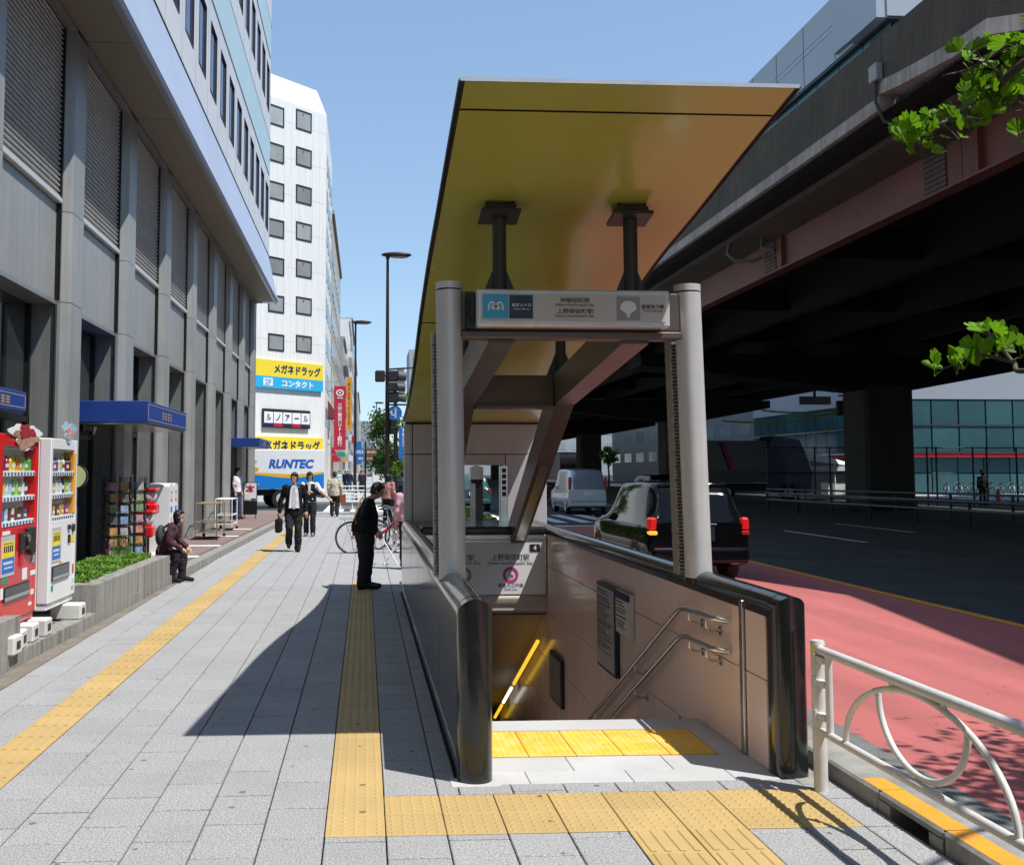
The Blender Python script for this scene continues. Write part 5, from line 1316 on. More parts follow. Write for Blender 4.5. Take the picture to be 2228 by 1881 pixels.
for i, ky in enumerate(('ru', 'no', 'a', 'bar', 'ru')):
    u0, u1 = .015 + .197 * i, .015 + .197 * i + .182
    cb_box(MB(), lerp(s0, s1, u0), lerp(s0, s1, u1), lerp(z0, z1, .24), lerp(z0, z1, .84), .21, .235).build('white_square', PRINTW, t)
    letter(ky, PRINTK, fr(P_((u0 + u1) / 2, .54, .25), dv), .095 * (s1 - s0), (.36 if ky != 'bar' else .07) * (z1 - z0), t)
    if i in (1, 3): cb_box(MB(), lerp(s0, s1, u0), lerp(s0, s1, u1), lerp(z0, z1, .06), lerp(z0, z1, .22), .21, .236).build('red_tab', REDS, t)
    else: cb_box(MB(), lerp(s0, s1, u0), lerp(s0, s1, u1), lerp(z0, z1, .06), lerp(z0, z1, .22), .21, .236).build('grey_tab', NAVY, t)
t, *_ = cb_sign('shop_sign', 'lower yellow optician sign behind the truck', 548, 699, 951, 985, YELS, [('megane', .55, .45, .8, .7, NAVY)])
s0, s1, z0, z1 = cb_rect(548, 705, 985, 1060); cb_box(MB(), s0, s1 - .3, .1, z1, .02, .06).build('shopfront', GLASSW, CB)
# side facade windows along the street
for r_ in range(8):
    for c_ in range(4):
        y = 84.5 + c_ * 3.1; z = 5.5 + r_ * 3.05; b = MB(); b.bb(-3.31, -3.24, y, y + 1.6, z, z + 1.5); b.build('window', GLASSW, CB)
# street row behind
def row_block(label, y0, y1, x, h, m, fl=3.1, win=GLASSW, bal=False):
    t = thing('street_building', label, 'building', (x - 6, (y0 + y1) / 2, 0), 0, 'row of buildings beyond the side street')
    b = MB(); b.bb(x - 16, x, y0, y1, 0, h); b.build('wall', m, t)
    n = int((h - 3) / fl); c = max(1, int((y1 - y0) / 4))
    for r_ in range(n):
        z = 3.6 + r_ * fl
        for k in range(c):
            y = lerp(y0, y1, (k + .2) / c); d = (y1 - y0) / c * .6; w = MB(); w.bb(x - .02, x + .06, y, y + d, z, z + 1.5); w.build('window', win, t)
        if bal: w = MB(); w.bb(x, x + .55, y0 + .2, y1 - .2, z - .5, z + .35); w.build('balcony', m, t)
        w = MB(); a = x - 5.5; w.bb(a, a + 3, y0 - .06, y0, z, z + 1.4)
    w = MB(); w.bb(x - 15, x + .25, y0, y1, h, h + .35); w.build('parapet', m, t)
row_block('beige textured block next to the white corner building', 98, 132, -3.3, 26.8, BEIGEB)
row_block('grey block with balconies beyond the beige one', 133, 150, -2.9, 19, GREYB, bal=True)
row_block('slim white block farther down the row', 151, 168, -2.5, 24, WTILE, bal=True)
row_block('grey tower with dark windows near the end of the row', 169, 205, -2.3, 27, GREYB, win=GLASSB)
row_block('pale block beyond the grey tower', 206, 240, -2.0, 24, WTILE)
row_block('last low block at the end of the row', 241, 330, -1.7, 20, BEIGEB)
block('end_building', 'pale office block closing the view at the end of the street', -2, 9, 420, 440, 22, GREYB, 7, 5, '-Y')
b = MB(); b.prism([(95.6, 3.6), (97.5, 3.6), (97.5, 4.2), (95.6, 5.4)], 'X', -3.3, -2.3)
# bank and hotel signs
BS = thing('bank_sign', 'tall red vertical bank sign with white lettering and round emblem on the left row', 'sign', (-1.9, 76, 3.4))
a = at(727, 839, 88); c = at(752, 978, 88); m = MB(); m.bb(a.x, c.x, 88, 88.3, c.z, a.z, 0, .03); m.build('board', REDS, BS)
xm = (a.x + c.x) / 2; hh = a.z - c.z
letter('bank', PRINTW, fr((xm, 87.97, c.z + hh * .39), (1, 0, 0)), .40, hh * .66, BS)
stroke([(.28 * math.cos(2 * math.pi * i / 28), .24 * math.sin(2 * math.pi * i / 28)) for i in range(28)], .11, fr((xm, 87.97, a.z - hh * .11), (1, 0, 0)), closed=True).build('emblem', PRINTW, BS)
m = MB(); m.cyl((xm, 87.98, a.z - hh * .11), (xm, 87.96, a.z - hh * .11), .09, n=16); m.build('emblem_dot', PRINTW, BS)
letter('mufg', PRINTW, fr((xm, 87.97, a.z - hh * .19), (1, 0, 0)), .5, .14, BS)
m = MB(); m.bb(-3.3, a.x, 88.1, 88.2, a.z - .5, a.z - .4); m.bb(-3.3, a.x, 88.1, 88.2, c.z + .4, c.z + .5); m.build('bracket', STEEL, BS)
HS = thing('hotel_sign', 'narrow orange vertical hotel sign behind the red bank sign', 'sign', (-1.6, 112, 5))
a = at(754, 820, 112); c = at(765, 935, 112); m = MB(); m.bb(a.x, c.x, 112, 112.3, c.z, a.z); m.build('board', ORNS, HS); letter('hotel', PRINTK, fr(((a.x + c.x) / 2, 111.97, (a.z + c.z) / 2), (1, 0, 0)), .3, (a.z - c.z) * .8, HS)
m = MB(); m.bb(-3.3, a.x, 112.1, 112.2, a.z - .6, a.z - .5); m.build('bracket', STEEL, HS)
for i, (px0, px1, py0, py1, Y, mm, lb) in enumerate(((734, 751, 983, 994, 92, GREENS, 'small green shop sign below the bank sign'), (746, 755, 997, 1005, 100, ORNS, 'small orange shop sign beyond the bank sign'), (765, 770, 948, 963, 130, REDS, 'tiny red vertical sign far down the row'), (776, 786, 960, 1010, 120, BLUES, 'narrow blue banner far down the street by the lamp pole'), (868, 876, 930, 1000, 60, BLUES, 'blue banner partly hidden behind the canopy edge'), (770, 776, 1010, 1030, 150, PRINTW, 'small white vertical sign far down the row'))):
    a = at(px0, py0, Y); c = at(px1, py1, Y); t = thing('street_sign_board', lb, 'sign', (a.x, Y, c.z)); m = MB(); m.bb(a.x, c.x, Y, Y + .2, c.z, a.z); m.build('board', mm, t); m = MB(); m.bb(a.x - .8 if a.x < 0 else c.x, a.x if a.x < 0 else c.x + .5, Y + .08, Y + .12, a.z - .25, a.z - .2); m.build('bracket', STEEL, t)
# awnings on the row
for (y0, y1, z, mm, lb) in ((90, 94, 6.4, mat('awning_maroon', (.16, .05, .06), .7, na=.1), 'maroon striped awning above the shop on the corner building side'), (100, 106, 2.6, REDS, 'red shop awning low on the beige block')):
    t = thing('shop_awning', lb, 'awning', (-3, (y0 + y1) / 2, z)); m = MB(); m.prism([(-3.3, z), (-2.5, z), (-2.5, z + .3), (-3.3, z + 1.6)], 'Y', y0, y1); m.build('canvas', mm, t)
# street lamps
def lamp(label, x, y, h, arm):
    t = thing('street_lamp', label, 'street lamp', (x, y, 0), 0, 'dark street lamps along the pavement')
    m = MB(); m.cyl((x, y, 0), (x, y, h * .45), .11, .085, n=12); m.cyl((x, y, h * .45), (x, y, h), .085, .055, n=12); m.build('pole', DKPOLE, t)
    m = MB(); m.cyl((x, y, 0), (x, y, .5), .16, .14, n=12); m.build('base', DKPOLE, t)
    m = MB(); m.ell((x + arm * .35, y, h + .06), (.62, .26, .11), 16, 8); m.cyl((x, y, h - .1), (x, y, h + .1), .08, n=10); hd = m.build('head', DKPOLE, t)
    m = MB(); m.ell((x + arm * .45, y, h - .01), (.4, .18, .07), 12, 6); m.build('lens', mat('lamp_lens_%d' % int(y), (.35, .33, .3), .2, na=.05), hd)
lamp('tall dark street lamp with oval head beside the canopy', .88, 40.0, 10.3, 1); lamp('dark street lamp on the far side of the crossing left of the tall one', -.58, 60.0, 10.5, 1); lamp('small far street lamp above the distant tree', 1.45, 128, 10.2, 1)
# traffic lights cluster on the tall pole
TL = thing('traffic_lights', 'cluster of black traffic signal heads bracketed to the tall lamp pole', 'traffic light', (.9, 39.8, 3.5))
def head(px0, px1, py0, py1, Y, hood=0):
    a = at(px0, py0, Y); c = at(px1, py1, Y); m = MB(); m.bb(a.x, c.x, Y, Y + .28, c.z, a.z, 0, .05); o = m.build('signal_head', BLACKP, TL)
    if hood: m = MB(); cz = (a.z + c.z) / 2; m.cyl((c.x - .02, Y + .14, cz), (c.x + .3, Y + .14, cz - .03), (a.z - c.z) * .42, n=14); m.build('hood', mat('hood_grey', (.10, .105, .105), .5, na=.1), o)
head(816, 838, 805, 830, 39.4); head(842, 868, 805, 829, 39.4, 1); head(842, 866, 830, 851, 39.35, 1); head(843, 868, 852, 875, 39.4, 1)
a = at(868, 790, 39.6); m = MB(); m.cyl((.88, 39.8, at(840, 817, 39.8).z), (at(822, 817, 39.8).x, 39.8, at(840, 817, 39.8).z), .04, n=8); m.cyl((.9, 39.8, at(840, 803, 39.8).z), (2.1, 39.8, at(840, 799, 39.8).z), .035, n=8); m.cyl((.9, 39.8, at(840, 880, 39.8).z), (1.7, 39.8, at(840, 880, 39.8).z), .035, n=8); m.build('bracket_arm', BLACKP, TL)
for (px, py) in ((872, 815), (874, 845)): q = at(px, py, 39.9); m = MB(); m.bb(q.x - .14, q.x + .14, 39.9, 40.0, q.z - .3, q.z + .3, 0, .02); m.build('back_plate', PRINTG, TL)
PS = thing('pedestrian_signal', 'pedestrian signal heads lower on the post behind the canopy edge', 'traffic light', (1.25, 41, 0))
q = at(860, 950, 41); m = MB(); m.cyl((q.x, 41, 0), (q.x, 41, 5.2), .07, n=10); m.build('post', DKPOLE, PS)
for k, py in enumerate((918, 936)): q = at(853, py, 41); m = MB(); m.bb(q.x - .17, q.x + .17, 40.8, 41.0, q.z - .16, q.z + .16, 0, .03); m.build('signal_head', BLACKP, PS)
# round blue direction sign
RS = thing('arrow_sign', 'round blue sign with white up and left arrows near the traffic lights', 'road sign', (1.2, 41, 0))
q = at(859, 898, 40.5); m = MB(); m.cyl((q.x, 40.5, q.z), (q.x, 40.53, q.z), .29, n=28); m.build('disc', BLUES, RS); 
F2 = fr((q.x, 40.49, q.z), (1, 0, 0)); b = stroke([(.03, -.2), (.03, .16)], .055, F2); stroke([(.03, -.08), (-.12, -.08), (-.14, .02)], .05, F2, b); b.add([F2 @ Vector(v) for v in ((-.05, .1, 0), (.11, .1, 0), (.03, .22, 0))], [(0, 1, 2)]); b.add([F2 @ Vector(v) for v in ((-.21, 0, 0), (-.07, 0, 0), (-.14, .1, 0))], [(0, 1, 2)]); b.build('arrows', PRINTW, RS)
m = MB(); m.cyl((q.x + .08, 40.6, 0), (q.x + .08, 40.6, q.z + .3), .04, n=8); m.build('post', DKPOLE, RS)
# route number signs
RN = thing('route_sign', 'pair of hexagonal route number and street name signs on a dark post', 'road sign', (.02, 44.5, 0))
q0 = at(795, 1000, 44.5); m = MB(); m.cyl((q0.x, 44.5, -.1), (q0.x, 44.5, at(795, 960, 44.5).z), .04, n=10); m.build('post', DKPOLE, RN)
def hexa(px0, px1, py0, py1, mm, key, kw):
    a = at(px0, py0, 44.4); c = at(px1, py1, 44.4); w = c.x - a.x; z = (a.z + c.z) / 2; e = .13 * w
    m = MB(); m.prism([(a.x + e, c.z), (c.x - e, c.z), (c.x, z), (c.x - e, a.z), (a.x + e, a.z), (a.x, z)], 'Y', 44.38, 44.42); o = m.build('plate', mm, RN); letter(key, PRINTW, fr(((a.x + c.x) / 2, 44.37, z), (1, 0, 0)), kw * w, None, o)
BRS = mat('sign_brown', (.18, .09, .04), .5, na=.05)
hexa(772, 794, 975, 991, BLUES, '453', .7); hexa(795, 821, 975, 991, BRS, 'kasuga', .72); hexa(775, 794, 991, 1003, BLUES, '453', .6); hexa(796, 813, 991, 1003, BRS, 'kasuga', .7)
# white guard fence at the crossing
GF = thing('white_fence', 'white pipe guard fence at the end of the pavement', 'guard rail', (-.6, 47.5, 0))
x0, x1 = at(741, 1100, 47.6).x, at(792, 1100, 47.6).x
for x in (x0, (x0 + x1) / 2, x1): m = MB(); m.cyl((x, 47.6, -.12), (x, 47.6, .86), .04, n=10); m.build('post', WHITEM, GF)
for z in (.82, .66, .5, .3): m = MB(); m.cyl((x0 - .1, 47.55, z), (x1 + .1, 47.55, z), .03, n=8); m.build('bar', WHITEM, GF)
m = MB(); m.bb(x0, x1, 47.58, 47.62, -.05, .25); m.build('grey_panel', PRINTG, GF)
GF2 = thing('white_fence', 'second white pipe fence farther back beside the street', 'guard rail', (-.9, 58, 0))
for x in (-1.5, -.6, .3): m = MB(); m.cyl((x, 58, 0), (x, 58, .9), .04, n=8); m.build('post', WHITEM, GF2)
for z in (.85, .6, .35): m = MB(); m.cyl((-1.6, 57.95, z), (.4, 57.95, z), .03, n=8); m.build('bar', WHITEM, GF2)
# ================================================================== PEOPLE
def ring_loft(b, rings, n=14):
    """closed loft through (centre, rx, ry) rings"""
    rows = [[(c[0] + rx * math.cos(2 * math.pi * i / n), c[1] + ry * math.sin(2 * math.pi * i / n), c[2]) for i in range(n)] for (c, rx, ry) in rings]
    b.grid(rows, 0, True, True); b.add(rows[0], [tuple(range(n))[::-1]]); b.add(rows[-1], [tuple(range(n))])
def limb(b, pts, rs, n=10):
    for i in range(len(pts) - 1):
        b.cyl(pts[i], pts[i + 1], rs[i], rs[i + 1], n)
    for p, r in zip(pts, rs): b.ell(p, (r, r, r), n, 6)
WRK = bpy.data.textures.new('wrinkles', 'CLOUDS'); WRK.noise_scale = .11; WRK.noise_depth = 2
HRT = bpy.data.textures.new('hair_tufts', 'CLOUDS'); HRT.noise_scale = .035; HRT.noise_depth = 1
def rough(o, tex, st):
    m = o.modifiers.new('folds', 'DISPLACE'); m.texture = tex; m.strength = st; m.mid_level = .5; m.texture_coords = 'LOCAL'; return o
def remesh(o, vox, sm=4):
    m = o.modifiers.new('remesh', 'REMESH'); m.mode = 'VOXEL'; m.voxel_size = vox; m.use_smooth_shade = True
    s = o.modifiers.new('smooth', 'SMOOTH'); s.factor = .5; s.iterations = sm
    return o
STAND = dict(pel=(0, 0, .93), waist=(0, 0, 1.08), chest=(0, 0, 1.28), neck=(0, 0, 1.455), head=(0, -.02, 1.60),
  ls=(.185, 0, 1.39), le=(.235, .02, 1.12), lw=(.24, -.06, .88), rs=(-.185, 0, 1.39), re=(-.235, .02, 1.12), rw=(-.24, -.06, .88),
  lh=(.09, 0, .90), lk=(.10, -.02, .49), la=(.10, .02, .09), rh=(-.09, 0, .90), rk=(-.10, -.02, .49), ra=(-.10, .02, .09), ltoe=(.11, -.15, .04), rtoe=(-.11, -.15, .04))
def person(label, loc, rz, pose, top, legs, shoe=None, hair=HAIR, vox=.014, scale=1.0, sleeves='long', jacket_len=.0, group=None, fat=1.0, face=True, skirt=False, hairlong=False, opens=None):
    J = {k: Vector(v) for k, v in {**STAND, **pose}.items()}
    t = thing('person', label, 'person', loc, rz, group); t.scale = (scale,) * 3
    shoe = shoe or cloth('shoe_black', (.012, .012, .012), .4)
    hd = J['head']; fdir = Vector(pose.get('face', (0, -1, 0))).normalized(); up = (hd - J['neck']).normalized()
    # ---- body
    b = MB()
    ring_loft(b, [(J['pel'] - Vector((0, 0, .06)), .13, .09), (J['pel'], .15 * fat, .105 * fat), (J['waist'], .13 * fat, .095 * fat), (J['chest'], .155, .105), ((J['ls'] + J['rs']) / 2 + Vector((0, 0, .02)), .14, .07)])
    limb(b, [(J['ls'] + J['rs']) / 2, J['neck'], hd], [.075, .052, .055])
    for s in 'lr':
        limb(b, [J[s + 's'], J[s + 'e'], J[s + 'w']], [.052, .041, .029]); limb(b, [J[s + 'h'], J[s + 'k'], J[s + 'a']], [.078, .052, .038])
        limb(b, [J[s + 'a'] + Vector((0, 0, -.03)), J[s + 'toe']], [.04, .03])
        # hand with palm, four fingers and thumb
        w = J[s + 'w']; d = (w - J[s + 'e']).normalized(); sd = d.cross(Vector((0, 0, 1)));
        sd = sd.normalized() if sd.length > .1 else Vector((0, -1, 0)); nrm = d.cross(sd)
        pc = w + d * .05; limb(b, [w, w + d * .04, w + d * .085], [.027, .034, .034], 8)
        for q in range(4):
            o_ = (q - 1.5) * .019; L_ = (.065, .078, .074, .058)[q]; k0 = w + d * .085 + sd * o_; k1 = k0 + d * L_ * .5 + nrm * .008; k2 = k1 + d * L_ * .4 + nrm * .022
            limb(b, [k0, k1, k2], [.0105, .0095, .008], 6)
        k0 = w + d * .03 + sd * .028; limb(b, [k0, k0 + sd * .03 + d * .03, k0 + sd * .034 + d * .06 + nrm * .01], [.013, .011, .009], 6)
    Mh = fr(hd, fdir.cross(up).normalized() * -1, up)    # local x right, y up, z out of the face? -> flip below
    fx = up.cross(fdir).normalized(); fu = fdir.cross(fx).normalized()
    def H(x, y, z): return hd + fx * x + fdir * y + fu * z
    Mx = Matrix((fx, fdir, fu)).transposed().to_4x4(); Mx.translation = hd
    b.ell((0, -.008, .015), (.074, .092, .105), 16, 12, 0, Mx); b.ell((0, .022, -.058), (.052, .06, .058), 12, 8, 0, Mx); b.ell((0, .088, -.012), (.013, .020, .022), 8, 6, 0, Mx)
    for s in (-1, 1): b.ell((s * .074, -.005, -.005), (.012, .022, .032), 8, 6, 0, Mx)
    b.ell((0, .075, -.052), (.024, .014, .010), 8, 6, 0, Mx)
    body = remesh(b.build('body', SKIN, t, world=False), min(vox, .012) if vox < .016 else vox, 3)
    if face:
        for s in (-1, 1): e = MB(); e.ell((s * .03, .082, .012), (.013, .008, .006), 8, 5, 0, Mx); e.build('eye', PRINTK, t, world=False); e = MB(); e.ell((s * .031, .083, .032), (.02, .008, .004), 8, 5, 0, Mx); e.build('eyebrow', HAIR, t, world=False)
        e = MB(); e.ell((0, .086, -.05), (.022, .007, .004), 8, 5, 0, Mx); e.build('mouth', mat('lips', (.3, .1, .08), .5) if 'lips' not in MATS else MATS['lips'], t, world=False)
    # ---- hair
    b = MB(); b.ell((0, -.022, .035), (.085, .095, .100), 16, 10, 0, Mx)
    b.ell((0, -.05, -.01), (.080, .062, .085), 12, 8, 0, Mx)
    for s in (-1, 1): b.ell((s * .062, -.015, .01), (.026, .05, .06), 10, 6, 0, Mx)
    b.ell((0, .052, .088), (.06, .035, .026), 10, 6, 0, Mx)
    if hairlong:
        for s in (-1, 1): b.ell((s * .07, -.005, -.045), (.026, .055, .075), 10, 6, 0, Mx)
        b.ell((0, -.055, -.06), (.08, .05, .07), 10, 6, 0, Mx)
    rough(remesh(b.build('hair', hair, t, world=False), vox, 2), HRT, .022)
    # ---- top
    b = MB(); hem = J['pel'] + Vector((0, 0, -.02 - jacket_len)); e = .024 * fat
    mid = (J['ls'] + J['rs']) / 2
    ring_loft(b, [(hem, .172 * fat + e * .5, .125 * fat + e * .5), (J['pel'] + Vector((0, 0, .04)), .165 * fat + e * .5, .118 * fat + e * .5), (J['waist'], .150 * fat + e * .4, .11 * fat + e * .4), (J['chest'], .176 + e * .3, .122 + e * .3), (mid + Vector((0, 0, .0)), .165, .088), (mid + Vector((0, 0, .055)), .085, .07)])
    for s in 'lr':
        if sleeves == 'long':
            wv = J[s + 'w'] - (J[s + 'w'] - J[s + 'e']).normalized() * .01; limb(b, [J[s + 's'], J[s + 'e'], wv], [.076, .060, .046])
        elif sleeves == 'short': limb(b, [J[s + 's'], J[s + 's'].lerp(J[s + 'e'], .75)], [.064, .056])
    ob = rough(remesh(b.build('top', top, t, world=False), vox, 4), WRK, .045)
    # ---- trousers
    b = MB()
    ring_loft(b, [(J['pel'] + Vector((0, 0, -.10)), .165 * fat, .118 * fat), (J['pel'] + Vector((0, 0, .0)), .165 * fat, .118 * fat), (J['waist'] + Vector((0, 0, -.04)), .145 * fat, .105 * fat)])
    for s in 'lr': limb(b, [J[s + 'h'] + Vector((0, 0, -.02)), J[s + 'k'], J[s + 'a'] + Vector((0, 0, -.01))], [.100 * fat, .080 * fat ** .5, .074 * fat ** .4])
    rough(remesh(b.build('trousers', legs, t, world=False), vox, 4), WRK, .04)
    for s in 'lr':
        b = MB(); a = J[s + 'a']; to = J[s + 'toe']; d = (to - a); d.z = 0; d = d.normalized() if d.length > .01 else Vector((0, -1, 0))
        back = Vector((a.x, a.y, to.z)) - d * .04
        limb(b, [back, Vector((a.x, a.y, to.z + .02)) + d * .06, to + d * .02], [.042, .046, .036], 10); b.ell((a.x, a.y, a.z - .02), .045)
        remesh(b.build('shoe', shoe, t, world=False), max(vox * .8, .010), 2)
    return t, J
BLK_ = cloth('black', (.010, .0105, .012)); CHAR = cloth('charcoal', (.022, .023, .026)); WHT = cloth('white_shirt', (.72, .72, .74)); MAR = cloth('maroon', (.075, .028, .038)); BEI = cloth('beige', (.52, .48, .38)); JEAN = cloth('denim', (.035, .06, .13)); PNK = cloth('pink', (.60, .34, .40)); GRYC = cloth('grey', (.2, .2, .21)); LTB = cloth('pale_blue', (.4, .5, .6))
# man in black standing on the tactile strip, facing the entrance (to the right)
t, J = person('stooped man in black standing in profile at the end of the tactile strip', (.03, 15.35, 0), R(84), dict(
    waist=(0, .0, 1.06), chest=(0, -.02, 1.22), neck=(0, -.09, 1.36), head=(0, -.165, 1.465), face=(0, -1, -.45), ls=(.20, -.03, 1.30), le=(.27, .03, 1.04), lw=(.19, -.14, .86), rs=(-.20, -.03, 1.30), re=(-.27, .03, 1.04), rw=(-.19, -.14, .86),
    pel=(0, .03, .90), lh=(.09, .03, .86), rh=(-.09, .03, .86), lk=(.10, -.01, .47), rk=(-.10, .01, .47), la=(.09, .03, .09), ra=(-.09, .05, .09), ltoe=(.10, -.17, .04), rtoe=(-.10, -.15, .04)), BLK_, CHAR, vox=.010, fat=1.5, jacket_len=.02)
m = MB(); m.tube([(.12, .07, 1.37), (.05, .14, 1.24), (-.06, .175, 1.08), (-.20, .13, .97)], .014, 6); m.build('shoulder_strap', cloth('strap_tan', (.30, .18, .06)), t, world=False)
# businessman
t, J = person('businessman in black suit, white shirt and pale tie walking towards the viewer', (-1.55, 22.4, 0), R(6), dict(
    le=(.27, .04, 1.13), lw=(.27, -.05, .88), re=(-.28, .05, 1.13), rw=(-.31, .02, .86), lk=(.10, -.08, .49), la=(.09, -.02, .09), ltoe=(.10, -.19, .04), rk=(-.10, -.14, .52), ra=(-.10, .12, .20), rtoe=(-.10, -.02, .10), face=(-.5, -1, -.1)), BLK_, CHAR, vox=.011, jacket_len=.14, fat=1.15, scale=1.0)
m = MB(); m.prism([(-.05, 1.44), (.05, 1.44), (.085, 1.33), (.10, 1.15), (.115, .95), (-.115, .95), (-.10, 1.15), (-.085, 1.33)], 'Y', -.172, -.10); m.build('shirt', WHT, t, world=False)
m = MB(); m.prism([(-.02, 1.41), (.02, 1.41), (.045, 1.05), (.01, .93), (-.02, .93), (-.045, 1.05)], 'Y', -.180, -.171); m.build('tie', cloth('tie_pale', (.55, .56, .58)), t, world=False)
HBG = thing('handbag', 'black briefcase hanging from the hand of the businessman', 'bag', (-1.87, 22.35, .45)); m = MB(); m.bb(-1.94, -1.80, 22.15, 22.55, .42, .72, 0, .03); m.build('bag_body', BLK_, HBG); m = MB(); m.tube([(-1.87, 22.25, .72), (-1.87, 22.28, .80), (-1.87, 22.42, .80), (-1.87, 22.45, .72)], .01, 6); m.build('handle', BLK_, HBG)
# young man with vest, arm stretched out
t, J = person('young man in black vest over a white T-shirt stretching one arm out', (-1.48, 27.5, 0), R(0), dict(
    ls=(.18, 0, 1.39), le=(.33, -.08, 1.17), lw=(.52, -.15, 1.02), re=(-.24, -.02, 1.14), rw=(-.02, -.20, 1.18), face=(.15, -1, -.35), lk=(.10, -.09, .49), la=(.09, -.06, .09), ltoe=(.10, -.24, .04), rk=(-.09, -.02, .49), ra=(-.09, .08, .10), rtoe=(-.10, -.10, .05)), WHT, CHAR, vox=.014, sleeves='short', hairlong=True, shoe=cloth('sneaker', (.2, .2, .2)))
b = MB(); ring_loft(b, [((0, 0, .92), .185, .14), ((0, 0, 1.08), .172, .128), ((0, 0, 1.28), .196, .142), ((0, 0, 1.41), .15, .10)]); remesh(b.build('vest', BLK_, t, world=False), .014, 3)
m = MB(); m.prism([(-.045, 1.43), (.045, 1.43), (.02, 1.12), (-.02, 1.12)], 'Y', -.165, -.11); m.build('vest_opening', WHT, t, world=False)
# man in beige jacket walking away
t, J = person('man in beige jacket walking away carrying a brown bag', (-1.15, 39.0, 0), R(180), dict(le=(.25, .03, 1.12), re=(-.25, .03, 1.12), lk=(.1, -.06, .5), la=(.1, .0, .09), ltoe=(.1, -.18, .04), rk=(-.1, -.0, .5), ra=(-.1, .14, .14), rtoe=(-.1, .02, .05)), BEI, CHAR, vox=.018, jacket_len=.12, fat=1.1, face=False, hair=cloth('hair_grey', (.06, .055, .05)))
BG2 = thing('paper_bag', 'reddish brown bag carried by the man in the beige jacket', 'bag', (-.85, 39.0, .5)); m = MB(); m.bb(-.96, -.72, 38.9, 39.05, .52, .84, 0, .01); m.build('bag_body', cloth('bag_brown', (.30, .09, .04)), BG2); m = MB(); m.tube([(-.9, 38.97, .84), (-.88, 38.97, .92), (-.8, 38.97, .92), (-.78, 38.97, .84)], .008, 5); m.build('handle', BLK_, BG2)
# woman sitting on the planter end
t, J = person('woman in maroon jacket sitting on the end of the granite planter', (-3.10, 16.42, 0), R(84), dict(
    pel=(0, .10, .52), waist=(0, .06, .68), chest=(0, -.04, .86), neck=(0, -.12, 1.02), head=(0, -.17, 1.14), face=(-.1, -1, .0), ls=(.18, -.08, .97), rs=(-.18, -.08, .97), le=(.25, -.08, .74), re=(-.25, -.06, .74), lw=(.17, -.27, .60), rw=(-.15, -.25, .60),
    lh=(.09, .06, .50), rh=(-.09, .06, .50), lk=(.11, -.22, .50), rk=(-.12, -.18, .50), la=(.11, -.20, .09), ra=(-.12, -.06, .09), ltoe=(.12, -.37, .04), rtoe=(-.13, -.22, .04)), MAR, cloth('trousers_dark', (.028, .022, .026)), vox=.010, hairlong=True, jacket_len=.06, fat=1.08, scale=.9)
BP = thing('backpack', 'grey backpack on the back of the seated woman', 'bag', (-3.17, 16.4, .6)); m = MB(); m.ell((-3.24, 16.43, .73), (.085, .14, .18), 14, 10); remesh(m.build('pack', cloth('pack_grey', (.055, .06, .065)), BP), .012)
for s in (-1, 1): m = MB(); m.tube([(-3.19, 16.42 + s * .08, .86), (-3.09, 16.42 + s * .11, .935), (-2.97, 16.42 + s * .12, .87), (-3.03, 16.42 + s * .13, .68)], .015, 6); m.build('strap', cloth('pack_grey', (.055, .06, .065)), BP)
# person at the far doorway
t, J = person('person in white shirt with dark backpack straps and jeans standing at the far doorway', (-4.28, 34.4, .124), R(70), dict(), WHT, JEAN, vox=.018, sleeves='short', face=False)
b = MB(); b.ell((0, .17, 1.2), (.13, .09, .2)); remesh(b.build('rucksack', BLK_, t, world=False), .018)
# near the bicycles
person('person with dark hair and patterned top standing behind the bicycles', (.72, 31.5, 0), R(150), dict(), cloth('floral', (.45, .22, .2)), BLK_, vox=.02, face=False, hairlong=True, scale=.96)
t, J = person('person in dark cap and dark clothes with a pale shoulder bag by the kerb', (1.28, 34.0, 0), R(200), dict(re=(-.26, -.05, 1.14), rw=(-.15, -.2, 1.05)), cloth('navy', (.02, .025, .05)), JEAN, vox=.02, face=False)
b = MB(); b.ell((-.22, -.02, 1.08), (.09, .14, .16)); remesh(b.build('shoulder_bag', cloth('canvas', (.6, .58, .5)), t, world=False), .02)
person('person in pink top standing right next to the capped person by the kerb', (1.62, 34.6, 0), R(170), dict(), PNK, CHAR, vox=.02, face=False, sleeves='short')
person('person in pink shirt and black skirt half hidden by the left edge of the entrance', (.80, 18.3, 0), R(180), dict(), PNK, BLK_, vox=.016, face=False, scale=.94, fat=1.1)
# far pedestrians
FP = [(-2.0, 78, R(0), cloth('pale_blue', (.4, .5, .6)), JEAN, 'far pedestrian in pale blue top near the bank sign'), (-1.6, 84, R(170), BLK_, CHAR, 'far pedestrian in black walking away under the bank sign'), (-1.2, 80, R(0), cloth('navy', (.02, .025, .05)), JEAN, 'far pedestrian in navy left of the lamp pole'), (-.9, 92, R(0), WHT, CHAR, 'far pedestrian in white shirt in mid street'), (-.35, 88, R(180), GRYC, BLK_, 'far pedestrian in grey right of the lamp pole'), (-.05, 99, R(0), PNK, JEAN, 'far pedestrian in pink top beside the street'), (-1.75, 104, R(10), BLK_, BLK_, 'farthest dark pedestrian near the shop awning'), (-.2, 76, R(20), cloth('navy', (.02, .025, .05)), CHAR, 'far pedestrian in dark blue at the crossing')]
for (x, y, rz, a, c, lb) in FP: person(lb, (x, y, 0), rz, dict(), a, c, vox=.03, face=False, group='far pedestrians on the street')
t, J = person('dark silhouetted person in a wide hat behind the median rail', (30.5, 48.5, 0), R(180), dict(), BLK_, BLK_, vox=.03, face=False)
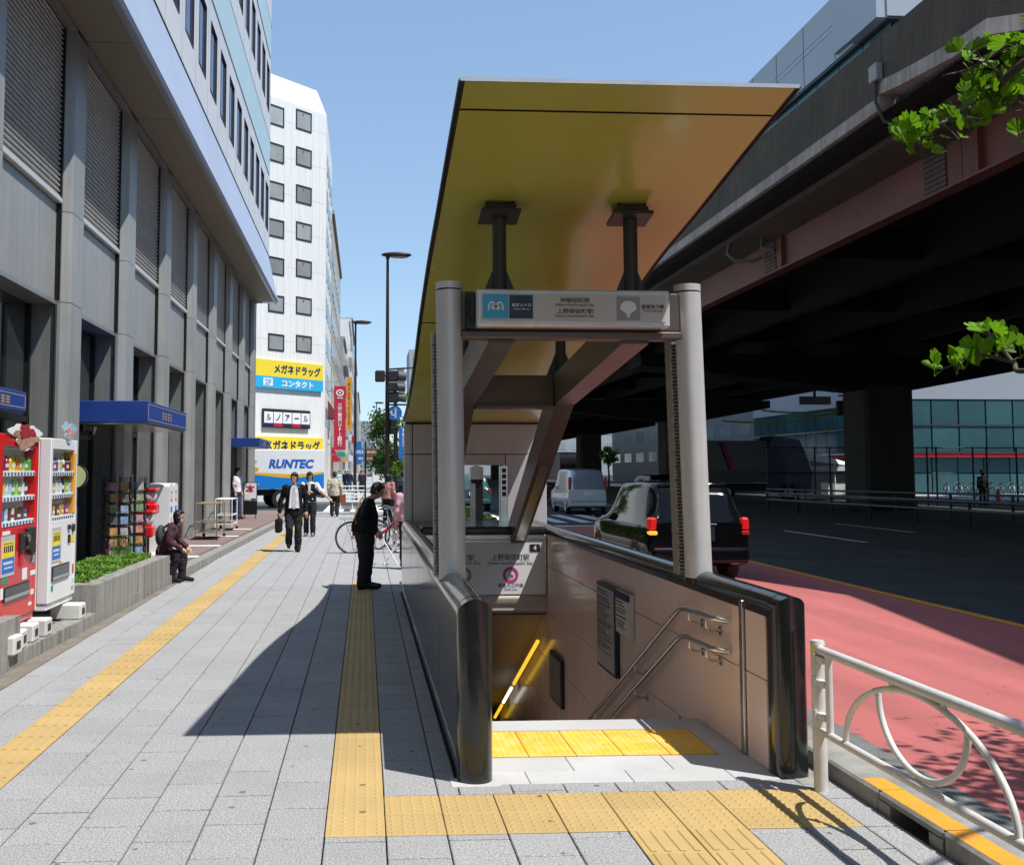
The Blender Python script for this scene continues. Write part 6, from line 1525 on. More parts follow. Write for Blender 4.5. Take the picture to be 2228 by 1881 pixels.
m = MB(); m.cyl((0, -.02, 1.66), (0, -.02, 1.68), .2, .17, 18); m.cyl((0, -.02, 1.68), (0, -.02, 1.78), .10, .085, 14); m.build('hat', BLK_, t, world=False)
# ================================================================== BICYCLES
def bicycle(label, loc, rz, framem, group='parked bicycles', basket=True, lean=R(4)):
    t = thing('bicycle', label, 'bicycle', loc, rz, group); t.rotation_euler = (lean, 0, rz)
    r = .335
    def P(m, n, mm, p=None): return m.build(n, mm, p or t, world=False)
    for cx_ in (-.53, .53):
        m = MB(); m.tube([(cx_ + r * math.cos(2 * math.pi * i / 28), 0, r + r * math.sin(2 * math.pi * i / 28)) for i in range(28)], .019, 6, closed=True); w = P(m, 'tyre', RUBBER)
        m = MB(); m.tube([(cx_ + (r - .022) * math.cos(2 * math.pi * i / 28), 0, r + (r - .022) * math.sin(2 * math.pi * i / 28)) for i in range(28)], .01, 5, closed=True)
        for i in range(18): a = 2 * math.pi * i / 18; m.cyl((cx_, .02 * (-1) ** i, r), (cx_ + (r - .02) * math.cos(a), 0, r + (r - .02) * math.sin(a)), .0022, n=3, caps=False)
        m.cyl((cx_, -.04, r), (cx_, .04, r), .022, n=8); P(m, 'rim', CHROME, w)
        m = MB(); a0, a1 = (.3, 2.9) if cx_ < 0 else (.5, 2.5)
        m.grid([[(cx_ + (r + .03) * math.cos(lerp(a0, a1, i / 12)), y, r + (r + .03) * math.sin(lerp(a0, a1, i / 12))) for y in (-.025, .0, .025)] for i in range(13)]); P(m, 'mudguard', CHROME, w)
    bb = Vector((-.08, 0, .28)); st = Vector((-.24, 0, .76)); hd_ = Vector((.36, 0, .78)); hb = Vector((.40, 0, .60)); fa = Vector((.53, 0, r)); ra_ = Vector((-.53, 0, r))
    m = MB(); m.cyl(bb, st, .016, n=8); m.cyl(bb, hb, .02, n=8); m.tube([(.39, 0, .66), (.15, 0, .46), (-.16, 0, .44)], .017, 8); m.cyl(hb, hd_, .02, n=8)
    for s in (-1, 1): m.cyl(bb + Vector((0, s * .03, 0)), ra_ + Vector((0, s * .05, 0)), .01, n=6); m.cyl(st + Vector((.02, s * .02, -.06)), ra_ + Vector((0, s * .05, 0)), .009, n=6); m.cyl(hb + Vector((.01, s * .045, -.02)), fa + Vector((0, s * .045, 0)), .011, n=6)
    P(m, 'frame', framem)
    m = MB(); m.cyl(st, st + Vector((-.03, 0, .12)), .012, n=8); m.cyl(hd_, hd_ + Vector((-.03, 0, .16)), .012, n=8)
    h0 = hd_ + Vector((-.03, 0, .16)); m.tube([h0 + Vector((-.26, -.29, .03)), h0 + Vector((-.10, -.28, .05)), h0 + Vector((.03, -.10, .02)), h0, h0 + Vector((.03, .10, .02)), h0 + Vector((-.10, .28, .05)), h0 + Vector((-.26, .29, .03))], .011, 8); P(m, 'handlebar', CHROME)
    for s in (-1, 1): m = MB(); m.cyl(h0 + Vector((-.30, s * .29, .03)), h0 + Vector((-.17, s * .288, .04)), .017, n=8); P(m, 'grip', RUBBER)
    m = MB(); m.ell(st + Vector((-.05, 0, .15)), (.13, .075, .04), 12, 8); m.ell(st + Vector((.06, 0, .145)), (.10, .03, .03), 10, 6); P(m, 'saddle', BLACKP)
    m = MB(); m.cyl(bb + Vector((0, -.05, 0)), bb + Vector((0, -.042, 0)), .09, n=20); m.cyl(bb + Vector((0, -.07, 0)), bb + Vector((.05, -.07, -.15)), .009, n=6); m.cyl(bb + Vector((0, .07, 0)), bb + Vector((-.05, .07, .15)), .009, n=6); c = P(m, 'crank', STEEL)
    for s, q in ((-1, (.05, -.11, -.15)), (1, (-.05, .11, .15))): m = MB(); m.box(bb + Vector(q), (.09, .06, .02)); P(m, 'pedal', BLACKP, c)
    m = MB(); m.cyl(ra_ + Vector((0, .06, 0)), ra_ + Vector((.05, .14, -.31)), .009, n=6); P(m, 'kickstand', STEEL)
    m = MB()
    for s in (-.06, .06): m.cyl((-.80, s, .74), (-.28, s, .74), .006, n=5)
    for q in range(4): m.cyl((-.78 + q * .14, -.06, .74), (-.78 + q * .14, .06, .74), .006, n=5)
    m.cyl((-.7, .06, .74), (-.53, .06, r), .006, n=5); m.cyl((-.7, -.06, .74), (-.53, -.06, r), .006, n=5); P(m, 'carrier', CHROME)
    if basket:
        m = MB(); B0 = [(.46, -.12), (.70, -.12), (.70, .12), (.46, .12)]; T0 = [(.43, -.17), (.78, -.17), (.78, .17), (.43, .17)]
        for z in (0, .33, .66, 1.0): m.tube([(lerp(B0[i][0], T0[i][0], z), lerp(B0[i][1], T0[i][1], z), .72 + .24 * z) for i in range(4)], .005, 4, closed=True)
        for i in range(4):
            for q in range(6): u = q / 6; p0 = Vector(B0[i]).lerp(Vector(B0[(i + 1) % 4]), u); p1 = Vector(T0[i]).lerp(Vector(T0[(i + 1) % 4]), u); m.cyl((p0.x, p0.y, .72), (p1.x, p1.y, .96), .003, n=3)
        P(m, 'basket', STEEL)
    return t
bicycle('red framed bicycle whose rear wheel shows behind the man in black', (.25, 21.9, 0), R(2), mat('bike_red', (.40, .01, .03), .3, na=.1, coat=.5))
bicycle('silver bicycle parked beside the red one, nose to the right', (.75, 22.9, 0), R(12), CHROME)
bicycle('silver shopper bicycle turned towards the kerb behind the first two', (.95, 24.2, 0), R(70), STEEL)
bicycle('grey bicycle last in the row by the kerb', (1.25, 26.5, 0), R(82), ALU)
bk1 = bicycle('white-framed bicycle parked by the teal building, nearest the pier', (40.5 - .5, 62, .02), R(75), WHITEM, 'bicycles parked by the teal building')
for i, x in enumerate((36.6, 37.5, 38.4, 39.3, 41.0, 41.9)): copy_tree(bk1, (x, 62 + .2 * (i % 3), .02), R(70 + 7 * (i % 4)), label='bicycle in the parked row by the teal building, number %s from the pier' % ('one two three four five six'.split()[i]))
# white trestle stand near the entrance edge
TR = thing('folding_stool', 'white folding stool frame on the pavement beside the entrance wall', 'stool', (.52, 19.2, 0))
for s in (-1, 1): m = MB(); m.cyl((.38, 19.2 + s * .14, 0), (.62, 19.2 + s * .14, .42), .012, n=6); m.cyl((.62, 19.2 + s * .14, 0), (.38, 19.2 + s * .14, .42), .012, n=6); m.build('leg_frame', WHITEM, TR)
for z, x in ((.42, .38), (.42, .62), (.14, .46), (.02, .38)): m = MB(); m.cyl((x, 19.06, z), (x, 19.34, z), .012, n=6); m.build('cross_bar', WHITEM, TR)
# ================================================================== CARS
def cat1(v, t):
    n = len(v); i = max(0, min(n - 2, int(t))); u = t - i
    p0, p1, p2, p3 = v[max(i - 1, 0)], v[i], v[i + 1], v[min(i + 2, n - 1)]
    return tuple(.5 * ((2 * b) + (-a + c) * u + (2 * a - 5 * b + 4 * c - d) * u * u + (-a + 3 * b - 3 * c + d) * u ** 3) for a, b, c, d in zip(p0, p1, p2, p3))
def car(name, label, cat, loc, rz, paint, S, L, W, wheels, wr, lamps, glassm=GLASSK, group=None, lit=True):
    """S: stations (y from the rear, sill z, belt z, roof z, half width at belt, half width at roof)"""
    t = thing(name, label, cat, loc, rz, group)
    def P(m, n, mm, p=None): return m.build(n, mm, p or t, world=False)
    def prof(st):
        y, zs, zb, zr, wb, wr_ = st; zr = max(zr, zb + .02)
        return [(0, zs), (wb * .90, zs), (wb * .985, zs + .07), (wb * 1.0, lerp(zs, zb, .45)), (wb * .99, lerp(zs, zb, .8)), (wb * .965, zb), (lerp(wb * .95, wr_, .45), lerp(zb, zr, .42)), (wr_ * 1.0, lerp(zb, zr, .86)), (wr_ * .88, lerp(zb, zr, .975)), (wr_ * .5, zr), (0, zr + .012)]
    def SP(u, v, side=1, off=0.0):
        st = cat1(S, u); pr = [tuple(p) for p in prof(st)]; x, z = cat1(pr, v)
        return Vector((side * x, st[0], z))
    def N_(u, v, side):
        a = SP(u + .02, v, side) - SP(u - .02, v, side); b_ = SP(u, v + .05, side) - SP(u, v - .05, side); n = a.cross(b_) * -side
        return n.normalized() if n.length > 1e-9 else Vector((0, 0, 1))
    nu = (len(S) - 1) * 5; us = [i * (len(S) - 1) / nu for i in range(nu + 1)]; vs = [i * 10 / 30 for i in range(31)]
    m = MB(); rows = []
    for u in us:
        rows.append([SP(u, v, -1) for v in vs[::-1]][:-1] + [SP(u, v, 1) for v in vs])
    m.grid([[tuple(p) for p in r_] for r_ in rows])
    m.add([tuple(p) for p in rows[0]], [tuple(range(len(rows[0])))]); m.add([tuple(p) for p in rows[-1]], [tuple(range(len(rows[-1])))[::-1]])
    body = P(m, 'body', paint)
    def patch(n, mm, u0, u1, v0, v1, sides=(1, -1), off=.006, parent=None, center=False, nu_=10, nv_=6):
        for s in sides:
            m = MB(); rw = []
            for i in range(nu_ + 1):
                u = lerp(u0, u1, i / nu_); rw.append([tuple(SP(u, lerp(v0, v1, j / nv_), s) + N_(u, lerp(v0, v1, j / nv_), s) * off) for j in range(nv_ + 1)])
            m.grid(rw); P(m, n, mm, parent or t)
    for (x, y) in ((s * (W / 2 - .10), yy) for yy in wheels for s in (1, -1)):
        sg = 1 if x > 0 else -1
        m = MB(); m.cyl((x - .10, y, wr), (x + .10, y, wr), wr, n=28); w = P(m, 'wheel', RUBBER)
        m = MB(); m.cyl((x + sg * .101, y, wr), (x + sg * .108, y, wr), wr * .64, wr * .6, n=24); P(m, 'hub', ALU, w)
        m = MB()
        for k in range(6): a = 2 * math.pi * k / 6; m.cyl((x + sg * .109, y + .03 * math.cos(a), wr + .03 * math.sin(a)), (x + sg * .112, y + wr * .56 * math.cos(a), wr + wr * .56 * math.sin(a)), .028, n=6)
        P(m, 'spoke', STEEL, w)
        arc = [(y + (wr + .055) * math.cos(math.pi * k / 16), wr + (wr + .055) * math.sin(math.pi * k / 16)) for k in range(17)]; arc2 = [(y + (wr - .01) * math.cos(math.pi * k / 16), wr + (wr - .01) * math.sin(math.pi * k / 16)) for k in range(16, -1, -1)]
        m = MB(); m.prism(arc + arc2, 'X', sg * (W / 2 - .02), sg * (W / 2 + .004)); m.prism([(y - wr - .0, wr * .6), (y + wr + .0, wr * .6)] + [(y + (wr + .02) * math.cos(math.pi * k / 12), wr + (wr + .02) * math.sin(math.pi * k / 12)) for k in range(13)], 'X', sg * (W / 2 - .09), sg * (W / 2 - .002)); P(m, 'wheel_arch', BLACKP, body)
    return t, P, patch, SP, body
Ssuv = [(0, .42, .98, 1.02, .80, .60), (.06, .34, 1.0, 1.12, .86, .63), (.38, .26, 1.0, 1.62, .875, .66), (1.0, .24, .99, 1.70, .88, .69), (2.0, .24, .97, 1.69, .88, .69), (2.7, .24, .96, 1.60, .88, .67), (3.35, .25, .95, 1.18, .88, .62), (3.7, .26, .93, .99, .87, .66), (4.3, .30, .82, .86, .82, .6), (4.62, .38, .66, .70, .66, .45)]
t, P, patch, SP, body = car('black_minivan', 'glossy black minivan with lit red tail lamps behind the right column', 'car', (5.63, 16.85, -.122), 0, CARK, Ssuv, 4.62, 1.76, (.85, 3.65), .32, None)
patch('rear_window', CARG, 1.12, 1.92, 7.9, 10, (1, -1), .006)
patch('side_window', CARG, 2.12, 2.98, 5.5, 7.2); patch('side_window', CARG, 3.06, 4.0, 5.5, 7.2); patch('side_window', CARG, 4.08, 5.6, 5.5, 7.1); patch('windscreen', CARG, 5.15, 5.9, 7.9, 10)
for s in (1, -1):
    m = MB(); m.bb(s * .79 - .07, s * .79 + .07, -.015, .16, .88, 1.10, 0, .03); tl = P(m, 'tail_lamp', TAILE); m = MB(); m.bb(s * .79 - .07, s * .79 + .072, -.017, .155, .81, .875, 0, .015); P(m, 'indicator', TAILO if s < 0 else TAILR, tl)
m = MB(); m.bb(-.84, .84, -.09, .14, .34, .60, 0, .06); P(m, 'bumper', CARK); m = MB(); m.bb(-.80, .80, -.095, -.085, .575, .60); P(m, 'bumper_strip', CHROME)
m = MB(); m.bb(-.30, .30, -.035, .02, .96, 1.0, 0, .01); P(m, 'chrome_bar', CHROME); m = MB(); m.bb(-.27, .27, -.02, .01, .70, .95, 0, .01); pr = P(m, 'plate_recess', CHROME); m = MB(); m.bb(-.165, .165, -.026, -.019, .745, .91); P(m, 'number_plate', PRINTW, pr)
for s in (1, -1): m = MB(); m.bb(s * .98 - .10, s * .98 + .08, 3.15, 3.25, .98, 1.14, 0, .03); P(m, 'mirror', CARK)
m = MB(); m.tube([(-.60, .40, 1.63), (0, .36, 1.66), (.60, .40, 1.63)], .035, 8); P(m, 'roof_spoiler', CARK)
Sn = [(0, .40, 1.02, 1.06, .78, .62), (.05, .32, 1.03, 1.2, .84, .66), (.22, .28, 1.03, 1.80, .845, .70), (.8, .26, 1.02, 1.93, .85, .73), (2.2, .26, 1.0, 1.95, .85, .73), (3.1, .26, .98, 1.85, .85, .71), (3.75, .27, .97, 1.25, .85, .66), (4.05, .28, .93, 1.0, .84, .62), (4.42, .36, .70, .74, .7, .5)]
t, P, patch, SP, body = car('silver_van', 'silver people carrier waiting beyond the zebra crossing', 'car', (9.55, 43.0, -.122), 0, CARS, Sn, 4.42, 1.69, (.75, 3.5), .32, None, group=None)
patch('rear_window', CARG, 1.05, 1.95, 7.7, 10, (1, -1), .006); patch('side_window', CARG, 2.1, 3.0, 5.6, 7.2); patch('side_window', CARG, 3.08, 3.98, 5.6, 7.2); patch('side_window', CARG, 4.06, 5.6, 5.6, 7.1); patch('windscreen', CARG, 5.1, 5.9, 7.9, 10)
for s in (1, -1): m = MB(); m.bb(s * .79 - .05, s * .79 + .05, -.01, .2, 1.05, 1.60, 0, .03); P(m, 'tail_lamp', TAILR)
m = MB(); m.bb(-.82, .82, -.08, .14, .32, .58, 0, .05); P(m, 'bumper', CARS); m = MB(); m.bb(-.17, .17, -.012, .0, .80, .97); P(m, 'number_plate', PRINTW)
for s in (1, -1): m = MB(); m.bb(s * .95 - .09, s * .95 + .07, 3.55, 3.65, 1.05, 1.2, 0, .03); P(m, 'mirror', BLACKP)
# dark cars ahead
for (lb, x, y, pm) in (('dark car queued beside the silver people carrier under the expressway', 12.6, 41.5, CARK), ('dark car far ahead of the silver people carrier', 9.4, 56, CARK), ('blue-green car crossing behind the rear opening of the entrance', 4.9, 46, mat('car_teal', (.03, .09, .09), .2, na=.05, coat=.8))):
    t, P, patch, SP, body = car('queued_car', lb, 'car', (x, y, -.122), 0, pm, Sn if y > 50 else Ssuv, 4.5, 1.72, (.8, 3.55), .31, None, group='cars queued under the expressway')
    patch('rear_window', CARG, 1.05, 1.95, 7.7, 10, (1, -1), .006); patch('side_window', CARG, 2.1, 3.9, 5.6, 7.2); patch('side_window', CARG, 4.0, 5.6, 5.6, 7.1)
    for s in (1, -1): m = MB(); m.bb(s * .79 - .06, s * .79 + .06, -.02, .12, .85, 1.05, 0, .02); P(m, 'tail_lamp', TAILR)
    m = MB(); m.bb(-.8, .8, -.06, .14, .34, .58, 0, .05); P(m, 'bumper', pm); m = MB(); m.bb(-.16, .16, -.04, -.0, .74, .9); P(m, 'number_plate', PRINTW)
# ================================================================== TRUCKS
TK = thing('delivery_truck', 'white and blue refrigerated delivery truck with yellow wave stripe in the side street', 'truck', (-5, 52, -.12), R(17))
def tp(m, n, mm, p=None): return m.build(n, mm, p or TK, world=False)
# local: x along the truck (rear at +x), side facing -y
TK.location = (-5.3, 51.9, -.12)
XR, XF, YN, YB_ = 3.05, -3.6, -1.15, 1.15
zb, zt = .95, 2.92
m = MB(); m.bb(XF, XR, YN, YB_, zb, zt, 0, .03); tp(m, 'cargo_box', WHITEG)
wave = [(XF + .02, 1.62), (-1.5, 1.72), (-.3, 1.66), (.8, 1.54), (1.6, 1.52), (2.3, 1.62), (XR - .02, 1.74)]
wv = []
for i in range(len(wave) - 1):
    for q in range(6): wv.append(cat1(wave, i + q / 6))
wv.append(wave[-1])
m = MB(); m.grid([[(p[0], YN - .004, zb + .01) for p in wv], [(p[0], YN - .004, p[1]) for p in wv]], 0, False); tp(m, 'blue_field', mat('truck_blue', (.01, .20, .62), .35, na=.04))
m = MB(); m.grid([[(p[0], YN - .006, p[1] - .02) for p in wv], [(p[0], YN - .006, p[1] + .12 + .05 * math.sin(p[0] * 1.4)) for p in wv]], 0, False); tp(m, 'yellow_wave', mat('truck_yellow', (.72, .45, .03), .4, na=.04))
o_ = letter('runtec', mat('runtec_blue', (.02, .12, .48), .4, na=.03), fr((1.35, YN - .008, 2.2), (1, 0, 0)), 2.25, .46, None, 'lettering', .22); o_.parent = TK
for key, x, z, w, h, mm in (('fresh', -.95, 2.25, 1.15, .2, GREENS), ('rantec', -.75, 1.18, .9, .13, PRINTW)):
    o_ = letter(key, mm, fr((x, YN - .009, z), (1, 0, 0)), w, h); o_.parent = TK
m = MB(); m.prism([(-.85 + .55 * math.cos(2 * math.pi * i / 24), 1.93 + .17 * math.sin(2 * math.pi * i / 24)) for i in range(24)], 'Y', YN - .010, YN - .004); tp(m, 'orange_oval', ORNS)
# rear doors
m = MB(); m.bb(XR, XR + .006, YN + .05, YB_ - .05, zb + .05, 1.72); rd = tp(m, 'rear_blue', MATS['truck_blue']); 
for y in (-.6, -.1, .1, .6): m = MB(); m.cyl((XR + .03, y, zb + .1), (XR + .03, y, zt - .1), .018, n=6); tp(m, 'door_bar', STEEL)
m = MB()
for i in range(3):
    for j in range(2): m.bb(XR, XR + .008, -.75 + i * .28, -.55 + i * .28, 2.25 + j * .22, 2.4 + j * .22)
tp(m, 'rear_print', NAVY)
m = MB(); m.bb(XF - 2.0, XR - .1, YN + .25, YB_ - .25, .62, .9); tp(m, 'chassis', BLACKM)
m = MB(); m.bb(XR - .06, XR + .06, YN + .1, YB_ - .1, .48, .66, 0, .02); tp(m, 'rear_bumper', BLACKM)
m = MB(); m.prism([(XF - 1.95, .5), (XF - .12, .5), (XF - .12, 2.5), (XF - 1.3, 2.55), (XF - 1.85, 1.5)], 'Y', YN + .08, YB_ - .08); cb_ = tp(m, 'cab', WHITEG); m = MB(); m.prism([(XF - 1.6, 1.45), (XF - .5, 1.45), (XF - .5, 2.2), (XF - 1.2, 2.25)], 'Y', YN + .075, YN + .078); tp(m, 'cab_window', GLASSK, cb_)
for x in (XF - 1.2, .85):
    for y in (YN + .14, YB_ - .14):
        m = MB(); m.cyl((x, y - .13, .46), (x, y + .13, .46), .46, n=28); w = tp(m, 'wheel', RUBBER); sg = -1 if y < 0 else 1
        m = MB(); m.cyl((x, y + sg * .131, .46), (x, y + sg * .14, .46), .27, .25, n=24); tp(m, 'hub', ALU, w); m = MB(); m.cyl((x, y + sg * .141, .46), (x, y + sg * .16, .46), .10, n=14); tp(m, 'hub_cap', STEEL, w)
GT2 = thing('grey_truck', 'grey box truck with dark blue cab crossing under the expressway', 'truck', (21, 58, -.12))
xa, xb, xc = at(1490, 1000, 58).x, at(1656, 1000, 58).x, at(1752, 1000, 58).x
m = MB(); m.bb(xa, xb, 57, 59.3, 1.05, 3.45, 0, .03); m.build('cargo_box', mat('truck_grey', (.17, .17, .155), .5, ns=2, na=.08), GT2)
m = MB(); m.bb(xa, xb, 56.994, 57, 1.06, 1.75); m.build('lower_band', mat('truck_grey_dark', (.12, .12, .11), .5, na=.08), GT2)
for k in (0, 1): q = at(1562 + 8 * k, 966, 57).x; m = MB(); m.add([(q, 56.99, 3.4), (q + .18, 56.99, 3.4), (q + .75, 56.99, 1.75), (q + .57, 56.99, 1.75)], [(0, 3, 2, 1)]); m.build('stripe', REDS if k else NAVY, GT2)
m = MB(); m.prism([(xb + .12, .5), (xc - .1, .5), (xc, 1.6), (xc - .35, 2.7), (xc - .7, 3.5), (xb + .5, 3.75), (xb + .12, 3.3)], 'Y', 57.1, 59.2); cb_ = m.build('cab', mat('cab_blue', (.015, .03, .10), .25, na=.05, coat=.6), GT2)
m = MB(); m.prism([(xb + 1.0, 1.7), (xc - .12, 1.7), (xc - .42, 2.6), (xb + 1.0, 2.6)], 'Y', 57.08, 57.1); m.build('cab_window', GLASSK, cb_)
m = MB(); m.bb(xa, xb + 1.0, 57.3, 59, .55, 1.0); m.build('chassis', BLACKM, GT2)
for x in (xa + 1.0, xa + 2.1, xb + 1.2):
    m = MB(); m.cyl((x, 57.05, .48), (x, 57.35, .48), .48, n=24); w = m.build('wheel', RUBBER, GT2); m = MB(); m.cyl((x, 57.03, .48), (x, 57.05, .48), .26, n=18); m.build('hub', ALU, w)
KS = thing('street_stall', 'small white-roofed stall with striped fringe beyond the grey truck', 'stall', (29, 64, 0))
a = at(1748, 985, 64); c = at(1856, 1060, 64)
m = MB(); m.add([(a.x - .3, 63, a.z - .5), (c.x + .2, 63, a.z - .9), (c.x + .2, 66, a.z - .6), (a.x - .3, 66, a.z - .1), (a.x + .6, 64.5, a.z + .1)], [(0, 1, 4), (1, 2, 4), (2, 3, 4), (3, 0, 4)]); m.build('roof', WHITEM, KS)
for x in (a.x, (a.x + c.x) / 2, c.x): m = MB(); m.cyl((x, 63.1, 0), (x, 63.1, a.z - .6), .05, n=6); m.build('post', WHITEM, KS)
m = MB(); m.bb(a.x - .2, c.x, 62.95, 63.0, a.z - 1.15, a.z - .85); m.build('fringe', WHITEM, KS); m = MB(); m.bb(a.x + 1.2, a.x + 3.4, 63.2, 64.2, .2, .95); m.build('counter', WHITEM, KS)
WT = thing('white_van', 'white box van seen from behind far up the street', 'truck', (1.3, 92, 0))
a = at(811, 967, 92); c = at(845, 1045, 92); m = MB(); m.bb(a.x, c.x, 92, 97, .5, a.z, 0, .06); m.build('cargo_box', WHITEG, WT); m = MB(); m.bb(a.x + .25, c.x - .25, 91.97, 92, 1.4, 2.3); m.build('rear_window', GLASST, WT); m = MB(); m.bb(a.x + .1, c.x - .1, 91.9, 92, .35, .55); m.build('bumper', PRINTG, WT)
for x in (a.x + .2, c.x - .2): m = MB(); m.cyl((x - .12, 93, .35), (x + .12, 93, .35), .35, n=14); m.build('wheel', RUBBER, WT)
WB = thing('white_bus', 'white coach seen far ahead under the expressway', 'bus', (27, 140, 0))
a = at(1214, 983, 140); c = at(1268, 1040, 140); m = MB(); m.bb(a.x, c.x, 140, 150, .4, a.z, 0, .2); m.build('body', WHITEG, WB); m = MB(); m.bb(a.x + .3, c.x - .3, 139.96, 140, 1.9, 3.4); m.build('rear_window', GLASSK, WB)
# red cone
RC = thing('traffic_cone', 'red traffic cone behind the hatted person', 'cone', (at(2222, 1060, 52).x, 54, 0)); q = RC.location.x; m = MB(); m.cyl((q, 54, -.1), (q, 54, .75), .18, .04, 14); m.build('cone', REDV, RC); m = MB(); m.bb(q - .2, q + .2, 53.8, 54.2, -.12, -.08); m.build('base', REDV, RC)
# ================================================================== TREES
def fan_leaf(seed, w=1.0):
    random.seed(seed); n = 23; pts = [(0, 0, 0)]; cup = random.uniform(-.25, .3)
    for i in range(n):
        a = lerp(R(172), R(8), i / (n - 1)); r = 1.0 + .05 * math.sin(i * 1.9 + seed) + random.uniform(-.03, .03)
        if i == n // 2: r *= .66
        elif abs(i - n // 2) == 1: r *= .88
        if i in (0, n - 1): r *= .80
        x, y = r * math.cos(a) * .68, r * (.25 + .75 * math.sin(a)) * .95
        pts.append((x, y, cup * x * x + .10 * abs(x) + .04 * math.sin(i * 1.3 + seed)))
    mid = [(p[0] * .5, p[1] * .5, p[2] * .45 + .01) for p in pts[1:]]
    V_ = pts + mid; fs = []
    for i in range(n - 1): fs += [(0, n + 1 + i, n + 2 + i), (n + 1 + i, 1 + i, 2 + i, n + 2 + i)]
    b = MB(); b.add([(p[0] * w, p[1] * w, p[2] * w) for p in V_], fs, 0, True)
    b.tube([(0, -.7 * w, -.08 * w), (0, -.3 * w, 0), (0, .02 * w, .0)], .018 * w, 4); return b.mesh('leaf', LEAFG)
FL = [fan_leaf(k) for k in range(5)]
random.seed(21)
GK = thing('ginkgo_tree', 'ginkgo tree whose leafy twigs hang into the right edge of the picture', 'tree', (2.35, 1.35, 0))
m = MB(); m.tube([(2.35, 1.35, 0), (2.36, 1.33, 1.2), (2.30, 1.38, 2.6), (2.42, .9, 4.2), (2.5, -.6, 6.3)], [.13, .11, .10, .08, .04], 14); m.build('trunk', BARK, GK)
def branch(pts, r0=.02, r1=.004):
    n = len(pts); m = MB(); m.tube(pts, [lerp(r0, r1, i / (n - 1)) for i in range(n)], 8); return m.build('branch', BARK, GK)
def curve(pts, k=8):
    out = []
    for i in range(len(pts) - 1):
        for q in range(k): out.append(Vector(cat1([tuple(p) for p in pts], i + q / k)))
    out.append(Vector(pts[-1])); return out
nleaf = 0
def leaves_on(path, n, s0, s1, spread, t0=0.0, t1=1.0):
    # short spurs off the branch, each ending in a small cluster of leaves
    global nleaf
    nc = max(1, n // 3); tw = MB()
    for i in range(nc):
        t = lerp(t0, t1, (i + random.random() * .8) / nc); k = min(len(path) - 2, int(t * (len(path) - 1))); p = path[k].lerp(path[k + 1], t * (len(path) - 1) - k)
        d = Vector((random.uniform(-1, 1), random.uniform(-.9, .9), random.uniform(-1.1, .6))) * spread * .6; tip = p + d
        tw.tube([p, p + d * .5 + Vector((0, 0, .004)), tip], [.0022, .0018, .0014], 5)
        for q_ in range(random.choice((2, 3, 4))):
            s = random.uniform(s0, s1); e = Euler((random.uniform(.3, 2.5), random.uniform(-.9, .9), random.uniform(-1.9, 1.9)))
            link('leaf', random.choice(FL), GK, tip + e.to_matrix() @ Vector((0, .68 * s, 0)), e, scale=(s, s, s)); nleaf += 1
    tw.build('twigs', BARK, GK, kind='stuff')
YB0 = 2.45
upA = curve([(2.36, 1.35, 3.3), (2.2, 1.9, 3.25), at(2250, 120, 2.3), at(2180, 190, YB0), at(2100, 240, YB0), at(2040, 275, YB0), at(1985, 318, YB0)]); branch(upA, .014, .003)
upB = curve([at(2250, 120, 2.3), at(2215, 90, 2.4), at(2160, 120, YB0), at(2110, 150, YB0), at(2050, 165, YB0)]); branch(upB, .006, .002)
upC = curve([at(2200, 175, YB0), at(2190, 215, 2.4), at(2215, 260, 2.4)]); branch(upC, .005, .002)
leaves_on(upA, 78, .028, .046, .10, .42, 1.0); leaves_on(upB, 40, .026, .044, .09, .1, .85); leaves_on(upC, 26, .028, .045, .09)
dn = curve([(2.33, 1.36, 2.3), (2.0, 1.8, 2.25), at(2290, 790, 2.2), at(2200, 785, 2.35), at(2120, 770, 2.4), at(2070, 795, 2.4)]); branch(dn, .009, .003)
dn2 = curve([at(2200, 785, 2.35), at(2165, 740, 2.38), at(2140, 715, 2.4)]); branch(dn2, .006)
leaves_on(dn, 26, .030, .048, .06, .58, 1.0); leaves_on(dn2, 9, .032, .046, .035, .3)
# remaining crown, out of the picture
random.seed(5)
cr = MB()
LS = [(0, 0, 0)] + [(.62 * math.cos(a), .35 + .62 * math.sin(a), .06) for a in (R(205), R(150), R(100), R(80), R(30), R(-25))]
def crown_leaf(b, c, s):
    M_ = Matrix.Translation(c) @ Euler((random.uniform(0, 3), random.uniform(-1, 1), random.uniform(0, 6.3))).to_matrix().to_4x4() @ Matrix.Scale(s, 4)
    b.add(LS, [(0, 1, 2, 3), (0, 3, 4), (0, 4, 5, 6)], 0, False, M_)
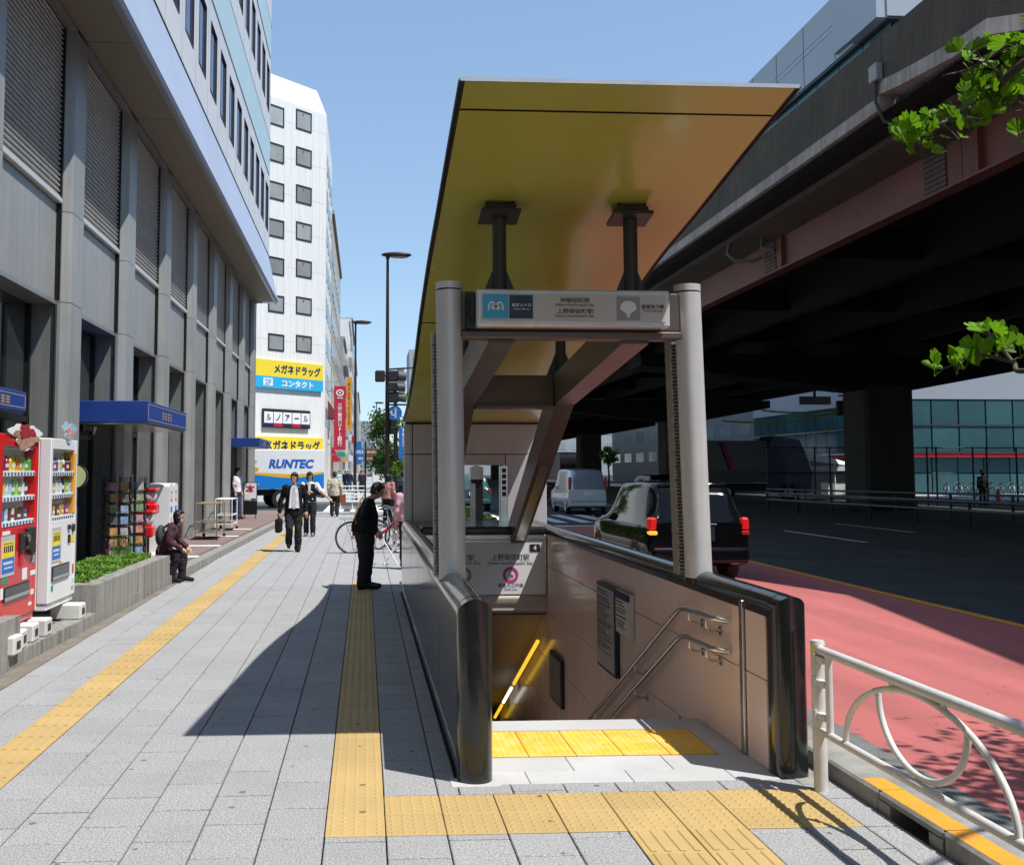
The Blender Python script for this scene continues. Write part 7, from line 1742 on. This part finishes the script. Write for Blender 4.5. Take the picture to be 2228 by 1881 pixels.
# limb over the road carries clumps that shade the lane
limb_p = curve([(2.42, .9, 4.2), (3.6, 1.2, 4.9), (4.6, 2.8, 5.2), (5.8, 3.4, 5.4), (7.6, 4.2, 5.5)]); branch(limb_p, .04, .012)
for c0 in ((2.2, -1.6, 6.2, 1.0), (3.2, -1.9, 5.6, 1.0), (6.5, 4.0, 5.5, .9), (7.2, 4.7, 5.4, .9), (7.7, 3.7, 5.6, 1.0), (6.9, 3.2, 5.5, .9), (8.3, 4.6, 5.3, .9), (1.4, -1.8, 5.2, 1.1), (3.6, -1.2, 5.0, 1.0)):
    for i in range(900):
        v = Vector((random.gauss(0, 1), random.gauss(0, 1), random.gauss(0, .7))) * .45 * c0[3]; crown_leaf(cr, Vector(c0[:3]) + v, random.uniform(.06, .1))
cr.build('crown', LEAFG, GK, kind='stuff')
def tree(label, x, y, h, cr_r, n, leafs, base=.4, m=LEAFD, seed=1, group='street trees'):
    random.seed(seed); t = thing('street_tree', label, 'tree', (x, y, 0), 0, group)
    b = MB(); b.tube([(x, y, 0), (x + .05, y, h * .3), (x - .04, y, h * .6), (x, y, h * .95)], [.12, .10, .07, .02], 10); b.build('trunk', BARK, t)
    clumps = []
    for k in range(14):
        a = random.uniform(0, 6.28); z = h * random.uniform(base, .98); rr = cr_r * random.uniform(.2, 1.0) * (1.15 - abs((z / h - base) / (1 - base) - .35)); clumps.append(Vector((x + rr * math.cos(a), y + rr * math.sin(a), z)))
    for c in clumps[:9]: b = MB(); b.tube([(x, y, max(h * .3, c.z * .7)), ((x + c.x) / 2, (y + c.y) / 2, c.z * .86), tuple(c)], [.04, .025, .008], 6); b.build('limb', BARK, t)
    b = MB()
    for i in range(n):
        c = random.choice(clumps); v = Vector((random.gauss(0, 1), random.gauss(0, 1), random.gauss(0, .75))) * cr_r * .27; crown_leaf(b, c + v, leafs * random.uniform(.6, 1.2))
    b.build('crown', m, t); return t
tree('young ginkgo tree behind the entrance, its leaves showing left of the canopy edge', 2.2, 31.5, 4.7, .75, 1500, .10, .42, LEAFG, 3)
tree('second street tree by the kerb, visible through the rear opening', 2.3, 38.5, 4.4, .9, 1700, .12, .35, LEAFG, 4)
tree('round dark green tree far up the street beyond the traffic lights', 1.75, 84, 6.6, 1.5, 3600, .17, .25, LEAFD, 6)
tree('tree seen under the expressway beyond the silver people carrier', 24.3, 100, 4.0, .75, 700, .18, .62, LEAFG, 8)
tree('second far tree behind the round dark green one', 2.6, 110, 7.2, 2.0, 2200, .22, .25, LEAFD, 9)
# low planting strip by the kerb behind the entrance
random.seed(31)
HG = thing('hedge', 'low clipped hedge along the kerb behind the subway entrance', 'hedge', (2.3, 23, 0))
b = MB()
for i in range(9000):
    x, y = random.uniform(2.02, 2.62), random.uniform(16.6, 30.5); z = random.uniform(.08, .70) if random.random() < .45 else random.uniform(.58, .78)
    if random.random() < .35: x = random.choice((2.02, 2.62)) + random.uniform(-.04, .04)
    crown_leaf(b, Vector((x, y, z)), random.uniform(.05, .09))
b.build('leaves', LEAFD, HG)
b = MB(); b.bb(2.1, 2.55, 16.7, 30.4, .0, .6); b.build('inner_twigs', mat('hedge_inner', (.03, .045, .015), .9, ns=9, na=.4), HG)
